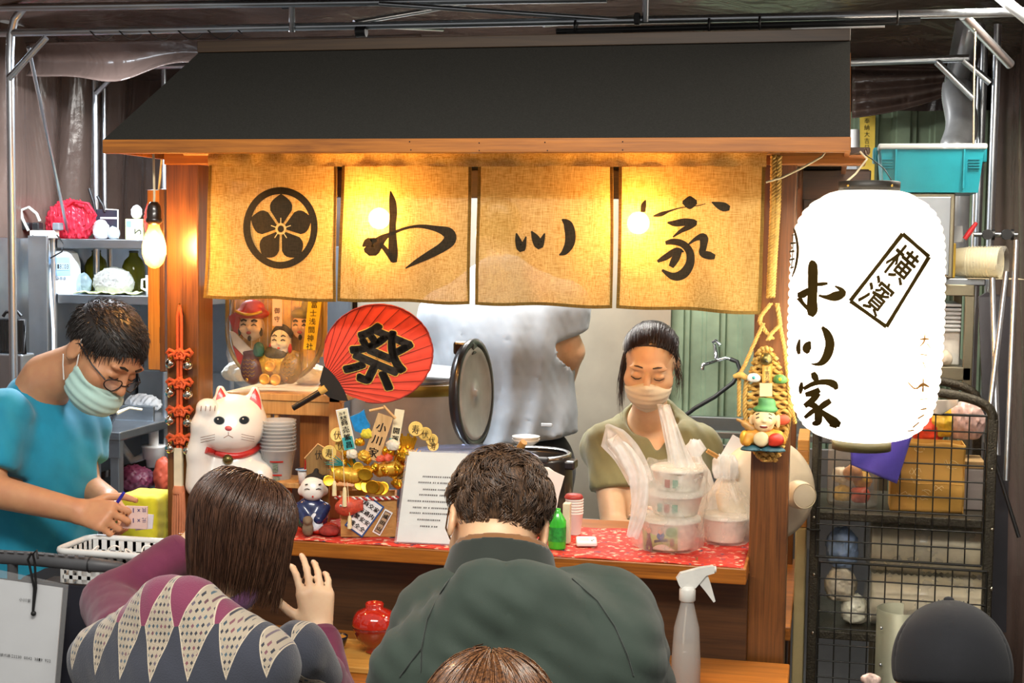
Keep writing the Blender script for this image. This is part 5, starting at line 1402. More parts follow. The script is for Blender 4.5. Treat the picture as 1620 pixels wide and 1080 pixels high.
# wooden box with the gold lucky rake ornament --------------------------
def kumade():
    c = P(583, 852, -.045); c.z = CZ; k = mpp(c); fw = Vector((.28, -.96, 0)); pl, Rm = local_frame(c, fw)
    X = lambda px: (px-583)*k; Z = lambda py: (852-py)*k
    t = thing('lucky_rake_ornament', 'wooden box stuffed with gold coins, tags and a gold rake', 'ornament', (c.x, c.y, CZ))
    wd = wood('box_wood', '#9a6c34', '#c08f50', 0, 1.6, .6, 0)
    for nm, lo, hi in (('box_front', (X(539), 0, 0), (X(627), .008, Z(787))), ('box_back', (X(539), .09, 0), (X(627), .098, Z(787))), ('box_side', (X(539), .008, 0), (X(543), .09, Z(787))), ('box_side', (X(623), .008, 0), (X(627), .09, Z(787))), ('box_floor', (X(543), .008, 0), (X(623), .09, .008))):
        part(nm, box_frame(MB(), pl, lo, hi, .0015), wd, t)
    # twisted red and white cord along the rim
    for ph, m_ in ((0, mat('cord_red', '#b3302a', .8)), (PI, mat('cord_white', '#ece6da', .8))):
        part('twisted_cord', MB().tube([pl(X(530)+(X(630)-X(530))*i/80, -.004+.0028*math.cos(i*.75+ph), Z(788)+.0028*math.sin(i*.75+ph)+.004*math.sin(i/80*PI)*-1) for i in range(81)], .0024, 6), m_, t)
    def card(name, cx, cy, w, h, ang, layers, y0, par=None):
        """stacked flat card: layers = [(scale w, scale h, material)]"""
        o = None; ca, sa = math.cos(ang), math.sin(ang)
        for i, (sw, sh, m_) in enumerate(layers):
            pts = [pl(X(cx)+(a*ca-b*sa)*k, y0-.0009*i, Z(cy)+(a*sa+b*ca)*k) for a, b in ((-w*sw/2, -h*sh/2), (w*sw/2, -h*sh/2), (w*sw/2, h*sh/2), (-w*sw/2, h*sh/2))]
            mb = MB().prism(pts, (Rm @ np.array((0, .0008, 0)))); p_ = part(name if i == 0 else 'card_face', mb, m_, t if i == 0 else o)
            if i == 0: o = p_
        return o, (lambda x, y, dy=y0-.0009*len(layers)-.0006: pl(X(cx)+(x*ca-y*sa)*k, dy, Z(cy)+(x*sa+y*ca)*k))
    def letters(o, f, cols, size, gap, m_=INKB, dx=None):
        mb = MB(); n = len(cols)
        for ci, s_ in enumerate(cols):
            x = ((n-1)/2-ci)*(dx or size*1.05)
            for ri, ch in enumerate(s_):
                y = ((len(s_)-1)/2-ri)*gap
                for ox, oy in ((0, 0), (.35, 0), (-.35, 0)): glyph(mb, ch, x+ox, y+oy, size*.92, size*.92, f)
        part('lettering', mb, m_, o)
    o, f = card('amulet_card', 576.5, 818, 34, 60, -.62, [(1, 1, BLUEP), (.86, .92, PAPER)], -.003)
    letters(o, f, ('家内安全', '交通安全', '商売繁盛'), 9.0, 12.6)
    o, f = card('amulet_card', 605, 828, 14, 42, -.50, [(1, 1, PAPER), (.74, .88, mat('maroon_print', '#5a2420', .7)), (.6, .82, mat('amulet_tan', '#b59a78', .7))], -.003)
    letters(o, f, ('成田山',), 8, 11)
    o, f = card('prayer_tag', 546, 682, 19, 66, .21, [(1, 1, PAPER), (.86, .95, CREAM)], .02)
    o2, f2 = card('prayer_tag_foot', 550, 704, 16.5, 20, .21, [(1, 1, TEAL)], .0165)
    letters(o, lambda x, y: f(x, y-6, .0145), ('商売繁昌',), 11.5, 12.2); letters(o, lambda x, y: f(x, y+23, .0145), ('千客', '万来'), 5.5, 6.5)
    o, f = card('prayer_tag', 625, 687, 15, 72, -.16, [(1, 1, CREAM), (.85, .2, CREAM)], .035)
    o2, f2 = card('prayer_tag_foot', 619, 710, 13, 24, -.16, [(1, 1, TEAL)], .0325)
    letters(o, lambda x, y: f(x, y-4, .031), ('開運',), 11, 13)
    # small wooden shrine tag with roof
    o, f = card('wooden_plaque', 597, 694, 25, 74, -.32, [(1, 1, wood('plaque_wood', '#c0935a', '#dcb27a', 2, 2, .6, 0))], .012)
    letters(o, lambda x, y: f(x, y-4), ('小川家',), 17, 21)
    mb = MB()
    for a, b in (((583, 652), (606, 647)), ((605, 644), (624, 664))):
        mb.tube([pl(X(a[0]), .01, Z(a[1])), pl(X(b[0]), .01, Z(b[1]))], .0034, 6)
    part('plaque_roof', mb, wood('plaque_wood', '#c0935a', '#dcb27a', 2, 2, .6, 0), t)
    # gold coins, bale, fan, blades
    def coin(px, py, rx, rz, y, ang=0, m_=GOLD, name='gold_coin'):
        q = pl(X(px), y, Z(py)); ax = Rm @ np.array((.15*math.cos(ang*7), -1, .25*math.sin(ang*5)+.15)); mb = MB().lathe([(0, 0), (.85, 0), (1, .14), (.92, .26), (.84, .2), (0, .2)], (0, 0, 0), 20)
        qd = Vector((0, 0, 1)).rotation_difference(Vector(ax)); mb.v = [tuple(q+qd @ Vector((p_[0]*rx*k, p_[1]*rz*k, p_[2]*3*k))) for p_ in mb.v]; part(name, mb, m_, t)
    for px, py, rx, rz, y in ((577, 751, 12, 10, -.012), (589, 770, 11, 11, -.018), (597, 772, 11, 11, -.014), (605, 773, 10, 11, -.010), (581, 770, 11, 11, -.006), (570, 768, 10, 10, .0), (533, 743, 10, 9, .0), (520, 762, 9, 9, -.002), (566, 742, 9, 9, .006)): coin(px, py, rx, rz, y, px*.1)
    for i, (px, py, r) in enumerate(((656, 682, 12), (671, 690, 11), (682, 700, 10), (684, 710, 9), (532, 693, 12), (519, 722, 12), (537, 711, 10))):
        coin(px, py, r, r, .03+.003*i, i, mat('coin_yellow', '#e6c568', .5, var=.06), 'round_tag')
        mb = MB(); q = pl(X(px), .03+.003*i-.006, Z(py)); glyph(mb, '寿伏伏寿伏寿伏'[i], 0, 0, r*1.1, r*1.25, lambda x, y, q=q: tuple(q+Vector(Rm @ np.array((x*k*.9, 0, y*k))))); part('lettering', mb, INKB, t)
    part('rice_bale', blob(lambda Q: d_cone(Q, pl(X(535), .012, Z(752)), pl(X(562), .012, Z(756)), .020, .020)+.0015*np.sin(Q @ np.array((900, 0, 0))), np.array(pl(X(520), 0, Z(780)))-.02, np.array(pl(X(580), .04, Z(725)))+.03, .003, 1), GOLDP, t)
    part('rice_bale', blob(lambda Q: d_cone(Q, pl(X(600), .03, Z(748)), pl(X(626), .03, Z(744)), .018, .018)+.0015*np.sin(Q @ np.array((900, 0, 0))), np.array(pl(X(585), 0, Z(775)))-.03, np.array(pl(X(645), .05, Z(720)))+.03, .003, 1), GOLDP, t)
    rg = np.random.default_rng(3)
    for i in range(13):                       # rake tines fanned to the right
        a = .25+.078*i; r0, r1 = 14, 78-1.5*abs(i-5); bx, by = 610, 772
        pts = [pl(X(bx+math.cos(a+.06*s_)*(r0+(r1-r0)*s_)), .03+.02*s_+.003*(i % 3), Z(by-math.sin(a+.06*s_)*(r0+(r1-r0)*s_))) for s_ in (0, .35, .7, .92, 1)]
        part('rake_tine', MB().tube(pts, [2.2*k, 3.4*k, 4.2*k, 3.6*k, 1.5*k], 6, flat=.35), mat('straw_gold', '#9c7c3c', .5, .3) if i < 6 else GOLD, t)
    for i in range(9):                        # gold foil fringe
        a = 1.1+.09*i; pts = [pl(X(640+math.cos(a)*r*.9), .045, Z(735-math.sin(a)*r)) for r in (0, 20, 42+3*math.sin(i*2))]
        part('foil_fringe', MB().tube(pts, [3*k, 4*k, 2*k], 5, flat=.3), GOLD, t)
    for i in range(16):                       # gold leaf sprays at the left
        a = 1.75+.085*i; l_ = 40+14*math.sin(i*1.7); pts = [pl(X(562+math.cos(a)*r), .028+.004*(i % 2), Z(752-math.sin(a)*r*.85)) for r in (6, l_*.5, l_)]
        part('gold_leaf', MB().tube(pts, [1.5*k, 4.0*k, 1.2*k], 5, flat=.3), GOLD if i % 3 else mat('pine_green', '#2f7a64', .5), t)
    for i in range(5):
        a = 2.15+.22*i; part('pine_leaf', MB().tube([pl(X(545), .0, Z(738)), pl(X(545+math.cos(a)*14), -.006, Z(738-math.sin(a)*12)), pl(X(545+math.cos(a)*30), -.004, Z(738-math.sin(a)*20))], [1.5*k, 3.6*k, .8*k], 5, flat=.3), mat('pine_teal', '#2a8a86', .5), t)
    part('paper_crane', MB().prism([pl(X(a), .03, Z(b)) for a, b in ((552, 664), (566, 658), (574, 652), (577, 665), (584, 678), (578, 692), (560, 686))], Rm @ np.array((0, .022, 0))), mat('blue_foil', '#1f86c8', .3, var=.25, vscale=90), t)
    for px, py, r, m_ in ((579, 690, 8, mat('lime_puff', '#cfc33a', .8)), (612, 727, 7, mat('coral_ribbon', '#d8583a', .6)), (600, 729, 6, mat('coral_ribbon', '#d8583a', .6)), (575, 725, 9, GOLDP), (556, 722, 8, mat('white_flower', '#d8d2c0', .7)), (620, 708, 9, mat('white_flower', '#d8d2c0', .7)), (641, 722, 12, GOLD), (568, 703, 7, GOLD)):
        q = pl(X(px), .016, Z(py)); part('tuft', heap(q, (r*k, r*k, r*k), .5, int(px), .0028, 260), m_, t)
    fo0 = None
    for i in range(26):
        q = pl(X(rg.uniform(522, 645)), rg.uniform(.0, .05), Z(rg.uniform(716, 770)))
        if fo0 is None: fo0 = part('gold_foil', heap(c, (.011, .009, .010), .6, 77, .0026, 200), GOLD, t); o_ = fo0
        else: o_ = fo0.copy(); COL.objects.link(o_)
        o_.location = q-c; o_.rotation_euler = (rg.uniform(0, 6), rg.uniform(0, 6), 0); o_.scale = [rg.uniform(.7, 1.3)]*3
    # red sea bream and tassels on the front
    fp = np.array(pl(X(549), -.012, Z(803)))
    def fish(Q):
        p = ((Q-fp) @ Rm)/k; d = d_ell(p, (0, 0, 0), (19, 9, 14)); d = smin(d, d_box(p, (19, 2, 3), (7, 2, 9), 2), 6); return smin(d, d_box(p, (-2, 2, 13), (9, 1.6, 4), 1.5), 4)*k
    fo = part('sea_bream', blob(fish, fp-.05, fp+.055, .0025, 1), mat('bream_red', '#b8442c', .5, var=.3, vscale=160), t)
    part('fish_eye', MB().sphere(fp+Rm @ np.array((-9*k, -8*k, 4*k)), 2.2*k, 10, 6), WHITE, fo); part('pupil', MB().sphere(fp+Rm @ np.array((-9*k, -9.4*k, 4*k)), 1.2*k, 8, 6), INKB, fo)
    for px, y0, y1, y2 in ((554, 790, 815, 835), (530, 735, 760, 783), (546, 740, 770, 800)):
        part('tassel', MB().tube([pl(X(px-4), -.02, Z(y0-28)), pl(X(px-2), -.022, Z(y0)), pl(X(px), -.024, Z(y1))], .0009, 5).tube([pl(X(px), -.024, Z(y1)), pl(X(px), -.025, Z(y1+4)), pl(X(px), -.025, Z(y2))], [2.2*k, 3.2*k, 3.8*k], 8), mat('cream_silk', '#e4d3a4', .8), t)
kumade()

# ceramic doll, clay dog, red cushion -----------------------------------
def doll():
    c = P(492, 842, -.035); c.z = CZ; k = mpp(c); pl, Rm = local_frame(c, (.33, -.95)); c_ = np.array(c); X = lambda px: (px-492); Z = lambda py: (842-py); 
    t = thing('ceramic_doll', 'small smiling ceramic doll in a navy kimono kneeling by the box', 'figurine', (c.x, c.y, CZ)); L = lambda Q: ((Q-c_) @ Rm)/k
    def fld(parts, kk=6):
        def fn(Q):
            p = L(Q); d = None
            for q in parts:
                e = d_ell(p, q[0], q[1]) if len(q) == 2 else d_cone(p, *q); d = e if d is None else smin(d, e, kk)
            return smax(d, .3-p[:, 2], 1)*k
        return fn
    B = (c_-np.array((.08, .07, .01)), c_+np.array((.08, .07, .17)))
    part('kimono', blob(fld([((2, 4, 26), (25, 20, 28)), ((0, 4, 44), (20, 15, 14)), ((-20, -2, 40), (-10, -16, 24), 9, 8), ((22, -2, 40), (12, -16, 24), 9, 8)]), *B, .0026, 2), mat('navy_glaze', '#1d2a55', .25, coat=.5, var=.3, vscale=120), t)
    hd = part('head', blob(fld([((3, 0, 72), (20, 16, 18)), ((3, -4, 65), (17, 14, 13)), ((-17, 2, 66), (4, 4, 6)), ((23, 2, 66), (4, 4, 6))]), *B, .0026, 2), WHITE, t)
    part('hair', blob(fld([((6, 6, 85), (16, 12, 9)), ((5, 5, 88), (8, 8, 98), 5, 4), ((23, 6, 80), (6, 8, 12))], 3), *B, .0026, 1), INKB, t)
    part('apron', blob(fld([((8, -12, 24), (11, 8, 12)), ((8, -14, 12), (12, 8, 8))]), *B, .0026, 2), mat('white_glaze_blue', '#d5dbe4', .3, var=.15, vscale=140), t)
    part('sash', blob(fld([((-12, -12, 22), (12, 9, 12))]), *B, .0026, 2), mat('green_glaze', '#2c4f3e', .3), t)
    for e in ((-6, 72), (12, 72)): part('eye', MB().tube([pl((e[0]-4)*k, -17*k, e[1]*k), pl(e[0]*k, -18*k, (e[1]+1.6)*k), pl((e[0]+4)*k, -17*k, e[1]*k)], .7*k, 5), INKB, hd)
    for e in ((-7, 79), (14, 79)): part('eyebrow', MB().tube([pl((e[0]-2)*k, -14.5*k, e[1]*k), pl((e[0]+2)*k, -14.5*k, (e[1]+1)*k)], 1.0*k, 5), INKB, hd)
    part('mouth', MB().sphere(pl(3*k, -18*k, 61*k), 1.6*k, 8, 6), RED, hd)
    part('cushion', blob(lambda Q: d_ell(L(Q), (18, 2, 7), (26, 24, 9))*k, c_-.08, c_+.09, .003, 1), mat('red_silk', '#c23a2a', .5, var=.2), t)
    q = P(487, 846, -.075); q.z = CZ; q_ = np.array(q)
    def dog(Q):
        p = ((Q-q_) @ Rm)/k; d = d_ell(p, (0, 0, 11), (9, 9, 12)); d = smin(d, d_ell(p, (0, -1, 25), (8, 8, 7)), 4); d = smin(d, d_ell(p, (0, -7, 23), (4, 5, 4)), 3); return smax(d, .2-p[:, 2], 1)*k
    solo('clay_dog', blob(dog, q_-np.array((.03, .03, .005)), q_+np.array((.03, .03, .06)), .0025, 1), mat('grey_clay', '#75644e', .8, var=.2, vscale=90), 'tiny brown clay dog standing before the ceramic doll', 'figurine')
    q = P(518, 846, -.055); q.z = CZ; solo('folded_red_pouch', heap((q.x+.004, q.y, CZ+.012), (.026, .022, .014), .2, 5, .003, 120), mat('red_dark_cloth', '#8e2a22', .8, var=.4, vscale=70), 'crumpled dark red pouch between the doll and the box', 'pouch')
doll()

# menu sheet in an acrylic stand -----------------------------------------
def menu():
    a, b = PZ(627, 858, CZ), PZ(712, 862, CZ); up = Vector((-.02, .30, .954)); k = mpp(a); h = 146*k; ux = (b-a); ln = ux.length; ux.normalize(); n = ux.cross(up).normalized()
    ux2 = ux*1.12; t = thing('menu_stand', 'printed notice sheet in a clear acrylic stand on the counter', 'menu stand', a)
    q = lambda u, v, d=0: a+ux*(u*ln*1.12)+up*(v*h)+n*d + ux*(.09*v*ln)
    part('acrylic_sheet', MB().prism([q(-.03, -.0, .002), q(1.03, -.0, .002), q(1.03, 1.02, .002), q(-.03, 1.02, .002)], -n*.0012), glass('acrylic', '#fcfcfc', .05, .10), t)
    part('acrylic_foot', MB().prism([q(-.03, 0, 0), q(1.03, 0, 0), q(1.03, 0, 0)+Vector((0, .07, .0)), q(-.03, 0, 0)+Vector((0, .07, 0))], (0, 0, .0015)), glass('acrylic', '#fcfcfc', .05, .10), t)
    pg = part('paper_sheet', MB().prism([q(0, .012), q(1, .012), q(1, 1), q(0, 1)], -n*.0006), mat('pale_blue_paper', '#dde3e1', .7, var=.04), t)
    rows = [(.30, .95, .72), (.24, .95, .655), (.33, .75, .58), (.28, .72, .52), (.10, .90, .45), (.2, .8, .38), (.16, .9, .32), (.30, .70, .25), (.36, .62, .18)]
    rg = np.random.default_rng(2)
    for u0, u1, v in rows:                   # printed rows too small to read
        mb = MB(); u = u0
        while u < u1:
            w = rg.uniform(.018, .03); g = rg.uniform(.006, .012)
            mb.add([q(u, v, .0006), q(u+w, v, .0006), q(u+w, v+.018, .0006), q(u, v+.018, .0006)], [(0, 1, 2, 3)]); u += w+g*(3 if rg.random() < .12 else 1)
        part('printed_row', mb, INKB, pg, kind='stuff')
menu()

# red round fan -----------------------------------------------------------
def fan():
    c = P(600, 562, .10); k = mpp(c); t = thing('round_fan', 'red paper fan with a black festival character and black handle', 'fan', P(472, 642, .10))
    ax = Vector((.80, .60)); ay = Vector((-.60, .80)); base = Vector((515, 612))       # along and across the ribs, photo axes (y up)
    tilt = Vector((.02, -.04, 0))
    def pl(px, py, d=0): q = P(px, py, .10); return q+Vector((0, -d+.0003*(px-600), 0))
    cx, cy = 599, 559; out = []
    for i in range(56):
        a = 2*PI*i/56; rx = 81*(1+.03*math.cos(2*a)); ry = 77; out.append((cx+rx*math.cos(a), cy-ry*math.sin(a)*(1 if math.sin(a) > 0 else 1.0)))
    fm = mat('fan_red', '#d8422a', .7, var=.08)
    # pleated paper: radial ribs raised
    hub = (512, 608); mb = MB(); vs = []; N = 96; nr = 10
    angs = np.linspace(-.62, 1.95, N)
    def rmax(a):
        dx, dy = math.cos(a), -math.sin(a); lo, hi = 0, 260
        f = lambda r: ((hub[0]+dx*r-cx)/82)**2+((hub[1]+dy*r-cy)/78)**2-1
        rs = [r for r in np.linspace(0, 240, 240) if f(r) < 0]
        return (rs[0], rs[-1]) if rs else (None, None)
    cols = []
    for a in angs:
        r0, r1 = rmax(a)
        if r0 is None: continue
        cols.append((a, max(r0, 1), r1))
    for a, r0, r1 in cols:
        for j in range(nr+1):
            r = r0+(r1-r0)*j/nr; vs.append(pl(hub[0]+math.cos(a)*r, hub[1]-math.sin(a)*r, .0016*abs(math.sin(a*26))))
    nC = len(cols); mb.add(vs, [(i*(nr+1)+j, i*(nr+1)+j+1, (i+1)*(nr+1)+j+1, (i+1)*(nr+1)+j) for i in range(nC-1) for j in range(nr)], True)
    mb2 = MB(); n0 = len(mb.v); mb.add([tuple(Vector(v)+Vector((0, .0035, 0))) for v in vs], [f[::-1] for f in [(i*(nr+1)+j, i*(nr+1)+j+1, (i+1)*(nr+1)+j+1, (i+1)*(nr+1)+j) for i in range(nC-1) for j in range(nr)]], True)
    pp = part('paper_leaf', mb, fm, t)
    for a, r0, r1 in cols[3:-3:4]:
        part('rib', MB().tube([pl(hub[0]+math.cos(a)*max(r0, 14), hub[1]-math.sin(a)*max(r0, 14), .0018), pl(hub[0]+math.cos(a)*(r1-1), hub[1]-math.sin(a)*(r1-1), .0018)], .0007, 4), mat('rib_dark', '#6e1c14', .7), pp)
    rim = [pl(hub[0]+math.cos(a)*r1, hub[1]-math.sin(a)*r1, .001) for a, r0, r1 in cols]; part('rim', MB().tube(rim, .0022, 6), mat('rim_red', '#8e2318', .6), t)
    bl = MB(); fanv = [pl(513, 614, .003)]; ar = [(518, 577), (526, 584), (534, 593), (542, 605), (549, 618), (554, 633), (540, 632), (526, 627), (516, 618), (512, 600)]
    bl.prism([pl(a, b, .0028) for a, b in ar], (0, .001, 0)); part('black_base', bl, INKB, t)
    h0, h1 = pl(514, 617), pl(472, 643); d = (h1-h0).normalized(); part('handle', MB().tube([h0-d*.015, h0, h1], [.0085, .0085, .0075], 8), mat('black_lacquer', '#191513', .35), t)
    part('binding', MB().tube([pl(521, 612), pl(512, 618)], .0105, 10), mat('straw_tie', '#c9a050', .7), t)
    up = Vector((.42, .91)); rt = Vector((.91, -.42))
    for col, d, ws in ((mat('fan_gold', '#e2b24a', .6), .0030, (4.2, 2.6)), (INKB, .0040, (2.8, 1.4))):
        mb = MB(); f = lambda x, y: pl(cx+4-2+rt.x*x+up.x*y, cy+3-(rt.y*x+up.y*y), d)
        offs = [(0, 0)]+[(w*math.cos(a), w*math.sin(a)) for w in ws for a in np.linspace(0, 2*PI, 10, endpoint=False)]
        for ox, oy in offs: glyph(mb, '祭', ox, oy, 88, 94, f)
        part('festival_character' if d > .0035 else 'character_outline', mb, col, pp)
fan()

# winnowing basket with lucky masks, on the cabinet shelf ----------------------
def basket():
    Y = .24; k = mpp(P(440, 540, Y)); t = thing('winnow_basket', 'round woven winnow decorated with laughing masks, carp and coins', 'ornament', P(438, 606, Y))
    pl = lambda px, py, d=0: P(px, py, Y)+Vector((0, -d, 0))
    def outline(n=40):
        o = [(362, 452)]
        for i in range(n+1): a = PI+PI*i/n; o.append((438+76*math.cos(a), 524-81*math.sin(a)))
        return o+[(514, 452)]
    o = outline(); strawm = mat('bamboo_weave', '#d9ab52', .6, var=.2, vscale=40)
    for i in range(24):                       # split bamboo strips
        x = 364+6.3*i; yb = 524+81*math.sqrt(max(0, 1-((x-438)/76)**2))
        if yb-452 > 5: part('bamboo_strip', MB().box((0, 0, 0), (1, 1, 1)).xf(Matrix(((pl(x+5.6, 500).x-pl(x, 500).x, 0, 0, pl(x, 500).x), (0, .003, 0, Y+.012+.002*(i % 2)), (0, 0, pl(x, 452).z-pl(x, yb-2).z, pl(x, yb-2).z), (0, 0, 0, 1)))), strawm, t)
    part('rim', MB().tube([pl(a, b, .01) for a, b in o], .006, 8), mat('rim_bamboo', '#8a6f30', .5), t)
    part('rim', MB().tube([pl(a+(438-a)*.03, b, -.012) for a, b in o], .005, 8), mat('rim_bamboo', '#8a6f30', .5), t)
    def face(cx, cy, rx, rz, m_, name, hat=None, hair=None, beard=False, mouth='#a02018'):
        c = np.array(pl(cx, cy, .015))
        L = lambda Q: np.stack([(Q[:, 0]-c[0])/k, (Q[:, 1]-c[1])/k, (Q[:, 2]-c[2])/k], 1)
        def fn(Q):
            p = L(Q); q = p.copy(); q[:, 0] = np.abs(q[:, 0]); d = d_ell(p, (0, 0, 0), (rx, rx*.6, rz)); d = smin(d, d_ell(q, (rx*.5, -rx*.4, -rz*.15), (rx*.34, rx*.28, rz*.26)), 3)
            return smin(d, d_ell(p, (0, -rx*.6, -rz*.05), (rx*.16, rx*.2, rz*.2)), 2)*k
        o_ = part(name, blob(fn, c-np.array((rx*1.4*k, rx*1.2*k, rz*1.4*k)), c+np.array((rx*1.4*k, rx*1.2*k, rz*1.4*k)), .0024, 1), m_, t)
        yy = -rx*.66
        for sx in (-1, 1):
            part('eye', MB().tube([c+np.array(((sx*.42-.2)*rx, yy*.92, rz*.12))*k, c+np.array((sx*.42*rx, yy, rz*.22))*k, c+np.array(((sx*.42+.2)*rx, yy*.92, rz*.12))*k], .9*k, 5), INKB, o_)
            part('eyebrow', MB().tube([c+np.array(((sx*.42-.22)*rx, yy*.85, rz*.42))*k, c+np.array((sx*.42*rx, yy*.85, rz*.52))*k, c+np.array(((sx*.42+.22)*rx, yy*.8, rz*.42))*k], (1.6 if beard else .9)*k, 5), INKB, o_)
        part('mouth', MB().sphere(c+np.array((0, yy*.95, -rz*.42))*k, 3.2*k if beard else 2*k, 10, 6, (1.3, .5, .8)), mat('mouth_'+mouth[1:], mouth, .5), o_)
        if beard:
            part('beard', MB().sphere(c+np.array((0, yy*.72, -rz*.82))*k, 3.2*k, 10, 6, (1, .6, 1.4)), INKB, o_)
            for sx in (-1, 1): part('sideburn', MB().sphere(c+np.array((sx*.86*rx, -rx*.3, -rz*.35))*k, 4*k, 10, 6, (.7, .6, 1.8)), INKB, o_)
        return c, o_
    c, o_ = face(402, 516, 21, 22, mat('mask_cream', '#e8caa4', .4, var=.05), 'lucky_mask', beard=True)
    part('red_hat', blob(lambda Q: smin(d_ell((Q-c)/k, (0, 0, 21), (29, 15, 10)), d_ell((Q-c)/k, (0, 2, 31), (20, 12, 12)), 6)*k, c-.08, c+.1, .003, 1), mat('hat_red', '#c5321c', .4), o_)
    part('hat_band', MB().tube([c+np.array((x*k, (-17.5+abs(x)*.25)*k, (20+.01*x*x)*k)) for x in range(-22, 23, 4)], 2.4*k, 6), GOLDP, o_)
    c, o_ = face(448, 540, 17, 22, mat('mask_white', '#f1ebe2', .35, var=.03), 'lucky_mask', mouth='#c03a30')
    part('mask_hair', blob(lambda Q: smax(d_ell((Q-c)/k, (0, 3, 6), (18.5, 10, 22)), -((Q-c)/k)[:, 2]+6, 2)*k, c-.06, c+.07, .003, 1), INKB, o_)
    for sx in (-1, 1): part('hair_lobe', MB().sphere(c+np.array((sx*16*k, -3*k, -10*k)), 5*k, 10, 6, (.7, .6, 1.6)), RED, o_)
    c, o_ = face(481, 516, 17, 20, mat('mask_tan', '#dba878', .4), 'lucky_mask', beard=True)
    part('mask_hat', blob(lambda Q: smin(d_ell((Q-c)/k, (2, 0, 20), (20, 12, 9)), d_ell((Q-c)/k, (8, 0, 32), (9, 8, 14)), 6)*k, c-.07, c+.09, .003, 1), mat('hat_khaki', '#8a7a3c', .5), o_)
    for pts, m_ in (([(364, 500), (378, 492), (394, 536), (372, 524)], RED), ([(366, 523), (374, 525), (404, 556), (398, 572), (372, 545)], WHITE), ([(371, 546), (397, 572), (392, 592), (382, 580)], RED)):
        part('ribbon', MB().prism([pl(a, b, .012) for a, b in pts], (0, .004, 0)), m_ if m_ != WHITE else mat('ribbon_white', '#e8dccb', .7), t)
    def carp(cx, cy, rx, rz, lean, m_):
        c = np.array(pl(cx, cy, .018)); ca, sa = math.cos(lean), math.sin(lean)
        def fn(Q):
            p = (Q-c)/k; x, z = p[:, 0]*ca+p[:, 2]*sa, -p[:, 0]*sa+p[:, 2]*ca; q = np.stack([x, p[:, 1], z], 1)
            d = d_ell(q, (0, 0, 0), (rx, rx*.6, rz)); d = smin(d, d_box(q, (0, 1, rz), (rx*.6, 2, 7), 1.5), 6); return d*k+.0006*np.sin(z*1.4)*np.sin(x*1.4)
        o_ = part('carp', blob(fn, c-.07, c+.075, .0026, 1), m_, t); e = c+np.array(((-sa*-1*0-rx*.15), -rx*.62, -rz*.6))*k
        part('carp_eye', MB().sphere(e, 2.8*k, 10, 6), GOLD, o_); part('pupil', MB().sphere(e+np.array((0, -1.6*k, 0)), 1.5*k, 8, 6), INKB, o_)
        for i in range(5): part('scale_row', MB().tube([c+np.array((x*k, -rx*.62*math.sqrt(max(0, 1-(x/rx)**2-((i*6-8)/rz)**2))*k-.0006, (i*6-8+1.6*math.sin(x*.9))*k)) for x in np.arange(-rx*.6, rx*.65, 2.5)], .55*k, 4), GOLD, o_)
    carp(402, 584, 18, 24, .15, mat('carp_maroon', '#4e1512', .35, var=.2, vscale=90)); carp(464, 583, 18, 24, -.2, mat('carp_gold', '#8c6a1c', .35, var=.3, vscale=90))
    for px, py in ((434, 578), (426, 598), (443, 599)):
        part('gold_coin', MB().lathe([(0, 0), (8*k, 0), (9*k, 1.2*k), (9*k, 3*k), (7*k, 3.6*k), (6.5*k, 2.8*k), (0, 2.8*k)], pl(px, py, .03), 20, (0, -1, .1)), mat('coin_orange', '#e0a02c', .35, .3), t)
    part('gold_heap', heap(pl(436, 575, .012), (26*k, .012, 22*k), .3, 4, .003, 160), GOLDP, t); part('dark_toad', heap(pl(440, 557, .02), (18*k, .012, 11*k), .3, 8, .003, 160), mat('toad_bronze', '#4a4226', .5), t)
    part('green_pine', heap(pl(415, 553, .025), (9*k, .009, 13*k), .3, 9, .003, 160), mat('pine_green2', '#1f5a48', .5), t)
    for pts, m_, s_, size in (([(497, 474), (518, 476), (508, 552), (489, 550)], YELP, '富士浅間神社', 10.5), ([(441, 470), (456, 470), (456, 514), (441, 514)], PINKP, '御守', 9)):
        o_ = part('paper_tag', MB().prism([pl(a, b, .045) for a, b in pts], (0, .0008, 0)), m_, t); mb = MB(); n = len(s_)
        for i, ch in enumerate(s_):
            u = (i+.5)/n if n > 2 else .45+.3*i; x = (pts[0][0]+pts[1][0])/2*(1-u)+(pts[2][0]+pts[3][0])/2*u; y = pts[0][1]*(1-u)+pts[2][1]*u
            glyph(mb, ch, 0, 0, size, size*1.05, lambda a, b, x=x, y=y: tuple(pl(x+a, y-b, .0462)))
        part('lettering', mb, INKB, o_)
    fl = crumple(pl(438, 612, .0), [(0, .11, .035), (.03, .135, .05), (.09, .14, .055), (.17, .135, .05), (.24, .13, .04)], 44, .005, 8, seed=4)
    part('plastic_wrap', fl, film('clear_film', '#f4f4f0', .04, .08), t)
basket()
q = P(372, 600, .3)
for i, (px, w, cc) in enumerate(((372, .05, '#efe9dc'), (486, .055, '#e7e0d2'))):
    c = P(px, 606, .40); solo('plastic_packet', heap((c.x, c.y+.03, 1.352+.026), (w, .035, .03), .3, 20+i, .005, 70), mat('packet_%d' % i, cc, .4), ('white plastic packet behind the winnow, at its left' if i == 0 else 'white plastic packet behind the winnow, at its right'), 'packet')

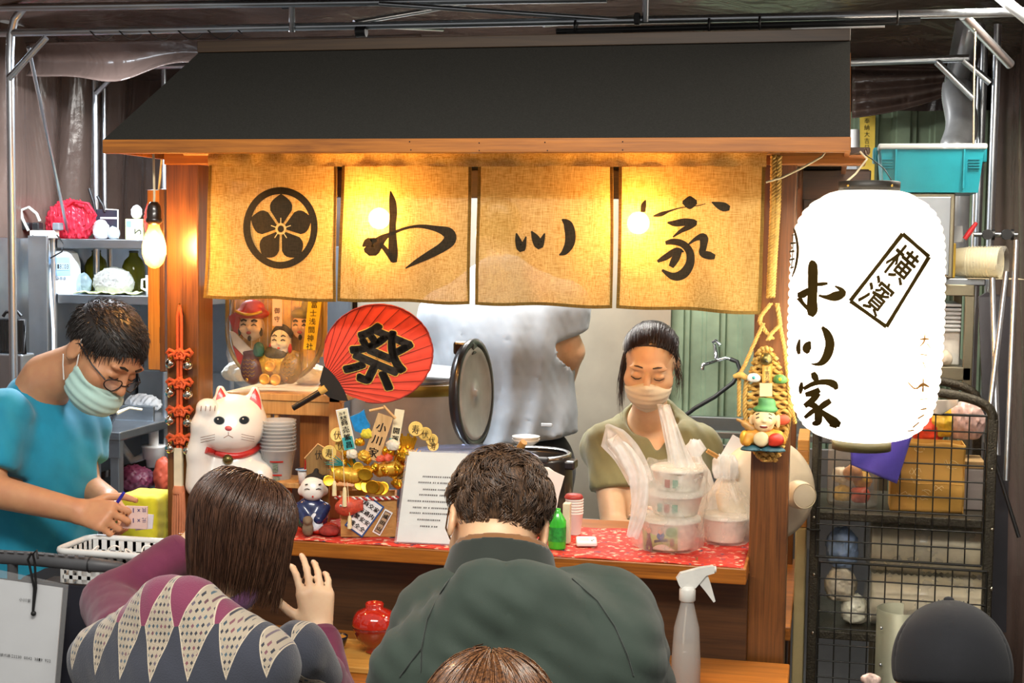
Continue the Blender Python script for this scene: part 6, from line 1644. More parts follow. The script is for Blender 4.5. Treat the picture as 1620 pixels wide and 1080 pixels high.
# ================================================================== kitchen ware behind the counter
kt = thing('kitchen_table', 'steel work table inside the stall under the pots', 'table', (-.2, .7, 0))
part('table_top', MB().box((-.62, .42, .86), (.19, 1.02, .89), .004), M_steel, kt)
for x, y in ((-.6, .44), (.16, .44), (-.6, .99), (.16, .99)): part('leg', MB().tube([(x, y, 0), (x, y, .862)], .016, 10), M_tube, kt)
part('lower_shelf', MB().box((-.6, .44, .30), (.17, 1.0, .315), .003), M_steel, kt)
def cooker():
    c = P(838, 718, .52); k = mpp(c); r = 64*k; t = thing('rice_cooker', 'black round cooker with its steel-lined lid standing open', 'cooker', (c.x, c.y, .89)); BK = mat('cooker_black', '#1b1b1d', .3, coat=.3)
    h = c.z-.89
    part('body', MB().lathe([(0, 0), (r*.92, 0), (r*1.02, .02), (r*1.08, h*.6), (r*1.06, h-.012), (r*1.02, h), (r*.94, h), (r*.9, h-.01), (r*.88, .05), (0, .045)], (c.x, c.y, .89), 40), BK, t)
    part('rim', MB().lathe([(r*.93, h-.004), (r*1.03, h-.004), (r*1.04, h+.004), (r*.98, h+.008), (r*.92, h+.004)], (c.x, c.y, .89), 40), steel('rim_steel', '#c6c8ca', .22), t)
    q = P(746, 712, .52); lc = P(748, 622, .51); n = Vector((1, -.10, .04)).normalized(); R_ = 87*k
    part('hinge', MB().box((q.x-.03, q.y-.03, q.z-.03), (q.x+.03, q.y+.03, q.z+.02), .008), BK, t)
    ld = part('lid', MB().lathe([(0, -.035), (R_*.6, -.034), (R_*.9, -.02), (R_, .0), (R_, .010), (R_*.90, .012), (R_*.86, .006), (R_*.84, .0)], lc, 44, n), BK, t)
    part('inner_plate', MB().lathe([(R_*.86, .008), (R_*.80, .013), (R_*.74, .008), (R_*.3, .006), (.012, .006), (.011, .012), (.004, .013), (0, .013)], lc, 44, n), mat('plate_steel', '#b4b6b6', .35, .5), ld)
    hp = P(737, 552, .51); part('lid_handle', MB().box((hp.x-.032, hp.y-.025, hp.z-.016), (hp.x+.028, hp.y+.025, hp.z+.022), .007), BK, ld)
    e = P(898, 730, .50); part('side_handle', MB().box((e.x-.02, e.y-.03, e.z-.02), (e.x+.025, e.y+.03, e.z+.006), .006), BK, t)
    solo('wooden_paddle', MB().tube([P(808, 735, .54), P(823, 708, .50), P(829, 699, .49)], [.011, .0115, .010], 10), wood('paddle_wood', '#a87434', '#c89650', 2, 2, .6, 0), 'wooden paddle handle sticking out of the black cooker', 'paddle')
cooker()
def bigpot():
    c = P(652, 700, .86); k = mpp(c); r = 98*k; zt = P(652, 600, .86).z; t = thing('stock_pot', 'tall pale stock pot with shiny rim behind the fan', 'pot', (c.x, c.y, .89))
    part('body', MB().lathe([(0, 0), (r*.96, 0), (r, .02), (r, zt-.89-.02), (r*1.02, zt-.89-.015), (r*1.02, zt-.89), (r*.97, zt-.89), (r*.95, .03), (0, .03)], (c.x, c.y, .89), 48), mat('pot_enamel', '#cfcac0', .35, .2, var=.08), t)
    part('rim_band', MB().lathe([(r*1.015, zt-.89-.035), (r*1.03, zt-.89-.03), (r*1.03, zt-.89-.004), (r*1.0, zt-.89+.002)], (c.x, c.y, .89), 48), mat('pot_brass', '#8d7a38', .4, .7), t)
    part('lid', MB().lathe([(r*1.0, 0), (r*1.01, .008), (r*.9, .03), (r*.3, .045), (0, .046)], (c.x, c.y, zt+.002), 48), M_steel, t)
    part('burner_ring', MB().lathe([(r*1.06, -.002), (r*1.06, .13), (r*1.02, .13), (r*1.02, -.002)], (c.x, c.y, .892), 48), mat('burner_blue', '#3d434d', .5, .5), t)
bigpot()
c = P(832, 698, .72)
for i in range(2):
    solo('white_bowl', MB().lathe([(0, 0), (.02, 0), (.021, .004), (.038, .016), (.0425, .024), (.0405, .024), (.03, .012), (0, .008)], (c.x, c.y, c.z-.016+i*.008), 28), WHITE, ('upper' if i else 'lower')+' white bowl of the pair stacked behind the cooker', 'bowl', 'white bowls behind the cooker')
solo('bowl_stand', MB().lathe([(0, 0), (.06, 0), (.06, .01), (.02, .02), (.02, c.z-.036-.89), (.03, c.z-.02-.89), (0, c.z-.0165-.89)], (c.x, c.y, .89), 20), M_steel, 'small steel stand carrying the white bowls', 'stand')
c = P(742, 770, .22)
t = thing('food_cover', 'bluish clear plastic food cover behind the seated guest in green', 'food cover', (c.x, c.y, CZ)); zt = P(742, 712, .22).z
part('dome', MB().lathe([(.185, 0), (.19, .01), (.185, (zt-CZ)*.8), (.17, zt-CZ-.008), (0, zt-CZ)], (c.x, c.y, CZ), 48), glass('bluish_plastic', '#b9c4e0', .12, .35), t)
part('rim', MB().tube([(c.x+.185*math.cos(a), c.y+.185*math.sin(a), zt-.02) for a in np.linspace(0, 2*PI, 48, endpoint=False)], .003, 6, closed=True), mat('clear_rim', '#aeb9d4', .3), t)
e = P(850, 725, .22); part('knob', MB().box((e.x-.028, e.y-.012, e.z-.012), (e.x+.03, e.y+.012, e.z+.004), .005), M_black, t)
def napkin():
    c = P(868, 790, .12); k = mpp(c); pl = lambda px, py, d=0: P(px, py, .12+d)
    t = thing('paper_napkins', 'upright white paper napkins in a holder beside the green bottle', 'napkins', (c.x, c.y, CZ))
    for i in range(4):
        d = i*.008; o = [(842+i*2, 735+i), (862+i*2, 739), (893-i, 753+i), (884, 785), (876, 830), (846, 830)]
        part('napkin', MB().prism([pl(a, b, d+.0006*(a-840)) for a, b in o], (0, .0015, 0)), mat('napkin_white', '#e6e2da', .85, var=.05), t)
    q = pl(862, 838); part('holder', MB().box((q.x-.03, q.y-.008, CZ), (q.x+.025, q.y+.04, CZ+.06), .003), M_steel, t)
napkin()
def bottle_green():
    c = PZ(881, 868, CZ); k = mpp(c); t = thing('detergent_bottle', 'green plastic bottle standing on the counter behind the jacket collar', 'bottle', c)
    part('bottle', MB().lathe([(0, 0), (.018, 0), (.02, .004), (.02, .07), (.012, .085), (.007, .092), (.007, .1), (0, .1)], c, 24, sx=1.1, sy=.8), mat('bottle_green', '#37b52c', .25, coat=.4), t)
    part('label', MB().lathe([(.0205, .02), (.0205, .055)], c, 24, sx=1.1, sy=.8), mat('bottle_label', '#2c8f38', .4, var=.5, vscale=90), t)
    q = PZ(889, 862, CZ)+Vector((.006, .03, 0)); solo('paper_carton', MB().box((q.x-.009, q.y-.012, CZ), (q.x+.009, q.y+.012, CZ+.10), .002), mat('carton_cream', '#d9cfae', .7), 'narrow cream carton beside the green bottle', 'carton')
    c = P(908, 848, .14); c.z = CZ; t = thing('cup_stack', 'stack of white paper cups with a red printed lid behind the timer', 'cups', c)
    for i in range(6): part('cup', MB().lathe([(.017, 0), (.0225, .052), (.0235, .053), (.0235, .056), (.022, .056), (.0165, .002), (0, .002)], (c.x, c.y, CZ+.007*i), 24), mat('cup_white', '#dcdad2', .5, var=.05), t)
    part('lid', MB().lathe([(.0235, 0), (.0245, .003), (.02, .010), (0, .012)], (c.x-.002, c.y, CZ+.092), 24), mat('lid_red', '#9c2f28', .5), t)
bottle_green()
def timer():
    c = PZ(928, 863, CZ); t = thing('kitchen_timer', 'small white digital timer lying on the red cloth', 'timer', c); ux = Vector((.97, .22, 0)); uy = Vector((-.22, .97, 0)); f = lambda x, y, z: c+ux*x+uy*y+Vector((0, 0, z))
    b = MB().box((-.026, -.012, 0), (.026, .028, .012), .004); b.v = [tuple(f(p[0], p[1], p[2]+(.006 if p[1] > 0 else 0)*(p[2] > .006))) for p in b.v]; part('case', b, WHITE, t)
    part('screen', MB().add([f(-.018, -.004, .0128), f(.006, -.004, .0128), f(.006, .016, .0165), f(-.018, .016, .0165)], [(0, 1, 2, 3)]), mat('lcd', '#98a08a', .3), t)
    for i in range(3): part('button', MB().cyl(f(.013+.0045*i-.004*(i == 2), -.002+.007*i, .0125), .0026, .003, 10), mat('timer_grey', '#a8b0b0', .5), t)
timer()

# carrier bags with paper bowls --------------------------------------------
FILM = film('bag_film', '#fbf8f2', .27, .2)
def paper_bowl(c, r, h, t, top=True):
    bm = mat('bowl_paper', '#e9e2d0', .6, var=.05)
    b = part('paper_bowl', MB().lathe([(0, 0), (r*.78, 0), (r*.8, .003), (r*.97, h*.92), (r*1.02, h*.95), (r*1.02, h), (r*.95, h), (r*.76, .006), (0, .006)], c, 36), bm, t)
    part('bowl_lid', MB().lathe([(r*1.03, h-.004), (r*1.03, h+.004), (r*.9, h+.008), (0, h+.008)], c, 36), film('lid_film', '#f4f2ee', .6, .2), b)
    return b
def bag_one():
    c = PZ(1050, 879, CZ)+Vector((.0, .085, 0)); k = mpp(c); t = thing('carrier_bag', 'large white plastic carrier bag holding stacked printed paper bowls on the counter', 'bag', (c.x, c.y, CZ)); fwd = (Vector(CAM_POS)-c); fa = math.atan2(fwd.y, fwd.x)
    b0 = paper_bowl((c.x+.004, c.y, CZ+.006), .074, .07, t); b1 = paper_bowl((c.x+.016, c.y+.004, CZ+.088), .068, .05, t); b2 = paper_bowl((c.x+.022, c.y+.004, CZ+.148), .066, .05, t)
    # printed picture on the lowest bowl: green field, two figures at a low table
    def onb(px, py, off=.002, base=(c.x+.004, c.y, CZ+.006)):
        d = CF + CR*(px-810)/FPX + CU*(540-py)/FPX; o = CAM_POS; ox, oy = o[0]-base[0], o[1]-base[1]; z = .05
        for _ in range(3):
            r = .074*(.8+.17*min(1, max(0, z/.065)))+off; A_ = d[0]**2+d[1]**2; B_ = ox*d[0]+oy*d[1]; C_ = ox*ox+oy*oy-r*r; disc = max(0, B_*B_-A_*C_); tt = (-B_-math.sqrt(disc))/A_; z = o[2]+d[2]*tt-base[2]
        return tuple(o+d*tt)
    def pad(name, pts, m_, off):
        n = 6; mb = MB(); x0 = min(p[0] for p in pts); cx = sum(p[0] for p in pts)/len(pts); cy = sum(p[1] for p in pts)/len(pts); L_ = len(pts); vs = [onb(cx, cy, off)]
        for j in (1, 2, 3): vs += [onb(cx+(p[0]-cx)*j/3, cy+(p[1]-cy)*j/3, off) for p in pts]
        fs = [(0, i+1, (i+1) % L_+1) for i in range(L_)]
        for j in (0, 1): fs += [(1+j*L_+i, 1+(j+1)*L_+i, 1+(j+1)*L_+(i+1) % L_, 1+j*L_+(i+1) % L_) for i in range(L_)]
        mb.add(vs, fs, True); part(name, mb, m_, b0)
    el = lambda cx, cy, rx, ry: [(cx+rx*math.cos(a), cy+ry*math.sin(a)) for a in np.linspace(0, 2*PI, 14, endpoint=False)]
    pad('printed_picture', [(1016, 836), (1072, 833), (1072, 872), (1018, 876)], mat('print_green', '#a9b46a', .6, var=.25, vscale=60), .0015)
    pad('printed_foliage', el(1062, 842, 9, 7), mat('print_leaf', '#5f8a3a', .6), .002)
    pad('printed_figure', [(1024, 842), (1028, 842), (1033, 870), (1021, 872)], mat('print_plum', '#6a3a4a', .6), .0022); pad('printed_head', el(1026.5, 839, 4, 4.5), mat('print_skin', '#d9a58a', .6), .0024)
    pad('printed_figure', el(1045, 848, 6, 6), mat('print_blue', '#3f5f94', .6), .0022); pad('printed_head', el(1045, 841, 4, 4), mat('print_skin', '#d9a58a', .6), .0024)
    pad('printed_table', [(1035, 854), (1056, 852), (1057, 857), (1035, 858)], mat('print_table', '#3a3040', .6), .0026); pad('printed_figure', el(1063, 858, 3.5, 7), mat('print_brown', '#7a4a38', .6), .0022)
    for px, py in ((1058, 765), (1076, 802)): pass
    for b_, zz, s_ in ((b1, CZ+.100, 3), (b2, CZ+.160, 2)):
        for i in range(s_):
            mb = MB(); a0 = fa-.15-.30*i; R_ = .0665
            mb.grid(lambda u, v, a0=a0: (c.x+.018+R_*math.cos(a0+.2*u), c.y+.004+R_*math.sin(a0+.2*u), zz+.02*v), 6, 2); part('printed_block', mb, mat('print_teal', '#6f8f78', .6) if i != 1 else mat('print_redbrown', '#9a5a48', .6), b_)
    prof = [(0, .066, .058), (.01, .084, .076), (.05, .088, .080), (.10, .090, .080), (.15, .090, .076), (.19, .086, .068), (.21, .080, .055)]
    bo = crumple((c.x, c.y, CZ+.0015), prof, 60, .0045, 8, seed=11); part('bag_film', bo, FILM, t)
    def strap(pts, ws, seed):
        rg = np.random.default_rng(seed); mb = MB(); pts = [Vector(p) for p in pts]
        def fn(u, v):
            s_ = v*(len(pts)-1); i = min(int(s_), len(pts)-2); f = s_-i; a, b, cc, d = pts[max(0, i-1)], pts[i], pts[i+1], pts[min(len(pts)-1, i+2)]
            p = .5*((2*b)+(cc-a)*f+(2*a-5*b+4*cc-d)*f*f+(3*b-a-3*cc+d)*f**3); w = np.interp(v, np.linspace(0, 1, len(ws)), ws); tn = (cc-b).normalized(); sd = tn.cross(Vector((0, 1, 0))).normalized()
            return p+sd*(u-.5)*w+Vector((0, .008*math.sin(u*11+v*9+seed), 0))
        mb.grid(fn, 14, 30); part('bag_handle', mb, film('handle_film', '#fbfaf6', .62, .2), t)
    strap([P(1092, 762, .0), P(1075, 720, .005), P(1060, 670, .03), P(1050, 640, .06), P(1052, 655, .09), P(1068, 720, .07), P(1075, 760, .07)], [.06, .045, .032, .030, .03, .04, .06], 1)
    strap([P(1010, 760, .0), P(985, 720, -.02), P(962, 692, -.03), P(972, 688, .0), P(1000, 720, .05), P(1018, 765, .07)], [.055, .05, .05, .052, .05, .055], 2)
    strap([P(1000, 850, -.065), P(1012, 800, -.062), P(1008, 752, -.04), P(985, 715, -.03), P(968, 700, -.02)], [.03, .04, .045, .05, .03], 3)
bag_one()
def bag_two():
    c = PZ(1143, 866, CZ)+Vector((0, .07, 0)); t = thing('carrier_bag', 'smaller tied white plastic bag with a bowl beside the right post', 'bag', (c.x, c.y, CZ))
    paper_bowl((c.x, c.y, CZ+.006), .060, .06, t)
    prof = [(0, .055, .05), (.01, .066, .062), (.05, .070, .064), (.08, .066, .058), (.11, .050, .042), (.14, .030, .026), (.165, .014, .014)]
    part('bag_film', crumple((c.x, c.y, CZ+.0015), prof, 48, .004, 9, seed=21), FILM, t)
    for s_, dx in ((1, -.03), (2, .025), (3, .0)):
        z0 = CZ+.16; part('bag_ear', crumple((c.x+dx*.5, c.y, z0), [(0, .012, .010), (.02, .022, .014), (.045, .018, .009), (.06, .006, .004)], 24, .003, 5, seed=30+s_, rotz_=s_), film('handle_film', '#fbfaf6', .62, .2), t)
    c2 = P(1096, 845, .22); c2.z = CZ
    t2 = thing('carrier_bag', 'knotted white plastic bag standing behind the other two bags', 'bag', (c2.x, c2.y, CZ)); 
    part('bag_film', crumple((c2.x, c2.y, CZ+.0015), [(0, .05, .045), (.02, .062, .05), (.10, .06, .05), (.16, .035, .03), (.20, .012, .01)], 40, .005, 8, seed=41), film('bag_film_dense', '#f2efe8', .55, .25), t2)
    part('bag_ear', crumple((c2.x, c2.y, CZ+.195), [(0, .010, .008), (.025, .026, .014), (.05, .010, .006)], 20, .003, 5, seed=43), film('handle_film', '#fbfaf6', .62, .2), t2)
    q = P(1126, 719, .10); solo('clothes_peg', MB().box((-.016, -.004, -.0025), (.016, .004, .0025), .001).box((-.016, -.004, .003), (.016, .004, .008), .001).xf(Matrix.Translation(q) @ Matrix.Rotation(.55, 4, 'Y') @ Matrix.Rotation(.3, 4, 'Z')), wood('peg_wood', '#b07a34', '#cf9c58', 0, 3, .6, 0), 'wooden clothes peg clipped on the bag top', 'clothes peg')
    cds = []
    for i, (px, py, rt) in enumerate(((1163, 718, .5), (1178, 735, -.2))):
        q = P(px, py, .20+.01*i); m4 = Matrix.Translation(q) @ Matrix.Rotation(rt, 4, 'Y'); cds.append(MB().box((-.03, -.001, -.04), (.03, .001, .04)).xf(m4))
    for cd_, lb in zip(cds, ('white order slip leaning left of the other behind the bags', 'white order slip tucked against the right post')): solo('order_slip', cd_, PAPER, lb, 'paper slip', 'order slips behind the bags')
bag_two()

# small things beside the cat ------------------------------------------------
def cups_left():
    sh = thing('step_shelf', 'low pale wooden step shelf behind the doll carrying the cups', 'shelf', (-.47, .1, CZ)); q = P(470, 768, .06); zt = P(470, 762, .05).z
    part('board', MB().box((-.53, .03, zt-.014), (-.30, .15, zt), .002), W_light, sh)
    for x in (-.52, -.315): part('side', MB().box((x, .035, CZ), (x+.012, .145, zt-.013), .001), W_light, sh)
    c = P(440, 750, .09); c.z = zt; t = thing('clear_cup_stack', 'stack of clear plastic cups with a red printed design beside the cat', 'cups', c); k = mpp(c); H = c.z
    GL = glass('clear_cup', '#f2f4f4', .08, .30)
    for i in range(9): part('cup', MB().lathe([(.034, 0), (.046, .075), (.048, .076), (.048, .080), (.0455, .079), (.0335, .002), (0, .002)], (c.x, c.y, zt+.0095*i-.0), 32), GL, t)
    mb = MB(); fa = math.atan2(CAM_POS[1]-c.y, CAM_POS[0]-c.x)
    for nm, z0, z1, a0, a1, m_ in (('red_print', .048, .052, -.5, .3, RED), ('printed_motif', .022, .046, -.35, -.02, mat('print_motif', '#6d7a6a', .6, var=.6, vscale=150)), ('red_print', .012, .016, -.5, .25, RED), ('printed_motif', .0, .010, -.3, .1, mat('print_motif', '#6d7a6a', .6, var=.6, vscale=150))):
        part(nm, MB().grid(lambda u, v: (c.x+(.0365+.16*(z0+(z1-z0)*v))*math.cos(fa+a0+(a1-a0)*u), c.y+(.0365+.16*(z0+(z1-z0)*v))*math.sin(fa+a0+(a1-a0)*u), zt+z0+(z1-z0)*v), 12, 2), m_, t)
    c = P(480, 752, .03); c.z = zt; t = thing('white_cup', 'small white cup with a blue rim holding a red pen', 'cup', c)
    part('cup', MB().lathe([(0, 0), (.012, 0), (.015, .035), (.0145, .036), (.0115, .003), (0, .003)], c, 24), WHITE, t)
    part('rim', MB().lathe([(.013, .035), (.020, .036), (.021, .038), (.015, .039)], c, 24), mat('rim_blue', '#8fb3d6', .3), t)
    part('pen', MB().tube([(c.x+.003, c.y, zt+.004), (c.x+.006, c.y, zt+.062)], .0025, 8), mat('pen_red', '#b3241c', .4), t)
    q = P(507, 750, .0); k = mpp(q); pl = lambda px, py: P(px, py, .0)
    t = thing('votive_plaque', 'house-shaped wooden votive plaque leaning left of the box ornament', 'plaque', q)
    part('board', MB().prism([pl(484, 724), pl(503, 703), pl(520, 712), pl(520, 768), pl(486, 768)], (0, .006, 0)), wood('plaque_brown', '#7a5a30', '#a07c48', 2, 2, .6, 0), t)
    part('roof_edge', MB().tube([pl(482, 725), pl(503, 702), pl(522, 713)], .0022, 6), wood('plaque_wood', '#c0935a', '#dcb27a', 2, 2, .6, 0), t)
    mb = MB(); glyph(mb, '伏', 0, 0, 11, 16, lambda x, y: tuple(pl(504+x, 719-y)+Vector((0, -.001, 0)))); part('lettering', mb, INKB, t)
    part('plaque_prop', MB().box((q.x-.02, q.y+.008, CZ), (q.x+.02, q.y+.016, q.z), .001), W_light, t)
cups_left()

# on the eating counter --------------------------------------------------------
EZ0 = .7785
def eating():
    a = PZ(588, 1034, EZ0+.012); tr = thing('wooden_tray', 'pale wooden tray on the lower counter between the two guests', 'tray', (a.x, a.y, EZ0))
    TW = wood('tray_wood', '#b98236', '#d9a655', 0, 1, .4, .3)
    part('tray_floor', MB().box((a.x-.20, a.y-.11, EZ0), (a.x+.16, a.y+.10, EZ0+.006), .002), TW, tr)
    for lo, hi in (((a.x-.20, a.y-.115, EZ0), (a.x+.16, a.y-.105, EZ0+.014)), ((a.x-.20, a.y+.095, EZ0), (a.x+.16, a.y+.105, EZ0+.014)), ((a.x-.205, a.y-.115, EZ0), (a.x-.195, a.y+.105, EZ0+.014)), ((a.x+.155, a.y-.115, EZ0), (a.x+.165, a.y+.105, EZ0+.014))): part('tray_edge', MB().box(lo, hi, .002), TW, tr)
    c = PZ(592, 1030, EZ0+.008); c.z = EZ0+.0065; r = 35*mpp(c); t = thing('lacquer_bowl', 'lidded red lacquer bowl standing on the wooden tray', 'bowl', c)
    part('bowl', MB().lathe([(0, 0), (r*.40, 0), (r*.42, .004), (r*.36, .012), (r*.60, .022), (r*.85, .038), (r*.96, .056), (r*.98, .068), (r*.94, .068), (0, .05)], c, 36), mat('lacquer_brownred', '#7e2010', .15, coat=.7), t)
    part('lid', MB().lathe([(r*1.0, .066), (r*1.01, .070), (r*.96, .084), (r*.80, .098), (r*.48, .106), (r*.40, .109), (r*.42, .118), (r*.38, .120), (r*.34, .112), (0, .110)], c, 36), mat('lacquer_scarlet', '#b5281a', .12, coat=.8), t)
    c = PZ(533, 1026, EZ0+.008); c.z = EZ0+.0065; t = thing('teacup', 'small dark patterned cup of amber tea beside the lacquer bowl', 'cup', c)
    part('cup', MB().lathe([(0, 0), (.013, 0), (.014, .004), (.020, .010), (.0255, .028), (.0265, .034), (.025, .034), (.018, .012), (0, .008)], c, 30), mat('cup_dark', '#20232c', .25, coat=.4, var=.9, vscale=110), t)
    part('tea', MB().lathe([(0, .030), (.0245, .030)], c, 30), mat('tea_amber', '#c98a34', .15), t)
    part('foot', MB().lathe([(.0145, 0), (.0145, .005)], c, 24), mat('cup_foot', '#b9a88a', .5), t)
    solo('small_dish', MB().lathe([(0, 0), (.02, 0), (.03, .006), (.029, .007), (.02, .002), (0, .002)], (c.x-.03, c.y-.035, EZ0+.0065), 24), mat('dish_dark', '#2a211a', .3), 'little dark sauce dish in front of the teacup', 'dish')
    # spray bottle
    k = mpp(P(1085, 1000, -.27)); c = PZ(1084, 1098, EZ0); t = thing('spray_bottle', 'translucent spray bottle with white trigger at the right of the lower counter', 'spray bottle', c); k = mpp(c); Zp = lambda py: (1098-py)*k
    part('bottle', MB().lathe([(0, 0), (22*k, 0), (23.5*k, 3*k), (23*k, Zp(1040)), (20*k, Zp(990)), (13*k, Zp(962)), (10.5*k, Zp(950)), (10.5*k, Zp(942))], c, 32), glass('frosted_bottle', '#e6e2dc', .25, .35), t)
    part('liquid', MB().lathe([(0, 2*k), (21*k, 2*k), (22*k, 5*k), (21.4*k, Zp(1040)), (19.9*k, Zp(1016)), (0, Zp(1016))], c, 32), glass('water_tint', '#e0cdb6', .1, .3), t)
    part('dip_tube', MB().tube([(c.x-.008, c.y, c.z+6*k), (c.x-.006, c.y, c.z+Zp(1000)), (c.x, c.y, c.z+Zp(945))], 1.6*k, 8), mat('tube_white', '#dad6ce', .4), t)
    wt = mat('trigger_white', '#dcdad2', .4)
    part('neck_ring', MB().lathe([(11*k, Zp(948)), (13*k, Zp(946)), (13*k, Zp(930)), (10*k, Zp(924)), (0, Zp(924))], c, 24), wt, t)
    R_ = Vector((.976, .217, 0)); f = lambda x, z, d=0: c+R_*(x*k)+Vector((-.2*d*k, .9*d*k, Zp(z)))
    part('spray_head', MB().prism([f(-18, 912, -7), f(-12, 903, -7), f(20, 894, -7), f(40, 891, -7), f(41, 902, -7), f(28, 906, -7), f(12, 926, -7), f(-8, 930, -7), f(-14, 922, -7)], (-.2*14*k, .9*14*k, 0)), wt, t)
    part('trigger', MB().prism([f(20, 905, -4), f(30, 903, -4), f(36, 920, -4), f(44, 947, -4), f(41, 949, -4), f(28, 932, -4), f(18, 920, -4)], (-.2*8*k, .9*8*k, 0)), wt, t)
    part('nozzle', MB().cyl(f(38, 897), 5.5*k, 6*k, 14, R_), wt, t)
eating()

# ornament of orange knots and bells on the left post ---------------------------
def knots():
    Yk = -.012; pl = lambda px, py, d=0: P(px, py, Yk-d); k = mpp(pl(284, 600)); t = thing('knot_charm', 'orange knotted cord charm with silver bells hanging on the left post', 'charm', pl(284, 482))
    OR = mat('orange_cord', '#cf5526', .65, var=.12, vscale=120)
    part('nail', MB().tube([pl(284, 486, -.010), pl(284, 484, .006), pl(284, 479, .008)], .002, 6), mat('brass', '#c9a24a', .3, 1), t)
    for s_ in (-1, 1): part('cord', MB().tube([pl(284, 483, .006), pl(284+s_*3, 500, .004), pl(284+s_*3, 555, .004), pl(284+s_*2.5, 600, .004), pl(284+s_*3, 660, .004), pl(284+s_*3, 712, .004)], 2.6*k, 8), OR, t)
    for yk in (556, 602, 646, 690):
        for s_ in (-1, 1):
            lp = [(284, yk+4), (284+s_*8, yk+1), (284+s_*16, yk-3), (284+s_*20, yk+2), (284+s_*17, yk+7), (284+s_*9, yk+3), (284, yk-4)]
            part('loop_knot', MB().tube([pl(a, b, .008+.002*(i % 2)) for i, (a, b) in enumerate(lp)], 3.0*k, 8), OR, t)
            lp = [(284, yk+8), (284+s_*7, yk+12), (284+s_*9, yk+5), (284+s_*3, yk-1), (284-s_*4, yk+4), (284-s_*3, yk+12)]
            part('loop_knot', MB().tube([pl(a, b, .011+.002*(i % 2)) for i, (a, b) in enumerate(lp)], 2.7*k, 8), OR, t)
            bx, by = 284+s_*14-1, yk+19+(3 if s_ > 0 else 0)
            b_ = part('bell', MB().sphere(pl(bx, by, .010), 8.0*k, 18, 12), steel('bell_silver', '#d8cfc0', .12, 0, .3), t)
            part('bell_slot', MB().tube([pl(bx-4, by+1, .0195), pl(bx, by+2, .0228), pl(bx+4, by+1, .0195)], .9*k, 6), M_black, b_)
            part('bell_ring', MB().tube([pl(bx-2*s_*0+2*math.cos(a), by-9+2.4*math.sin(a), .010) for a in np.linspace(0, 2*PI, 12, endpoint=False)], .7*k, 5, closed=True), GOLD, b_)
    a, b = pl(283, 708, .002), pl(283, 772, .002); part('bamboo_sleeve', MB().box((a.x-7*k, a.y-.008, b.z), (a.x+7*k, a.y+.004, a.z), .002), mat('bone_white', '#ddd2b4', .5), t)
    part('tassel_head', MB().tube([pl(283, 768, .004), pl(283, 776, .004), pl(283, 780, .004)], [8*k, 10.5*k, 9.5*k], 14), mat('tassel_coral', '#c9805a', .8), t)
    for i in range(14):
        a = i/14*2*PI; part('tassel_strand', MB().tube([pl(283+8*math.cos(a), 778, .004+.010*math.sin(a)), pl(283+9.5*math.cos(a), 820, .004+.012*math.sin(a)), pl(282+9.5*math.cos(a), 866+3*math.sin(i*2), .004+.012*math.sin(a))], 2.1*k, 6), mat('tassel_coral', '#c9805a', .8), t)
knots()

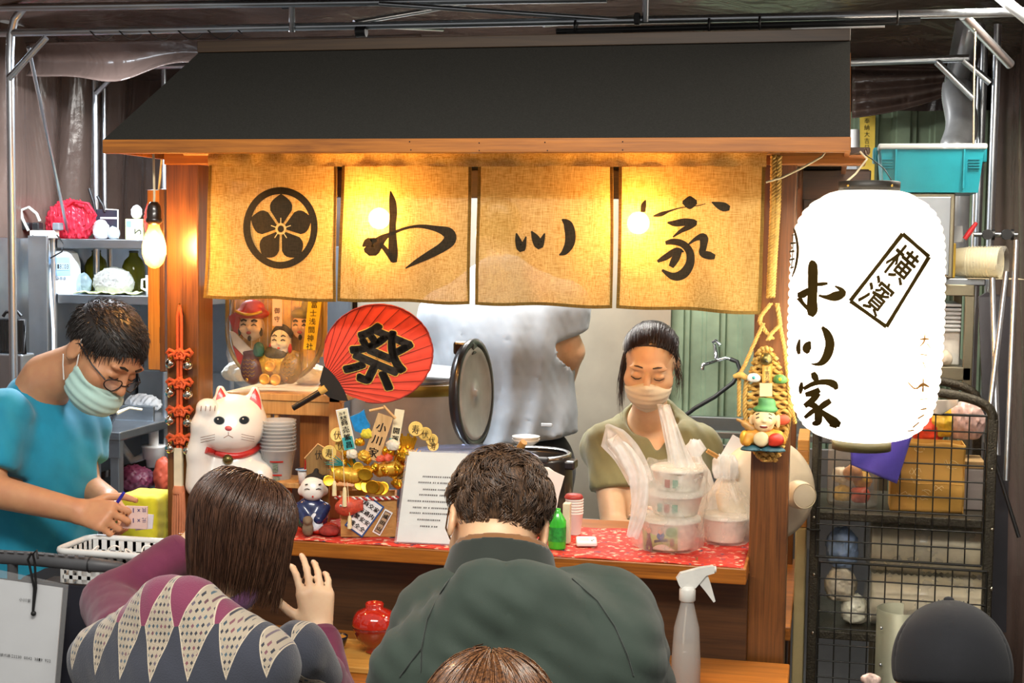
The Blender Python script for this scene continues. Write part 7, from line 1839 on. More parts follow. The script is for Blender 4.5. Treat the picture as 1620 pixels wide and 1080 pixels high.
# straw sandal charm with the laughing fisherman figure on the right post ------------
def sandal():
    Yk = -.02; pl = lambda px, py, d=0: P(px, py, Yk-d); k = mpp(pl(1210, 640)); t = thing('straw_charm', 'woven straw sandal charm with a laughing figurine in green cap', 'charm', pl(1216, 250))
    ST = mat('straw', '#ab8236', .7, var=.25, vscale=90); STP = mat('straw_pale', '#c8a254', .7, var=.2, vscale=90); c4_ = lambda a, b: (1150+a*140/582, 480+b*260/1080)
    def braid(pts, r, n=None, m_=ST, tw=30, d=.004):
        pts = [Vector((*p, 0)) for p in pts]; L_ = sum((pts[i+1]-pts[i]).length for i in range(len(pts)-1)); n = max(12, int(L_/2.2))
        path = []
        for i in range(n+1):
            s_ = i/n*(len(pts)-1); j = min(int(s_), len(pts)-2); path.append(pts[j].lerp(pts[j+1], s_-j))
        for ph in (0, 2*PI/3, 4*PI/3):
            part('rope_strand', MB().tube([pl(p.x+r*.75*math.cos(i*.9+ph), p.y, d+(r*.75*math.sin(i*.9+ph))*k) for i, p in enumerate(path)], r*.62*k, 6), m_, t)
    braid([(1224, 246), (1223, 330), (1220, 400), (1217, 470)], 4.2); braid([(1233, 247), (1231, 330), (1226, 400), (1222, 470)], 3.6, m_=STP)
    braid([c4_(*q) for q in ((290, 0), (225, 80), (215, 120), (260, 190), (300, 230))], 3, m_=STP, d=.01); braid([c4_(*q) for q in ((330, 0), (345, 100), (350, 140), (290, 200), (270, 240))], 3, m_=STP, d=.014)
    braid([c4_(*q) for q in ((240, 130), (180, 260), (120, 400), (80, 470), (80, 600), (80, 740))], 2.6, m_=STP, d=.012); braid([c4_(*q) for q in ((345, 120), (380, 300), (400, 480), (420, 660), (450, 790))], 2.6, m_=STP, d=.01)
    # sandal sole: rows of straw round a long oval
    top, bot = c4_(290, 280)[1], c4_(240, 1030)[1]; cx = c4_(265, 0)[0]
    for i in range(26):
        u = (i+.5)/26; y = top+(bot-top)*u; hw = 36*math.sqrt(max(0, 1-(2*u-1)**2*.96))*(.82+.18*u); x0 = cx-hw+6*(u-.5); x1 = cx+hw+6*(u-.5); sg = 5
        path = [pl(x0+(x1-x0)*j/14, y+2.0*math.sin(j*1.4+i*PI)+3*abs(j/7-1), .010+.004*math.cos(j*1.4+i*PI)) for j in range(15)]
        part('straw_row', MB().tube(path, 3.4*k, 6), ST if i % 2 else STP, t)
    braid([(cx-36*math.cos(a)-0, (top+bot)/2+(bot-top)/2*math.sin(a)*1.02) for a in np.linspace(-.4, PI+.4, 16)], 3, m_=STP, d=.012)
    b_ = c4_(258, 365); be = part('bell', MB().sphere(pl(*b_, .03), 10*k, 18, 12), mat('bell_bronze', '#6b6238', .35, .8), t); part('bell_slot', MB().tube([pl(b_[0]-1, b_[1]+2, .0458), pl(b_[0]+3, b_[1]+5, .0448)], 1.0*k, 6), M_black, be)
    q0, q1 = c4_(235, 395), c4_(300, 520); o_ = part('name_tag', MB().prism([pl(q0[0], q0[1], .03), pl(q1[0], q0[1], .03), pl(q1[0]-1, q1[1], .03), pl(q0[0]-1, q1[1], .03)], (0, .002, 0)), mat('tag_gold', '#c98a30', .5), t)
    part('tag_face', MB().prism([pl(q0[0]+3, q0[1]+4, .0306), pl(q1[0]-3, q0[1]+4, .0306), pl(q1[0]-4, q1[1]-3, .0306), pl(q0[0]+2, q1[1]-3, .0306)], (0, .0004, 0)), mat('tag_cream', '#d9b060', .6), o_)
    mb = MB()
    for i, ch in enumerate('千客万来'): glyph(mb, ch, 0, 0, 8, 6.2, lambda x, y, i=i: tuple(pl((q0[0]+q1[0])/2-.5+x, q0[1]+8+6.6*i-y, .0314)))
    part('lettering', mb, INKB, o_)
    q0, q1 = c4_(215, 522), c4_(298, 610); part('paper_slip', MB().prism([pl(q0[0], q0[1], .028), pl(q1[0], q0[1], .028), pl(q1[0], q1[1], .028), pl(q0[0], q1[1], .028)], (0, .001, 0)), mat('slip_cream', '#e4cfa4', .7), t)
    for (a, b), m1, m2 in (((178, 490), WHITE, TEAL), ((350, 500), mat('charm_green', '#4a7a3c', .5), YELP)):
        p = pl(*c4_(a, b), .028); o_ = part('small_charm', heap(p, (.016, .010, .012), .2, int(a), .0026, 160), m1, t); part('charm_dot', MB().sphere(p+Vector((.0, -.010, .002)), .004, 10, 6), m2, o_)
    part('straw_toggle', MB().tube([pl(*c4_(45, 480), .02), pl(*c4_(90, 465), .024), pl(*c4_(130, 490), .02)], [3*k, 6*k, 4*k], 10), STP, t)
    # laughing figure
    fc = np.array(pl(*c4_(245, 800), .035))
    def L(Q): return (Q-fc)/(.2407*k)
    def mk(name, prims, m_, kk=14, h=.0026, par=None):
        def fn(Q):
            p = L(Q); d = None
            for q in prims:
                e = d_ell(p, q[0], q[1]) if len(q) == 2 else d_cone(p, *q); d = e if d is None else smin(d, e, kk)
            return d*.2407*k
        return part(name, blob(fn, fc-np.array((.066, .06, .06)), fc+np.array((.066, .05, .06)), h, 1), m_, par or t)
    face = mk('figure_face', [((0, -20, 45), (78, 60, 62)), ((-32, -65, 25), (24, 20, 22)), ((32, -65, 25), (24, 20, 22)), ((0, -82, 38), (14, 14, 12)), ((0, -30, 0), (62, 50, 40)), ((88, 0, 30), (18, 16, 48)), ((-84, 0, 30), (16, 14, 40))], mat('figure_skin', '#e3c493', .5, var=.08), 12)
    part('figure_mouth', MB().sphere(fc+np.array((0, -74, 0))*.2407*k, 20*.2407*k, 12, 8, (1.4, .5, .55)), mat('mouth_dark', '#7a2a20', .5), face); part('figure_teeth', MB().sphere(fc+np.array((0, -82, 7))*.2407*k, 13*.2407*k, 10, 6, (1.5, .4, .3)), WHITE, face)
    for sx in (-1, 1):
        part('figure_eye', MB().tube([fc+np.array((sx*34-16, -66, 52))*.2407*k, fc+np.array((sx*34, -72, 60))*.2407*k, fc+np.array((sx*34+16, -64, 52))*.2407*k], 4*.2407*k, 6), INKB, face)
        part('figure_brow', MB().tube([fc+np.array((sx*34-18, -58, 74))*.2407*k, fc+np.array((sx*34, -60, 84))*.2407*k, fc+np.array((sx*34+16, -54, 74))*.2407*k], 4*.2407*k, 6), INKB, face)
    cp = mk('figure_cap', [((5, -5, 105), (82, 58, 28)), ((15, 0, 140), (58, 44, 50)), ((-10, 0, 175), (34, 30, 22))], mat('cap_green', '#3f7a44', .5, var=.15), 16)
    mk('figure_robe', [((0, 0, -75), (125, 60, 62)), ((-100, -20, -70), (-105, -35, -110), 34, 30), ((95, -25, -60), (120, -35, -95), 34, 26)], mat('robe_yellow', '#c98c2c', .5, var=.15), 16); mk('figure_apron', [((-15, -52, -85), (52, 22, 50)), ((-10, -60, -45), (20, 12, 10))], mat('apron_cream', '#d8c79c', .5), 8)
    mk('figure_legs', [((-80, -20, -165), (70, 48, 38)), ((60, -20, -165), (85, 48, 38))], mat('legs_blue', '#28505a', .5, var=.3, vscale=50), 10); mk('red_bream', [((82, -62, -82), (52, 26, 44)), ((60, -60, -112), (30, 18, 16))], mat('bream_scarlet', '#b3301e', .4, var=.2, vscale=90), 10); mk('gold_bag', [((-125, -25, -85), (30, 24, 52))], GOLDP, 6); mk('raised_hand', [((-125, 0, 5), (-70, 0, -30), 24, 30), ((-150, 0, 22), (-200, -10, 40), 12, 9)], mat('robe_tan', '#b88a4a', .5), 10); mk('red_back_sash', [((120, 10, 40), (46, 20, 36))], mat('sash_red', '#b5482c', .5), 6)
sandal()

# plaque at the left side of the stall, white round lid behind the right post --------
a, b = P(246, 330, .1), P(263, 585, .1)
t = thing('side_plaque', 'narrow wooden signboard with dark lettering hung left of the post', 'signboard', (a.x, .1, b.z))
part('board', MB().box((a.x-.02, .092, b.z), (b.x, .112, a.z+.05), .002), wood('sign_wood', '#8d5a1e', '#bd8232', 2), t)
part('board_frame', MB().box((b.x-.012, .086, b.z-.004), (b.x+.003, .118, a.z+.052), .002), wood('sign_dark', '#4e2f12', '#6d451c', 2), t)
part('hang_cord', MB().tube([(a.x+.01, .10, a.z+.05), (a.x+.02, .10, 1.99)], .003, 6), mat('cream_flex', '#d9cba8', .6), t)
for i, py in enumerate((360, 395, 470, 530)):
    q = P(256, py, .091); part('carved_stroke', MB().box((q.x-.006, .089, q.z-.022), (q.x+.006, .0925, q.z+.022), .001), INKB, t)
def roundlid():
    c = P(1216, 778, .21); k = mpp(c); n = Vector((.45, -.89, .05)).normalized(); R_ = 84*k; t = thing('tub_cover', 'big cream plastic lid with a round knob behind the right post', 'lid', (c.x, c.y, c.z-R_)); PL = mat('cream_plastic', '#e4d6bc', .35, var=.04)
    part('disc', MB().lathe([(0, .030), (R_*.35, .030), (R_*.42, .024), (R_*.8, .016), (R_*.95, .0), (R_, -.02), (R_*.98, -.03), (R_*.9, -.02), (0, -.01)], c, 56, n), PL, t)
    q = P(1267, 783, .16); part('knob', MB().lathe([(0, .04), (16*k, .04), (20*k, .036), (22*k, .02), (22*k, -.0)], q-n*.02, 32, n), PL, t); part('knob_ring', MB().tube([q+n*.021+(n.orthogonal()*math.cos(a)+n.cross(n.orthogonal())*math.sin(a))*14*k for a in np.linspace(0, 2*PI, 32, endpoint=False)], .0015, 6, closed=True), mat('cream_shadow', '#bfae90', .4), t)
    part('hook', MB().tube([(.75, .088, c.z+R_*.9), (.75, .2, c.z+R_*.95), (c.x, c.y+.01, c.z+R_*.9)], .003, 6), M_steel, t)
roundlid()
# faucet with hose on the green wall; steel rail
def faucet():
    Yk = 2.22; pl = lambda px, py, d=0: P(px, py, Yk-d); k = mpp(pl(1140, 570)); CH = steel('chrome', '#d0d4d8', .12); t = thing('wall_faucet', 'chrome wall faucet on the green corrugated sheet', 'faucet', pl(1132, 545))
    part('riser', MB().tube([pl(1131, 545, -.05), pl(1132, 547, .05), pl(1134, 572, .06)], 4*k, 10), CH, t); part('lever', MB().tube([pl(1128, 541, .05), pl(1133, 538, .06), pl(1140, 546, .07)], 3*k, 8), CH, t)
    part('spout', MB().tube([pl(1134, 570, .06), pl(1122, 574, .09), pl(1112, 577, .11), pl(1111, 585, .11)], 3.4*k, 10), CH, t); part('outlet', MB().tube([pl(1134, 570, .06), pl(1148, 566, .06), pl(1156, 568, .07)], 3*k, 8), CH, t)
    solo('black_hose', MB().tube([pl(1156, 568, .07), pl(1166, 572, .08), pl(1171, 585, .08), pl(1160, 605, .1), pl(1130, 628, .12), pl(1100, 645, .12), pl(1080, 660, .12)], 3.4*k, 10), M_cord, 'black rubber hose hanging from the wall faucet', 'hose')
    a, b = P(1050, 690, 1.6), P(1290, 690, 1.6); t = thing('back_sink', 'stainless sink bench with rail along the back wall', 'sink', (.6, 1.7, 0))
    part('backsplash', MB().box((.33, 2.10, 1.04), (1.1, 2.14, 1.10), .004), M_steel, t); part('rail', MB().box((.33, 1.62, P(1180, 690, 1.62).z-.012), (1.1, 1.66, P(1180, 690, 1.62).z+.012), .004), M_steel, t)
    part('top', MB().box((.33, 1.60, .86), (1.1, 2.14, .90), .004), M_steel, t); part('front', MB().box((.34, 1.61, .0), (1.09, 1.63, P(1180, 700, 1.62).z-.01), .003), M_steelv, t)
faucet()

# ================================================================== kitchen at the left
load_glyphs('小川家0123456789:代碼帳號共元×1833本寿司大吉日奉納')
struct('wall_panel_left', MB().box((-2.03, 2.20, .75), (-1.06, 2.22, 1.74), .002), steel('splash_left', '#9aa2aa', .3, 2), label='stainless panel behind the left sink')
struct('wall_panel_side', MB().box((-2.03, .95, .8), (-2.02, 2.2, 1.76), .002), steel('splash_left', '#9aa2aa', .3, 2), label='stainless panel on the left wall')
def left_kitchen():
    zu, zl = P(150, 378, 1.5).z, P(150, 466, 1.5).z; xa, xb = -2.0, -1.42
    t = thing('wall_shelf', 'two-tier stainless shelf above the sink at the left', 'shelf', (-1.7, 1.65, zl))
    for z, nm in ((zu, 'shelf_board'), (zl, 'shelf_board')): part(nm, MB().box((xa, 1.5, z-.036), (xb, 1.86, z), .003), M_steel, t)
    for x, y in ((P(83, 420, 1.5).x, 1.51), (xb-.02, 1.51), (xa+.03, 1.85), (xb-.02, 1.85)): part('upright', MB().tube([(x, y, 1.08), (x, y, zu+.001)], .011, 10), M_tube, t)
    part('side_sheet', MB().box((-2.0, 1.30, 1.25), (P(74, 420, 1.3).x, 1.315, zu+.01), .002), M_steelv, t)
    # things on the upper board
    def bagheap(px, py, w, h, m_, lab, nm, Y=1.58, seed=1, z0=zu, f=60):
        c = P(px, py, Y); k = mpp(c); return solo(nm, heap((c.x, c.y, z0+h*k*.40+.001), (w*k/2, w*k*.35, h*k/2), .30, seed, .006, f), m_, lab, 'bag' if 'bag' in nm else 'packet')
    t2 = thing('red_bag', 'crumpled pink-red plastic bag on the upper steel shelf', 'bag', (P(112, 378, 1.6).x, 1.6, zu)); c = P(112, 348, 1.6); k = mpp(c)
    RB = film('red_bag_film', '#e03a50', .88, .22)
    part('bag_body', heap((c.x, c.y, zu+.062), (.085, .07, .078), .34, 51, .005, 70), RB, t2)
    part('bag_handle', MB().tube([P(96, 335, 1.56), P(118, 318, 1.55), P(140, 322, 1.55), P(152, 340, 1.56), P(142, 358, 1.57), P(128, 366, 1.57)], [.006, .012, .013, .010, .008, .005], 8, flat=.4), RB, t2)
    bagheap(160, 362, 26, 34, film('white_bag', '#e8eaec', .8, .25), 'white roll of bags beside the red bag', 'white_roll_bag', 1.6, 3)
    bagheap(180, 366, 20, 22, film('grey_bag', '#c9d3da', .6, .2), 'small clear bag in front of the tablet stand', 'clear_bag', 1.54, 5)
    a, b = P(160, 335, 1.68), P(188, 378, 1.68); t3 = thing('tablet_stand', 'dark tablet on a stand on the upper steel shelf', 'tablet', (a.x, 1.68, zu))
    part('screen', MB().box((a.x-.02, 1.675, zu+.001), (b.x, 1.685, a.z+.01), .003), mat('screen_dark', '#2a2c36', .2), t3); part('bezel', MB().tube([(b.x, 1.674, zu+.004), (b.x, 1.674, a.z+.008), (a.x+.02, 1.674, a.z+.01)], .003, 6), WHITE, t3); part('stripe', MB().box((a.x+.0, 1.672, a.z-.028), (b.x-.002, 1.6745, a.z-.02)), mat('stripe_grey', '#a8a4a8', .5), t3)
    for q0, q1 in (((141, 298), (148, 320)), ((154, 310), (163, 325))): part('clamp_arm', MB().tube([P(*q0, 1.67), P(*q1, 1.67), (P(*q1, 1.67).x+.005, 1.675, a.z)], .006, 8), M_black, t3)
    a, b = P(198, 346, 1.62), P(226, 378, 1.62); t4 = thing('carton', 'pale green carton box beside the hanging bulb', 'box', ((a.x+b.x)/2, 1.65, zu)); part('box', MB().box((a.x, 1.62, zu), (b.x, 1.72, a.z), .002), mat('carton_green', '#b9bd8c', .7), t4); part('label', MB().box((a.x+.006, 1.618, a.z-.03), (a.x+.024, 1.6202, a.z-.008)), mat('label_blue', '#6fb4dc', .6), t4)
    mb = MB(); glyph(mb, '2', 0, 0, .022, .028, lambda x, y: (b.x-.02+y, 1.6192, zu+.03+x)); part('digit', mb, INKB, t4)
    bagheap(216, 334, 18, 24, mat('tissue_white', '#e3e4e6', .8), 'white tissue on top of the pale carton', 'tissue_packet', 1.67, 9, t4.location.z+(a.z-zu))
    c = P(232, 352, 1.60); t5 = thing('red_sack', 'red plastic sack at the end of the upper shelf behind the bulb', 'bag', (c.x, c.y, zu)); part('sack', heap((c.x+.03, c.y+.03, zu+.075), (.05, .04, .09), .2, 14, .006, 50), mat('sack_red', '#d23a2c', .4), t5)
    # power strip and cables
    a, b = P(50, 374, 1.47), P(84, 374, 1.47); t6 = thing('power_strip', 'white power strip with black plugs at the left end of the shelf', 'power strip', (a.x, 1.47, zu)); part('strip', MB().box((a.x, 1.455, zu+.001), (b.x+.01, 1.50, zu+.03), .004), WHITE, t6)
    for px in (42, 58, 90): q = P(px, 365, 1.47); part('plug', MB().box((q.x-.015, 1.46, zu+.031), (q.x+.015, 1.495, zu+.06), .005), M_black if px != 90 else mat('plug_grey', '#6d7278', .5), t6)
    part('grey_cable', MB().tube([P(45, 365, 1.46), P(35, 345, 1.46), P(34, 332, 1.46), P(46, 328, 1.46), P(58, 338, 1.46), P(63, 350, 1.46)], .006, 8), mat('cable_grey', '#b7b8b0', .5), t6)
    part('black_cable', MB().tube([P(52, 372, 1.45), P(47, 390, 1.45), P(50, 410, 1.44), P(46, 430, 1.44)], .004, 8), M_cord, t6)
    wl = [P(50+11*math.cos(a_*1.0)+3*math.sin(3*a_), 431+18*math.sin(a_)*(1 if a_ < 7 else .7), 1.43+.006*math.sin(a_*2)) for a_ in np.linspace(0, 4*PI, 60)]; part('coiled_cable', MB().tube(wl, .0038, 6), M_cord, t6)
    part('cable_tie', MB().box((P(45, 431, 1.42).x, 1.415, P(45, 433, 1.42).z), (P(55, 431, 1.42).x, 1.445, P(45, 428, 1.42).z)), mat('tie_tan', '#b59a5a', .6), t6)
    part('white_cable', MB().tube([P(76, 380, 1.48), P(77, 420, 1.485), P(80, 460, 1.485), P(84, 520, 1.48), P(85, 600, 1.48)], .006, 8), mat('cable_white', '#d5d8da', .4), t6)
    part('thin_cable', MB().tube([P(90, 372, 1.47), P(101, 385, 1.44), P(98, 398, 1.44), P(80, 408, 1.46)], .003, 6), M_cord, t6)
    # between the shelves
    a = P(99, 478, 1.52); k = mpp(a); t7 = thing('digital_clock', 'white digital clock timer on the lower steel shelf', 'clock', (a.x, a.y, zl)); pf = lambda px, py, d=0: P(px, py, 1.50-d)
    zc = lambda py: zl+(478-py)*k
    body = [(a.x-19*k, zc(478)), (a.x+19*k, zc(478)), (a.x+19*k, zc(430)), (a.x+14*k, zc(414)), (a.x+6*k, zc(410)), (a.x-14*k, zc(411)), (a.x-19*k, zc(415))]
    part('case', MB().prism([(x, 1.515, z) for x, z in body], (0, .06, 0)), mat('case_white', '#e4e9ee', .4, var=.04), t7)
    part('face', MB().prism([(a.x-13*k, 1.5145, zc(450)), (a.x+16*k, 1.5145, zc(449)), (a.x+15*k, 1.5145, zc(420)), (a.x-15*k, 1.5145, zc(421))], (0, -.001, 0)), mat('face_blue', '#8fbfe6', .4), t7)
    part('screen', MB().prism([(a.x-9*k, 1.5130, zc(441)), (a.x+14*k, 1.5130, zc(440)), (a.x+13*k, 1.5130, zc(429)), (a.x-9*k, 1.5130, zc(430))], (0, -.001, 0)), mat('lcd_blue', '#9fb4c4', .3), t7)
    mb = MB()
    for i, ch in enumerate('18:03'): glyph(mb, ch, 0, 0, 3.2*k if ch != ':' else 1*k, 7*k, lambda x, y, i=i: (a.x+(-5+4.1*i)*k+x, 1.5116, zc(435)+y))
    part('digits', mb, INKB, t7)
    for i in range(3): part('button', MB().cyl((a.x+(-6+6*i)*k, 1.514, zc(453)), 2.2*k, .004, 10, (0, -1, 0)), mat('button_grey', '#7d8890', .4), t7)
    OL = glass('olive_glass', '#7d7f1e', .06, .45)
    for px, lab in ((153, 'left of two large green glass oil bottles on the lower shelf'), (212, 'right of two large green glass oil bottles on the lower shelf')):
        c = P(px, 466, 1.74); k2 = mpp(c); r = 18*k2; tb = thing('oil_bottle', lab, 'bottle', (c.x, c.y, zl), 'green oil bottles on the shelf'); part('glass', MB().lathe([(0, .002), (r*.95, .002), (r, .008), (r, .105), (r*.8, .128), (r*.42, .145), (r*.36, .16), (r*.4, .165), (r*.3, .165)], (c.x, c.y, zl), 28), OL, tb); part('cap', MB().cyl((c.x, c.y, zl+.158), r*.42, .009, 18, bev=.002), mat('cap_dark', '#2c2c20', .4), tb)
    bagheap(180, 446, 62, 44, film('item_bag', '#e6e4e2', .55, .2), 'clear bag of packets in front of the oil bottles', 'packet_bag', 1.57, 21, zl, 80); bagheap(132, 450, 26, 36, film('blue_bag', '#bcd0d8', .45, .2), 'small bluish clear bag beside the clock', 'blue_clear_bag', 1.56, 22, zl, 80)
    c = P(238, 462, 1.58); tm = thing('white_mug', 'white mug at the right end of the lower shelf', 'mug', (c.x, c.y, zl)); part('cup', MB().lathe([(0, 0), (.034, 0), (.036, .075), (.034, .075), (.032, .004), (0, .004)], (c.x+.02, c.y, zl+.0005), 28), WHITE, tm); part('handle', MB().tube([(c.x-.012, c.y, zl+.062), (c.x-.034, c.y, zl+.058), (c.x-.036, c.y, zl+.025), (c.x-.014, c.y, zl+.016)], .005, 8), WHITE, tm)
    cl = P(150, 468, 1.50); solo('folded_cloth', MB().grid(lambda u, v: (cl.x-.09+.24*u+.01*math.sin(v*4), 1.500+.11*v, zl+.004+.006*math.sin(u*9+v*3)**2+.004*math.sin(u*23)**2), 30, 10, .003), cloth('cloth_lime', '#b9c486', .9), 'pale green folded cloth along the lower shelf edge', 'cloth')
    # sink bench
    C0 = P(190, 683, 1.3); zt = C0.z; sk = thing('sink_bench', 'stainless sink bench along the left wall', 'sink', (-1.8, 1.7, 0)); X1 = C0.x
    part('bench_top', MB().box((-2.01, 1.3, zt-.035), (X1, 2.19, zt), .005), M_steel, sk); part('front_apron', MB().box((-2.0, 1.305, zt-.10), (X1-.004, 1.32, zt-.03), .003), M_steel, sk)
    for x, y in ((X1-.03, 1.33), (X1-.03, 2.15), (-1.98, 1.33)): part('leg', MB().box((x-.018, y-.018, 0), (x+.018, y+.018, zt-.034), .003), M_steelv, sk)
    part('basin_wall', MB().box((-1.98, 1.60, zt), (X1-.02, 1.615, zt+.06), .003), M_steel, sk); part('splash', MB().box((-2.01, 2.16, zt), (X1+.3, 2.19, zt+.14), .003), M_steel, sk)
    c = P(163, 652, 1.42); solo('black_bowl', MB().lathe([(0, 0), (.03, 0), (.035, .01), (.052, .04), (.056, .066), (.053, .066), (.045, .03), (0, .014)], (c.x, c.y, zt), 32), mat('bowl_black', '#1c1e22', .25, coat=.4), 'black bowl on the left sink bench', 'bowl')
    solo('foil_sheet', heap((c.x, c.y, zt+.068), (.05, .05, .022), .4, 31, .005, 160), steel('foil', '#c8ccd4', .2), 'crumpled clear foil heaped in the black bowl', 'foil')
    c = P(226, 618, 1.9); solo('white_rag', heap((c.x, c.y, zt+.03), (.075, .04, .035), .4, 33, .006, 70), cloth('rag_white', '#dfe4ea', .9), 'white crumpled rag lying by the sink', 'rag')
    solo('white_spatula', MB().tube([P(185, 655, 1.36)+Vector((0, 0, .004)), P(205, 645, 1.4), P(225, 648, 1.42)], [.008, .005, .005], 8), mat('spatula_cream', '#d8c9a8', .5), 'cream spatula lying on the sink bench', 'spatula')
    # under the bench
    c = P(243, 718, 1.7); tp = thing('drain_trap', 'white plastic drain trap under the sink', 'pipe', (c.x, c.y, .9)); z = c.z; PVC = mat('pvc_white', '#d5d8da', .4)
    part('cup', MB().lathe([(0, 0), (.028, 0), (.03, .03), (.042, .034), (.044, .075), (.047, .078), (.047, .085), (0, .085)], (c.x, c.y, z-.05), 24), PVC, tp); part('pipe', MB().tube([(c.x, c.y, z+.03), (c.x, c.y, zt-.03)], .02, 12), PVC, tp); part('hose', MB().tube([(c.x-.04, c.y, z-.01), (c.x-.09, c.y, z-.03), (c.x-.14, c.y, z+.03), (c.x-.16, c.y, z+.08)], .015, 10), PVC, tp)
    for px, py, w, h, m_, lb, sd in ((212, 758, 62, 40, mat('bag_maroon', '#5e2038', .5), 'maroon plastic bag stuffed under the sink', 61), (258, 752, 30, 60, mat('bag_rust', '#a8452c', .5), 'rust red bag behind the left post under the sink', 62)):
        c = P(px, py, 1.6); k = mpp(c); solo('stuffed_bag', heap((c.x, c.y, c.z), (w*k/2, w*k*.4, h*k/2), .3, sd, .007, 50), m_, lb, 'bag')
    ls = P(230, 780, 1.5); solo('bench_shelf', MB().box((-2.0, 1.34, P(220, 775, 1.6).z-.02), (X1-.01, 2.15, P(220, 775, 1.6).z-.005), .003), M_steelv, 'steel shelf under the left sink bench', 'shelf')
    # black grill rack at the far left
    a, b = P(-12, 505, .9), P(40, 558, .9); g = thing('grill_rack', 'black slatted grill at the far left edge', 'grill', (a.x, .9, b.z)); 
    part('frame', MB().tube([(a.x, .9, b.z), (b.x, .9, b.z), (b.x, .9, a.z), (a.x, .9, a.z)], .006, 8, closed=True), M_black, g)
    for i in range(10): x = a.x+(b.x-a.x)*(i+.5)/10; part('slat', MB().box((x-.0028, .893, b.z), (x+.0028, .907, a.z), .001), M_black, g)
    part('handle', MB().tube([P(5, 500, .9), P(10, 493, .9), P(28, 493, .9), P(34, 500, .9)], .006, 8), M_black, g); part('stand', MB().box((a.x, .88, 0), (b.x, .96, b.z-.004), .006), M_steelv, g)
left_kitchen()
# tall appliance left of the sink, seen behind the worker
def side_table():
    z0 = P(240, 862, .05).z; t = thing('side_shelf', 'small wooden side shelf left of the stall post', 'shelf', (-.9, .02, 0)); part('top', MB().box((-.95, -.08, z0-.02), (-.812, .22, z0), .003), W_dark, t)
    for x in (-.935, -.835): part('leg', MB().box((x-.012, .18, 0), (x+.012, .20, z0-.019), .002), W_dark, t); part('leg', MB().box((x-.012, -.07, 0), (x+.012, -.05, z0-.019), .002), W_dark, t)
    bx = np.array((-.872, .02, z0+.066))
    solo('yellow_towel', blob(lambda Q: np.maximum(np.maximum(d_box(Q, bx+np.array((0, 0, .006)), (.058, .062, .076), .016)+.007*wrinkle(Q, 3), -(d_box(Q, bx-np.array((0, 0, .02)), (.046, .050, .082), .002))), z0+.006-Q[:, 2]), bx-.1, bx+.1, .0055, 1), cloth('towel_yellow', '#d2cc2c', .95, 300, .12), 'yellow towel draped over a box left of the stall post', 'towel')
    solo('towel_box', MB().box((bx[0]-.043, bx[1]-.047, z0), (bx[0]+.043, bx[1]+.047, z0+.12), .003), wood('crate_wood', '#8a6030', '#b08048', 0), 'small wooden box under the yellow towel', 'box')
    for i, (px, py) in enumerate(((152, 850), (176, 852), (200, 851))):
        q = P(px, py, -.12); 
    hR, hL, wR, wL = HAND_B
    # notepad and pen in the hands
    a = P(195, 836, -.17); pl = lambda px, py, d=0: P(px, py, -.285-d); n_ = thing('notepad', 'pink order pad with handwriting held in the hands of the worker', 'notepad', pl(214, 838))
    part('pink_sheet', MB().prism([pl(189, 835), pl(232, 837), pl(233, 801), pl(199, 800)], (0, .004, 0)), mat('sheet_pink', '#e0bfb6', .8), n_); part('white_sheet', MB().prism([pl(214, 839, -.006), pl(241, 836, -.006), pl(243, 814, -.006), pl(220, 812, -.006)], (0, .002, 0)), mat('sheet_white', '#dcd3d8', .8), n_)
    mb = MB()
    for s_, y in (('共×1', 807), ('元×1', 823)):
        for i, ch in enumerate(s_): glyph(mb, ch, 0, 0, (7, 4.5, 1.5)[i], (8, 5, 7)[i], lambda x, y_, i=i, y=y: tuple(pl(228-8.5*i-x, y+y_, .0008)))
    part('handwriting', mb, mat('ink_blue', '#3a3470', .6), n_)
    solo('blue_pen', MB().tube([pl(184, 797, .0), pl(190, 788, .004), pl(196, 779, .008)], [.004, .0045, .0035], 8), mat('pen_blue', '#2a2fae', .3), 'blue pen held over the order pad', 'pen')
side_table()
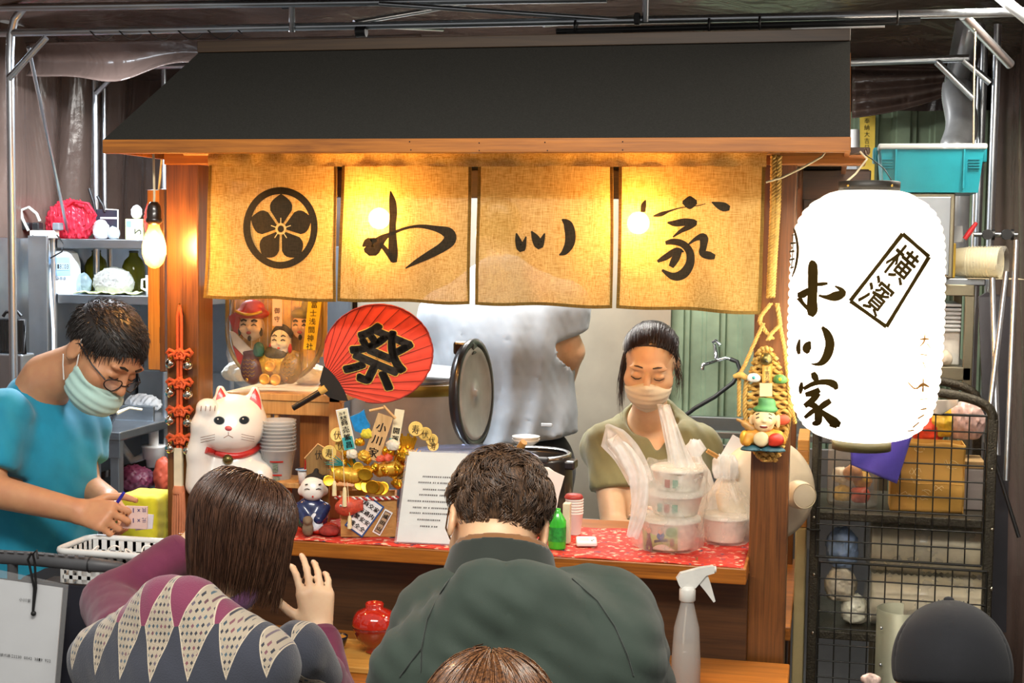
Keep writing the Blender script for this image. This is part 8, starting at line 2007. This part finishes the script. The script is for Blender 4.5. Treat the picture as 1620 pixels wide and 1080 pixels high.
def front_left():
    # perforated white basket on a side table
    Yb = -.38; z1 = P(165, 860, Yb).z; a, b = P(86, 880, Yb-.1), P(243, 880, Yb-.1); zb = P(150, 950, Yb-.1).z
    tt = thing('side_table', 'low dark side table carrying the white basket', 'table', ((a.x+b.x)/2, Yb, 0)); part('top', MB().box((a.x-.12, Yb-.105, zb-.03), (-.815, Yb+.10, zb-.002), .003), W_dark, tt); part('red_cover', MB().box((a.x-.122, Yb-.109, zb-.05), (-.815, Yb-.105, zb-.0), .001), MATS['red_print_cloth'] if 'red_print_cloth' in MATS else RED, tt)
    for x in (a.x-.10, -.835): part('leg', MB().box((x-.015, Yb-.10, 0), (x+.015, Yb-.07, zb-.029), .002), W_dark, tt); part('leg', MB().box((x-.015, Yb+.06, 0), (x+.015, Yb+.09, zb-.029), .002), W_dark, tt)
    bk = thing('white_basket', 'white perforated plastic basket behind the cart handle', 'basket', ((a.x+b.x)/2, Yb-.02, zb)); WB = mat('basket_white', '#dfe0de', .4, var=.04)
    x0, x1, y0, y1 = a.x, b.x, Yb-.10, Yb+.06; dx = .012
    NX, NZ = 11, 4
    def wallgrid(p0, p1, nx, nm):           # lattice wall: bars leave square holes
        p0, p1 = Vector(p0), Vector(p1); d = (p1-p0); n_ = Vector((-d.y, d.x, 0)).normalized()*.002; mb = MB()
        H = z1-zb-.004
        for i in range(nx+1):
            q = p0+d*(i/nx); w = d.normalized()*.0042; mb.prism([q-w+Vector((0, 0, 0)), q+w, q+w+Vector((0, 0, H)), q-w+Vector((0, 0, H))], n_)
        part(nm, mb, WB, bk)
        for j in range(NZ+1):
            z = H*j/NZ*.78; part('lattice_bar', MB().prism([p0+Vector((0, 0, z)), p1+Vector((0, 0, z)), p1+Vector((0, 0, z+.009)), p0+Vector((0, 0, z+.009))], n_*.9), WB, bk)
        part('wall_band', MB().prism([p0+Vector((0, 0, H*.78)), p1+Vector((0, 0, H*.78)), p1+Vector((0, 0, H)), p0+Vector((0, 0, H))], n_), WB, bk)
    wallgrid((x0+dx, y0+dx, zb+.002), (x1-dx, y0+dx, zb+.002), 10, 'front_wall'); wallgrid((x1-dx, y0+dx, zb+.002), (x1-dx, y1-dx, zb+.002), 6, 'side_wall'); wallgrid((x1-dx, y1-dx, zb+.002), (x0+dx, y1-dx, zb+.002), 10, 'back_wall'); wallgrid((x0+dx, y1-dx, zb+.002), (x0+dx, y0+dx, zb+.002), 6, 'side_wall')
    part('floor', MB().box((x0+dx, y0+dx, zb), (x1-dx, y1-dx, zb+.004)), WB, bk)
    rim = []; 
    for cx, cy, a0 in ((x1-.03, y1-.03, 0), (x0+.03, y1-.03, PI/2), (x0+.03, y0+.03, PI), (x1-.03, y0+.03, 1.5*PI)): rim += [(cx+.03*math.cos(a0+i*PI/10), cy+.03*math.sin(a0+i*PI/10), z1) for i in range(6)]
    part('rim', MB().tube(rim, .007, 8, closed=True, flat=1.2), WB, bk)
    for i in range(5):
        cx = x0+.05+.13*(i/4)+(.01 if i % 2 else 0); cy = Yb-.02+.03*math.sin(i*2); rr = .014
        solo('white_ring', MB().tube([(cx+rr*math.cos(a_)*1.1, cy+rr*math.sin(a_), z1-.018+.016*math.cos(a_+i)) for a_ in np.linspace(0, 2*PI, 18, endpoint=False)], .0022, 6, closed=True), WHITE, '%s of the five white rings in the basket, counted from the left' % ('first', 'second', 'third', 'fourth', 'fifth')[i], 'ring', 'white rings in the basket')
    solo('white_box_lid', MB().box((x0+.03, Yb-.06, zb+.005), (x1-.03, Yb+.02, z1-.03), .006), mat('box_lid_white', '#d8dcde', .4), 'white plastic box lying inside the basket', 'box')
    # cart handle, hanging payment notice
    Yc = -.56; t = thing('cart_handle', 'grey padded cart handle bar at the left front', 'cart', P(60, 890, Yc)); GB = mat('handle_grey', '#4a4b4e', .5, var=.1)
    part('grip', MB().tube([P(-40, 878, Yc), P(60, 884, Yc), P(145, 893, Yc), P(190, 897, Yc+.02), P(212, 905, Yc+.05)], [.016, .0165, .0165, .013, .008], 14), GB, t)
    for i in range(10):
        x = -20+16*i; part('grip_rib', MB().tube([P(x, 872+.06*x, Yc-.014), P(x+10, 873+.06*x, Yc-.014)], .0022, 5), mat('rib_grey', '#6a6c70', .5), t)
    part('seam', MB().lathe([(.0175, -.002), (.0185, 0), (.0175, .002)], P(143, 893, Yc), 20, (1, .1, -.05)), M_black, t)
    part('cart_panel', MB().box((P(-40, 930, Yc+.06).x, Yc+.03, .02), (P(150, 930, Yc+.06).x, Yc+.045, P(60, 915, Yc+.06).z), .004), mat('cart_navy', '#20222e', .7), t)
    part('cart_post', MB().tube([P(20, 885, Yc), P(20, 1000, Yc+.03), (P(20, 1000, Yc).x, Yc+.03, .02)], .012, 10), GB, t)
    Ys = -.59; pl = lambda px, py, d=0: P(px, py, Ys-d); sg = thing('payment_sign', 'white acrylic payment notice hanging from the cart handle', 'sign', pl(45, 1080))
    part('sheet', MB().prism([pl(-30, 912), pl(99, 930), pl(84, 1110), pl(-30, 1100)], (0, .003, 0)), mat('sign_white', '#dcdfe2', .4, var=.03), sg)
    part('acrylic', MB().prism([pl(-30, 895, .003), pl(108, 925, .003), pl(92, 1112, .003), pl(-30, 1104, .003)], (0, .0016, 0)), glass('acrylic', '#fcfcfc', .05, .10), sg)
    mb = MB()
    for i, ch in enumerate('小川家'): glyph(mb, ch, 0, 0, 5.6, 6, lambda x, y, i=i: tuple(pl(33+6.4*i+x, 948+.9*i-y, .0036)))
    part('heading', mb, INKB, sg); mb = MB(); x = -3
    for ch in '帳號代碼:2230 0042 3819 922':
        if ch != ' ': glyph(mb, ch, 0, 0, (5 if ord(ch) > 9999 else 2.4), (5.2 if ord(ch) > 9999 else 4.4), lambda a_, b_, x=x: tuple(pl(x+a_, 1035+.13*x-b_, .0036)))
        x += 5.6 if ord(ch) > 9999 else 3.3
    part('code_line', mb, INKB, sg)
    part('lace', MB().tube([pl(52, 970, .006), pl(57, 930, .008), pl(55, 890, .010), pl(52, 876, .018), pl(58, 870, .02), pl(60, 884, .02)], .0026, 6).tube([pl(52, 970, .006), pl(54, 930, .009), pl(47, 895, .010), pl(44, 885, .016), pl(50, 874, .02)], .0026, 6), M_cord, sg)
    part('lace_knot', MB().sphere(pl(53, 970, .006), .006, 10, 8), M_cord, sg)
front_left()

# ================================================================== right side
HT = mat('hammertone', '#3c372c', .42, .5, var=.45, vscale=260, bumpy=.6, bscale=240)
def rack():
    Yr = .30; pl = lambda px, py, d=0: P(px, py, Yr+d); t = thing('wire_rack', 'black hammertone rack with wire mesh front under the lantern', 'rack', (1.08, .45, 0))
    xl, xr = pl(1290, 800).x, pl(1566, 800).x; z1 = pl(1430, 815).z; z2 = pl(1430, 1005).z; zt = pl(1430, 645).z; D = .36
    for x in (xl, xr):
        for y in (Yr, Yr+D): part('upright', MB().box((x-.012, y-.010, 0), (x+.012, y+.010, zt-.02), .003), HT, t)
    for y in (Yr, Yr+D):
        ar = [(xl, y, zt-.03)]+[(xl+(xr-xl)*(.5-.5*math.cos(a)), y, zt-.03+.075*math.sin(a)**.6) for a in np.linspace(.08, PI-.08, 18)]+[(xr, y, zt-.03)]; part('arch', MB().tube(ar, .012, 8), HT, t)
    for z in (z1, z2, z2-.32):
        part('shelf', MB().box((xl-.01, Yr-.006, z-.022), (xr+.01, Yr+D, z), .003), HT, t)
    M_w = mat('black_wire', '#15140f', .5)
    def mesh(y0, y1, nx, ny):
        p00, p10 = pl(1297, y0, -.008), pl(1561, y0, -.008); za, zb = pl(1430, y0).z, pl(1430, y1).z
        for i in range(nx+1): x = p00.x+(p10.x-p00.x)*i/nx; part('mesh_wire', MB().tube([(x, Yr-.012, zb), (x, Yr-.012, za)], .0019 if 0 < i < nx else .0032, 6), M_w, t)
        for j in range(ny+1): z = zb+(za-zb)*j/ny; part('mesh_wire', MB().tube([(p00.x, Yr-.0145, z), (p10.x, Yr-.0145, z)], .0019 if 0 < j < ny else .0032, 6), M_w, t)
    mesh(652, 886, 10, 9); mesh(894, 1130, 10, 9)
    for px, py in ((1288, 817), (1288, 907), (1286, 999), (1569, 741), (1569, 836), (1568, 930)):
        part('rivet', MB().sphere((pl(px, py).x, Yr-.011, pl(px, py).z), .0042, 10, 6, (1, .5, 1)), steel('rivet_steel', '#d8d2c0', .2), t)
    part('wire_clip', MB().tube([pl(1277, 836, -.012), pl(1283, 838, -.016), pl(1298, 838, -.016)], .003, 6), M_w, t)
    K = mpp(pl(1430, 760, .1)); s = lambda px, py, d: P(px, py, Yr+d)
    # top shelf
    c = s(1347, 812, .12); tj = thing('snack_jar', 'clear plastic jar of mixed snack packets on the rack', 'jar', (c.x, c.y, z1)); part('jar', MB().lathe([(0, .001), (.062, .001), (.065, .006), (.065, .15), (.06, .17), (.06, .185), (.057, .185)], (c.x, c.y, z1), 32), glass('jar_clear', '#eceae6', .08, .2), tj)
    for i, (dx, dy, dz, cc) in enumerate(((-.025, -.02, .03, '#d8b65a'), (.02, -.025, .028, '#c8502c'), (-.01, .01, .06, '#e6dfcc'), (.025, .0, .065, '#d9a62c'), (-.03, .0, .075, '#e4d9c0'), (.0, -.02, .085, '#b87a3a'))): part('snack', heap((c.x+dx, c.y+dy, z1+dz), (.024, .022, .022), .3, 70+i, .005, 110), mat('snack_%d' % i, cc, .5, var=.3, vscale=60), tj)
    a, b = s(1407, 815, .06), s(1524, 815, .06); zt2 = P(1460, 700, Yr+.06).z; tb = thing('paper_bag', 'tan kraft paper bag with white line drawings on the rack', 'bag', ((a.x+b.x)/2, a.y+.05, z1))
    KM = mat('kraft', '#c89a48', .7, var=.1, vscale=12)
    def bagface(u, v): return (a.x+(b.x-a.x)*u, a.y+.008*math.sin(v*9+u*2)-.004*math.sin(u*PI), z1+.001+(zt2-z1)*v+.003*math.sin(u*11)*v)
    part('front', MB().grid(bagface, 24, 24, .001), KM, tb); part('side', MB().box((b.x-.002, a.y+.002, z1+.001), (b.x, a.y+.10, zt2-.004)), KM, tb); part('side', MB().box((a.x, a.y+.002, z1+.001), (a.x+.002, a.y+.10, zt2-.004)), KM, tb); part('back', MB().box((a.x, a.y+.10, z1+.001), (b.x, a.y+.102, zt2-.004)), KM, tb); part('fold', MB().tube([bagface(u, .42) for u in np.linspace(.02, .98, 12)], .0016, 5), KM, tb)
    rg = np.random.default_rng(8); WL = mat('print_cream', '#ecd9a8', .7)
    for i in range(9):
        u0, v0 = rg.uniform(.15, .85), rg.uniform(.1, .92); w = rg.uniform(.05, .10); n_ = rg.integers(4, 9)
        part('line_drawing', MB().tube([Vector(bagface(u0+w*math.cos(a_), v0+w*.6*math.sin(a_*rg.choice([1, 2]))))+Vector((0, -.0015, 0)) for a_ in np.linspace(0, 5.5, n_+3)], .0007, 4), WL, tb)
    for px, py, w, h, cc, lb, sd in ((1468, 680, 50, 50, '#d8452c', 'red and yellow snack packet on top of the kraft bag', 81), (1490, 668, 44, 56, '#d9b43a', 'yellow foil packet standing behind the kraft bag', 82), (1527, 668, 60, 66, '#c9a8a0', 'pale pink wrapped packet at the right of the rack top', 83)):
        q = s(px, py, .2); k = mpp(q); solo('snack_packet', heap((q.x, q.y, q.z), (w*k/2, .03, h*k/2), .3, sd, .006, 80), mat('packet_c%d' % sd, cc, .35, var=.35, vscale=40), lb, 'packet')
    q = s(1543, 770, .18); solo('grey_carton', MB().box((q.x-.045, q.y-.06, z1+.001), (q.x+.018, q.y+.08, P(1543, 742, Yr+.12).z), .003), mat('carton_grey', '#9a928e', .7), 'grey cardboard carton at the right end of the rack shelf', 'box')
    q = s(1543, 730, .18); solo('folded_carton', MB().box((q.x-.045, q.y-.06, P(1543, 742, Yr+.12).z+.001), (q.x+.018, q.y+.06, P(1543, 742, Yr+.12).z+.02), .002), mat('carton_tan', '#a98a5c', .7), 'tan folded carton lying on the grey carton', 'box')
    # purple cloth hung on the mesh, rag on the arch
    pcl = [(1345, 708), (1440, 690), (1442, 700), (1419, 764), (1347, 735)]
    def pc(u, v):
        t0 = Vector((1345, 706)).lerp(Vector((1443, 688)), u); b0 = Vector((1347, 735)).lerp(Vector((1419, 765)), u); q_ = t0.lerp(b0, v); p = pl(q_.x, q_.y, -.020-.004*math.sin(u*9+v*3)); return p
    solo('purple_cloth', MB().grid(pc, 20, 12, .002), cloth('cloth_purple', '#4a3fa6', .9, 300, .25), 'purple cloth with white specks hung over the wire mesh', 'cloth')
    c = s(1492, 648, .0); solo('white_rag', MB().grid(lambda u, v: P(1470+46*u, 632+8*u*0+ (1-abs(u-.4))*18*v+10*(1-u)*v, Yr-.022-.012*math.sin(u*7)), 16, 10, .002), cloth('rag_cream', '#d5c9bc', .9), 'off-white rag hung over the arch of the rack', 'rag')
    # middle shelf: cup sleeves lying, wrapped packets
    CS = film('sleeve_film', '#e8e2d2', .55, .15)
    for i, (py, d, lab) in enumerate(((868, .10, 'upper long sleeve of clear cups lying on the middle rack shelf'), (950, .08, 'lower long sleeve of clear cups lying on the middle rack shelf'))):
        a, b = s(1378, py, d), s(1556, py, d); r = 40*K; ts = thing('cup_sleeve', lab, 'cup sleeve', (a.x, a.y, a.z-r), 'cup sleeves on the rack')
        zc = z2+r+.004 if i else z2+3*r+.008
        pr = []
        for j in range(37): pr += [(r*(.93 if j % 2 else 1), (b.x-a.x)*j/36)]
        part('cups', MB().lathe(pr+[(0, b.x-a.x)], (a.x, a.y+.02, zc), 28, (1, 0, 0)), mat('cup_ivory', '#ddd2b6', .4, var=.06), ts)
        part('wrap', MB().lathe([(0, -.02), (r*.5, -.018), (r*1.06, 0), (r*1.06, b.x-a.x), (r*.4, b.x-a.x+.012)], (a.x, a.y+.02, zc), 28, (1, 0, 0)), film('sleeve_wrap', '#f4f2ea', .22, .1), ts)
        if i:
            for px in (1480, 1520): 
                for j in range(3): q = s(px+6*j, 935+j*3, 0); part('printed_line', MB().box((q.x, a.y+.02-r*1.07, zc+.005+.004*j), (q.x+.003, a.y+.02-r*1.06, zc+.022)), mat('print_grey', '#55524c', .7), ts)
    for px, py, w, h, cc, lb, sd in ((1332, 868, 48, 70, '#8fa6c8', 'blue and white wrapped packet on the middle rack shelf', 91), (1330, 925, 46, 60, '#d9cdb4', 'cream wrapped packet with red print on the middle rack shelf', 92), (1352, 965, 40, 50, '#e6ddc6', 'cream wrapped buns at the front of the middle rack shelf', 93)):
        q = s(px, py, .09); k = mpp(q); solo('wrapped_packet', heap((q.x, q.y, q.z), (w*k/2, .035, h*k/2), .28, sd, .006, 90), mat('wrap_%d' % sd, cc, .3, var=.35, vscale=40), lb, 'packet')
    for i in range(3):
        q = s(1335+70*i, 1050, .12); solo('box_tub', MB().lathe([(0, 0), (.05, 0), (.06, .09), (.063, .092), (.06, .096), (0, .096)], (q.x, q.y, z2-.32), 28), mat('tub_ivory', '#c9c0a8', .5), '%s ivory tub on the lowest rack shelf' % ('leftmost', 'middle', 'rightmost')[i], 'tub', 'tubs on the lowest rack shelf')
rack()
def upper_right():
    Yu = .85; pl = lambda px, py, d=0: P(px, py, Yu+d); t = thing('steel_shelf', 'galvanised steel shelf unit behind the lantern at the right', 'shelf', (1.15, 1.0, 0)); xr = pl(1540, 500).x; xl = pl(1405, 500).x; z0 = pl(1500, 440).z; zm = pl(1500, 580).z
    part('top_board', MB().box((xl, Yu, z0-.02), (xr+.03, Yu+.4, z0), .003), M_steel, t); part('front_lip', MB().box((xl, Yu-.006, z0-.05), (xr, Yu+.004, z0-.018), .002), steel('old_steel', '#8d8672', .4), t); part('mid_board', MB().box((xl, Yu, zm-.04), (xr, Yu+.4, zm), .003), steel('old_steel', '#8d8672', .4), t)
    for x in (xl, xr-.012):
        for y in (Yu, Yu+.38): part('upright', MB().box((x-.012, y, 0), (x+.014, y+.02, z0-.019), .002), steel('old_steel', '#8d8672', .4), t)
    part('clear_sheet', MB().box((xl+.02, Yu+.05, zm+.001), (xr-.03, Yu+.30, z0-.09), .004), mat('tray_white', '#cfcdc6', .4, var=.1, vscale=60), t)
    for i in range(7): z = zm+.10+.012*i; part('stacked_tray', MB().box((xl+.02, Yu+.035, z), (xr-.03, Yu+.30, z+.008), .002), mat('tray_clear', '#c4c8cc', .25), t)
    q = pl(1494, 562, .02); solo('knotted_bag', heap((q.x, q.y, zm+.022), (.022, .02, .024), .2, 5, .004, 60), mat('garlic', '#d6c9b4', .6), 'small knotted white bag on the middle board of the steel shelf', 'bag')
    # cup stack in film lying on top, box, container, marker
    c = pl(1560, 410, .02); k = mpp(c); tcs = thing('paper_cup_stack', 'wrapped stack of printed paper cups lying on the steel shelf', 'cups', (c.x, c.y, z0)); r = 25*k; zc = z0+r+.001; x0, x1 = pl(1505, 400).x, pl(1592, 400).x; axd = Vector((1, -.35, 0)).normalized()
    base = Vector((x0, Yu+.08, zc)); L_ = (x1-x0)*1.05
    for i in range(11):
        h0 = L_*.62*i/11; part('cup', MB().lathe([(r*.8, h0), (r*.98, h0+L_*.36), (r*1.02, h0+L_*.37), (r*.96, h0+L_*.375), (r*.78, h0+.004), (0, h0+.004)], base, 32, axd), mat('cup_cream', '#ddd6ba', .5, var=.04), tcs)
    part('printed_band', MB().lathe([(r*.90, L_*.80), (r*.955, L_*.92)], base+axd*.001, 32, axd, arc=(2.2, 4.2)), mat('cup_print', '#8a8a52', .6, var=.8, vscale=45), tcs)
    part('film', MB().lathe([(r*.5, -.03), (r*.9, 0), (r*1.06, L_*.6), (r*1.07, L_+.002), (r*.9, L_+.006)], base, 32, axd), film('sleeve_wrap', '#f4f2ea', .22, .1), tcs)
    solo('shelf_support', MB().box((xr-.02, Yu-.02, z0+.0), (x1+.05, Yu+.12, z0+.0012)), mat('newspaper', '#b8ac90', .8), 'old newspaper under the cup stack', 'newspaper')
    a, b = pl(1478, 384, -.02), pl(1512, 434, -.02); tb = thing('olive_box', 'olive yellow carton with a printed number beside the lantern', 'box', (a.x, a.y, z0)); part('box', MB().box((a.x-.05, Yu-.0, z0+.001), (b.x, Yu+.10, a.z), .003), mat('box_olive', '#b08f2a', .6), tb)
    mb = MB(); glyph(mb, '3', 0, 0, 5*k, 8*k, lambda x, y: (pl(1494, 428).x+x, Yu-.0012, z0+.013+y)); glyph(mb, '本', 0, 0, 6*k, 6*k, lambda x, y: (pl(1501, 428).x+x, Yu-.0012, z0+.013+y)); part('digit', mb, INKB, tb)
    a, b = pl(1490, 357, .06), pl(1524, 383, .06); solo('white_tub', MB().prism([(a.x, Yu+.06, b.z), (b.x, Yu+.06, b.z), (b.x-.004, Yu+.06, a.z), (a.x-.004, Yu+.06, a.z)], (0, .08, 0)), glass('tub_frost', '#dfe2e4', .3, .5), 'frosted square tub on the olive carton', 'tub')
    solo('red_marker', MB().tube([pl(1526, 378, .05), pl(1534, 367, .05), pl(1545, 352, .05)], [.007, .008, .005], 10), mat('marker_red', '#c02a30', .4), 'red marker pen leaning behind the cup stack', 'marker')
    # teal storage bin on a steel cabinet
    Yb = .75; p = lambda px, py, d=0: P(px, py, Yb+d); a, b = p(1392, 302), p(1555, 302); zt, zb = p(1470, 236).z, p(1470, 304).z
    tc = thing('steel_cabinet', 'small worn steel cabinet under the teal bin', 'cabinet', (a.x, Yb, 0)); part('case', MB().box((p(1400, 330).x, Yb+.02, z0+.001), (p(1512, 330).x, Yb+.32, zb-.001), .004), steel('old_steel', '#8d8672', .4), tc); part('door', MB().box((p(1404, 330).x, Yb+.014, z0+.01), (p(1505, 330).x, Yb+.0205, zb-.012), .002), M_steelv, tc)
    tn = thing('storage_bin', 'teal translucent plastic storage bin with a grey lid', 'storage bin', ((a.x+b.x)/2, Yb+.15, zb)); TB = mat('bin_teal', '#147886', .3, var=.08, trans=0)
    w0, w1 = .012, 0
    def bnx(v): return a.x+.012*(1-v), b.x-.012*(1-v)
    bm_ = MB(); vs = []
    for v, z in ((0, zb), (1, zt)):
        x0_, x1_ = bnx(v); y0_, y1_ = Yb+.01*(1-v), Yb+.30-.01*(1-v); vs += [(x0_, y0_, z), (x1_, y0_, z), (x1_, y1_, z), (x0_, y1_, z)]
    bm_.add(vs, [(0, 3, 2, 1), (0, 1, 5, 4), (1, 2, 6, 5), (2, 3, 7, 6), (3, 0, 4, 7)]); part('tub', bm_, TB, tn)
    for px in (1417, 1525): q = p(px, 260); part('rib', MB().box((q.x-.0025, Yb-.006, zb+.01), (q.x+.0025, Yb+.004, zt), .001), TB, tn)
    for px in (1395, 1532):
        for j in range(4): q = p(px, 252+j*4.5); part('grip_line', MB().box((q.x, Yb-.003, q.z-.001), (q.x+.03, Yb+.004, q.z+.001)), TB, tn)
    part('lid', MB().box((a.x-.008, Yb-.008, zt), (b.x+.008, Yb+.308, zt+.016), .005), glass('bin_lid', '#cfd6d6', .25, .6), tn)
    for x in (a.x-.012, b.x+.012): part('latch', MB().box((x-.006, Yb+.10, zt-.03), (x+.006, Yb+.20, zt+.012), .003), TB, tn)
    # flexible duct
    q0, q1 = P(1512, 232, 1.35), P(1522, 135, 1.5); ptsd = []; n_ = 60
    for i in range(n_+1): u = i/n_; ptsd.append(q0.lerp(q1, u)+Vector((.012*math.sin(u*5), 0, 0)))
    solo('flexible_duct', MB().tube([q0+Vector((0, 0, -.35))]+ptsd+[q1+Vector((.02, 0, .2))], [.05]+[.047+.004*(i % 2) for i in range(n_+1)]+[.048], 20), mat('duct_foil', '#c3c8ce', .3, .6), 'silver flexible exhaust duct rising at the upper right', 'duct')
    # paper charm on the wall, white pipe
    pw = lambda px, py, d=0: P(px, py, 2.24-d); th = thing('paper_charm', 'long yellow paper charm with black writing on the green wall', 'paper charm', pw(1371, 290)); part('slip', MB().prism([pw(1360, 181), pw(1385, 180), pw(1383, 290), pw(1362, 290)], (0, .002, 0)), mat('charm_yellow', '#e2c24c', .7), th)
    mb = MB()
    for i, ch in enumerate('奉納大吉日'): glyph(mb, ch, 0, 0, 8.5, 9, lambda x, y, i=i: tuple(pw(1371.5+x, 191+10.5*i-y, .001)))
    part('writing', mb, INKB, th)
    q = P(1352, 250, 1.9); solo('white_pipe', MB().tube([P(1352, 205, 1.9), P(1351, 300, 1.9), (P(1351, 300, 1.9).x, 1.9, 1.0)], .018, 14), mat('pvc_white', '#d5d8da', .4), 'white plastic pipe rising behind the lantern', 'pipe')
    solo('wall_box', MB().box((P(1334, 270, 1.5).x, 1.5, P(1340, 292, 1.5).z), (P(1356, 270, 1.5).x, 1.6, P(1340, 248, 1.5).z), .004), mat('box_bluewhite', '#c9d4e0', .4), 'pale plastic box beside the white pipe', 'box')
    solo('long_cord', MB().tube([P(1543, 50, .55), P(1541, 120, .56), P(1540, 228, .6)], .0022, 6), mat('cream_flex', '#d9cba8', .6), 'cream cord hanging from the tent tube at the right', 'string')
    # valves
    for px, lb in ((1560, 'left black gas valve on the right pole'), (1590, 'right black gas valve on the right pole')):
        q = P(px, 371, 1.0); tv = thing('gas_valve', lb, 'valve', q, 'gas valves at the right'); part('pipe', MB().tube([q-Vector((.035, 0, 0)), q+Vector((.035, 0, 0))], .007, 10), M_steel, tv); part('body', MB().cyl(q-Vector((.0, .02, 0)), .015, .03, 16, (0, -1, 0)), M_black, tv); part('flange', MB().cyl(q+Vector((.016, 0, 0)), .016, .008, 16, (1, 0, 0)), M_black, tv)
    # leaning table frame and dark boards
    solo('folded_table', MB().prism([P(1548, 470, .75), P(1562, 462, .75), P(1600, 470, .75), P(1592, 1000, .6), P(1570, 1000, .6)], (0, .02, 0)), mat('board_dark', '#26242a', .4), 'dark folded table board leaning at the right wall', 'table')
    lf = thing('folded_stand', 'folded steel stand leaning beside the rack', 'stand', P(1575, 900, .5))
    for q0, q1 in (((1592, 430), (1560, 700)), ((1570, 440), (1578, 720)), ((1608, 380), (1592, 760))): part('leg', MB().tube([P(*q0, .62), P(*q1, .5)], .008, 8), M_tube, lf)
    part('brace', MB().tube([P(1572, 722, .40), P(1612, 850, .36)], .005, 8), M_black, lf)
    # grey bucket before the rack, wooden trays between post and rack
    Yg = .02; a, b = P(1386, 990, Yg), P(1450, 990, Yg); r = (b.x-a.x)*.62; cx = a.x+r; z1 = P(1415, 962, Yg).z; tg = thing('metal_bucket', 'greenish grey cut-away metal can in front of the rack', 'bucket', (cx, Yg, .4)); GR = mat('can_grey', '#6e6e5c', .45, .3, var=.1)
    part('shell', MB().lathe([(r, -.45), (r, 0), (r-.003, 0), (r-.003, -.45)], (cx, Yg, z1), 40, arc=(-.3+PI*.55, PI*1.75)), GR, tg); part('floor', MB().cyl((cx, Yg, z1-.45), r-.001, .004, 30), GR, tg)
    for px, py in ((1393, 985), (1392, 1042)): q = P(px, py, Yg); part('rivet', MB().sphere((q.x, Yg-r*.82, q.z), .004, 8, 6), M_steel, tg)
    part('clip', MB().tube([P(1404, 976, Yg+.05), P(1411, 972, Yg+.05), P(1414, 978, Yg+.05)], .003, 6), M_steel, tg)
    solo('bucket_stand', MB().box((cx-.09, Yg-.09, 0), (cx+.09, Yg+.09, z1-.451), .006), W_dark, 'dark wooden stand under the grey can', 'stand')
    q = P(1378, 1075, -.15); solo('red_white_packet', heap((q.x, q.y, q.z), (.022, .012, .014), .25, 99, .004, 100), mat('packet_redwhite', '#d8b0a4', .5, var=.7, vscale=60), 'red and white wrapper at the lower edge before the can', 'packet')
    for i in range(8):
        py = 828-17*i; q0 = P(1265, py, .33); q0.z = P(1265, 828, .33).z+.0288*i; solo('wooden_tray', MB().box((.813, .33, q0.z-.010), (.842, .56, q0.z+.0185), .002), wood('tray_stack_wood_%d' % (i % 2), '#a8742c' if i % 2 else '#8a5c22', '#cf9a48' if i % 2 else '#b5803a', 0), '%s wooden tray from the bottom in the stack between post and rack' % ('lowest', 'second', 'third', 'fourth', 'fifth', 'sixth', 'seventh', 'topmost eighth')[i], 'tray', 'wooden trays beside the post')
    solo('tray_crate', MB().box((.813, .33, 0), (.842, .56, P(1265, 828, .33).z-.0105), .004), mat('crate_yellow', '#b8a878', .6), 'pale crate under the stack of wooden trays', 'crate')
    pc_ = lambda px, py: P(px, py, .36); tcd = thing('price_card', 'white card with a blue circled number hung beside the post', 'card', pc_(1272, 870)); part('card', MB().prism([pc_(1266, 868), pc_(1283, 868), pc_(1283, 812), pc_(1272, 815)], (0, .001, 0)), PAPER, tcd)
    part('circle', MB().tube([pc_(1270.5+5*math.cos(a_), 852+7*math.sin(a_))+Vector((0, -.002, 0)) for a_ in np.linspace(0, 2*PI, 20, endpoint=False)], .0006, 4, closed=True), mat('ink_blue', '#3a3470', .6), tcd); mb = MB(); glyph(mb, '2', 0, 0, 3.5, 6, lambda x, y: tuple(pc_(1270.5+x, 852-y)+Vector((0, -.002, 0)))); part('digit', mb, mat('ink_blue', '#3a3470', .6), tcd)
upper_right()
# sticker on the back panel
q = lambda px, py: P(px, py, 2.245)
tk = thing('wall_sticker', 'lime green sticker with round icons on the steel back panel', 'sticker', q(698, 500)); part('sheet', MB().prism([q(680, 484), q(716, 482), q(716, 500), q(704, 509), q(690, 504)], (0, .001, 0)), mat('sticker_lime', '#d6e07a', .6), tk)
for px, py, cc in ((687, 494, '#8a5aa8'), (697, 499, '#a0522c'), (706, 500, '#3a9a4a')): part('icon', MB().cyl(q(px, py)+Vector((0, -.001, 0)), .011, .0012, 16, (0, -1, 0)), mat('icon_'+cc[1:], cc, .6), tk)
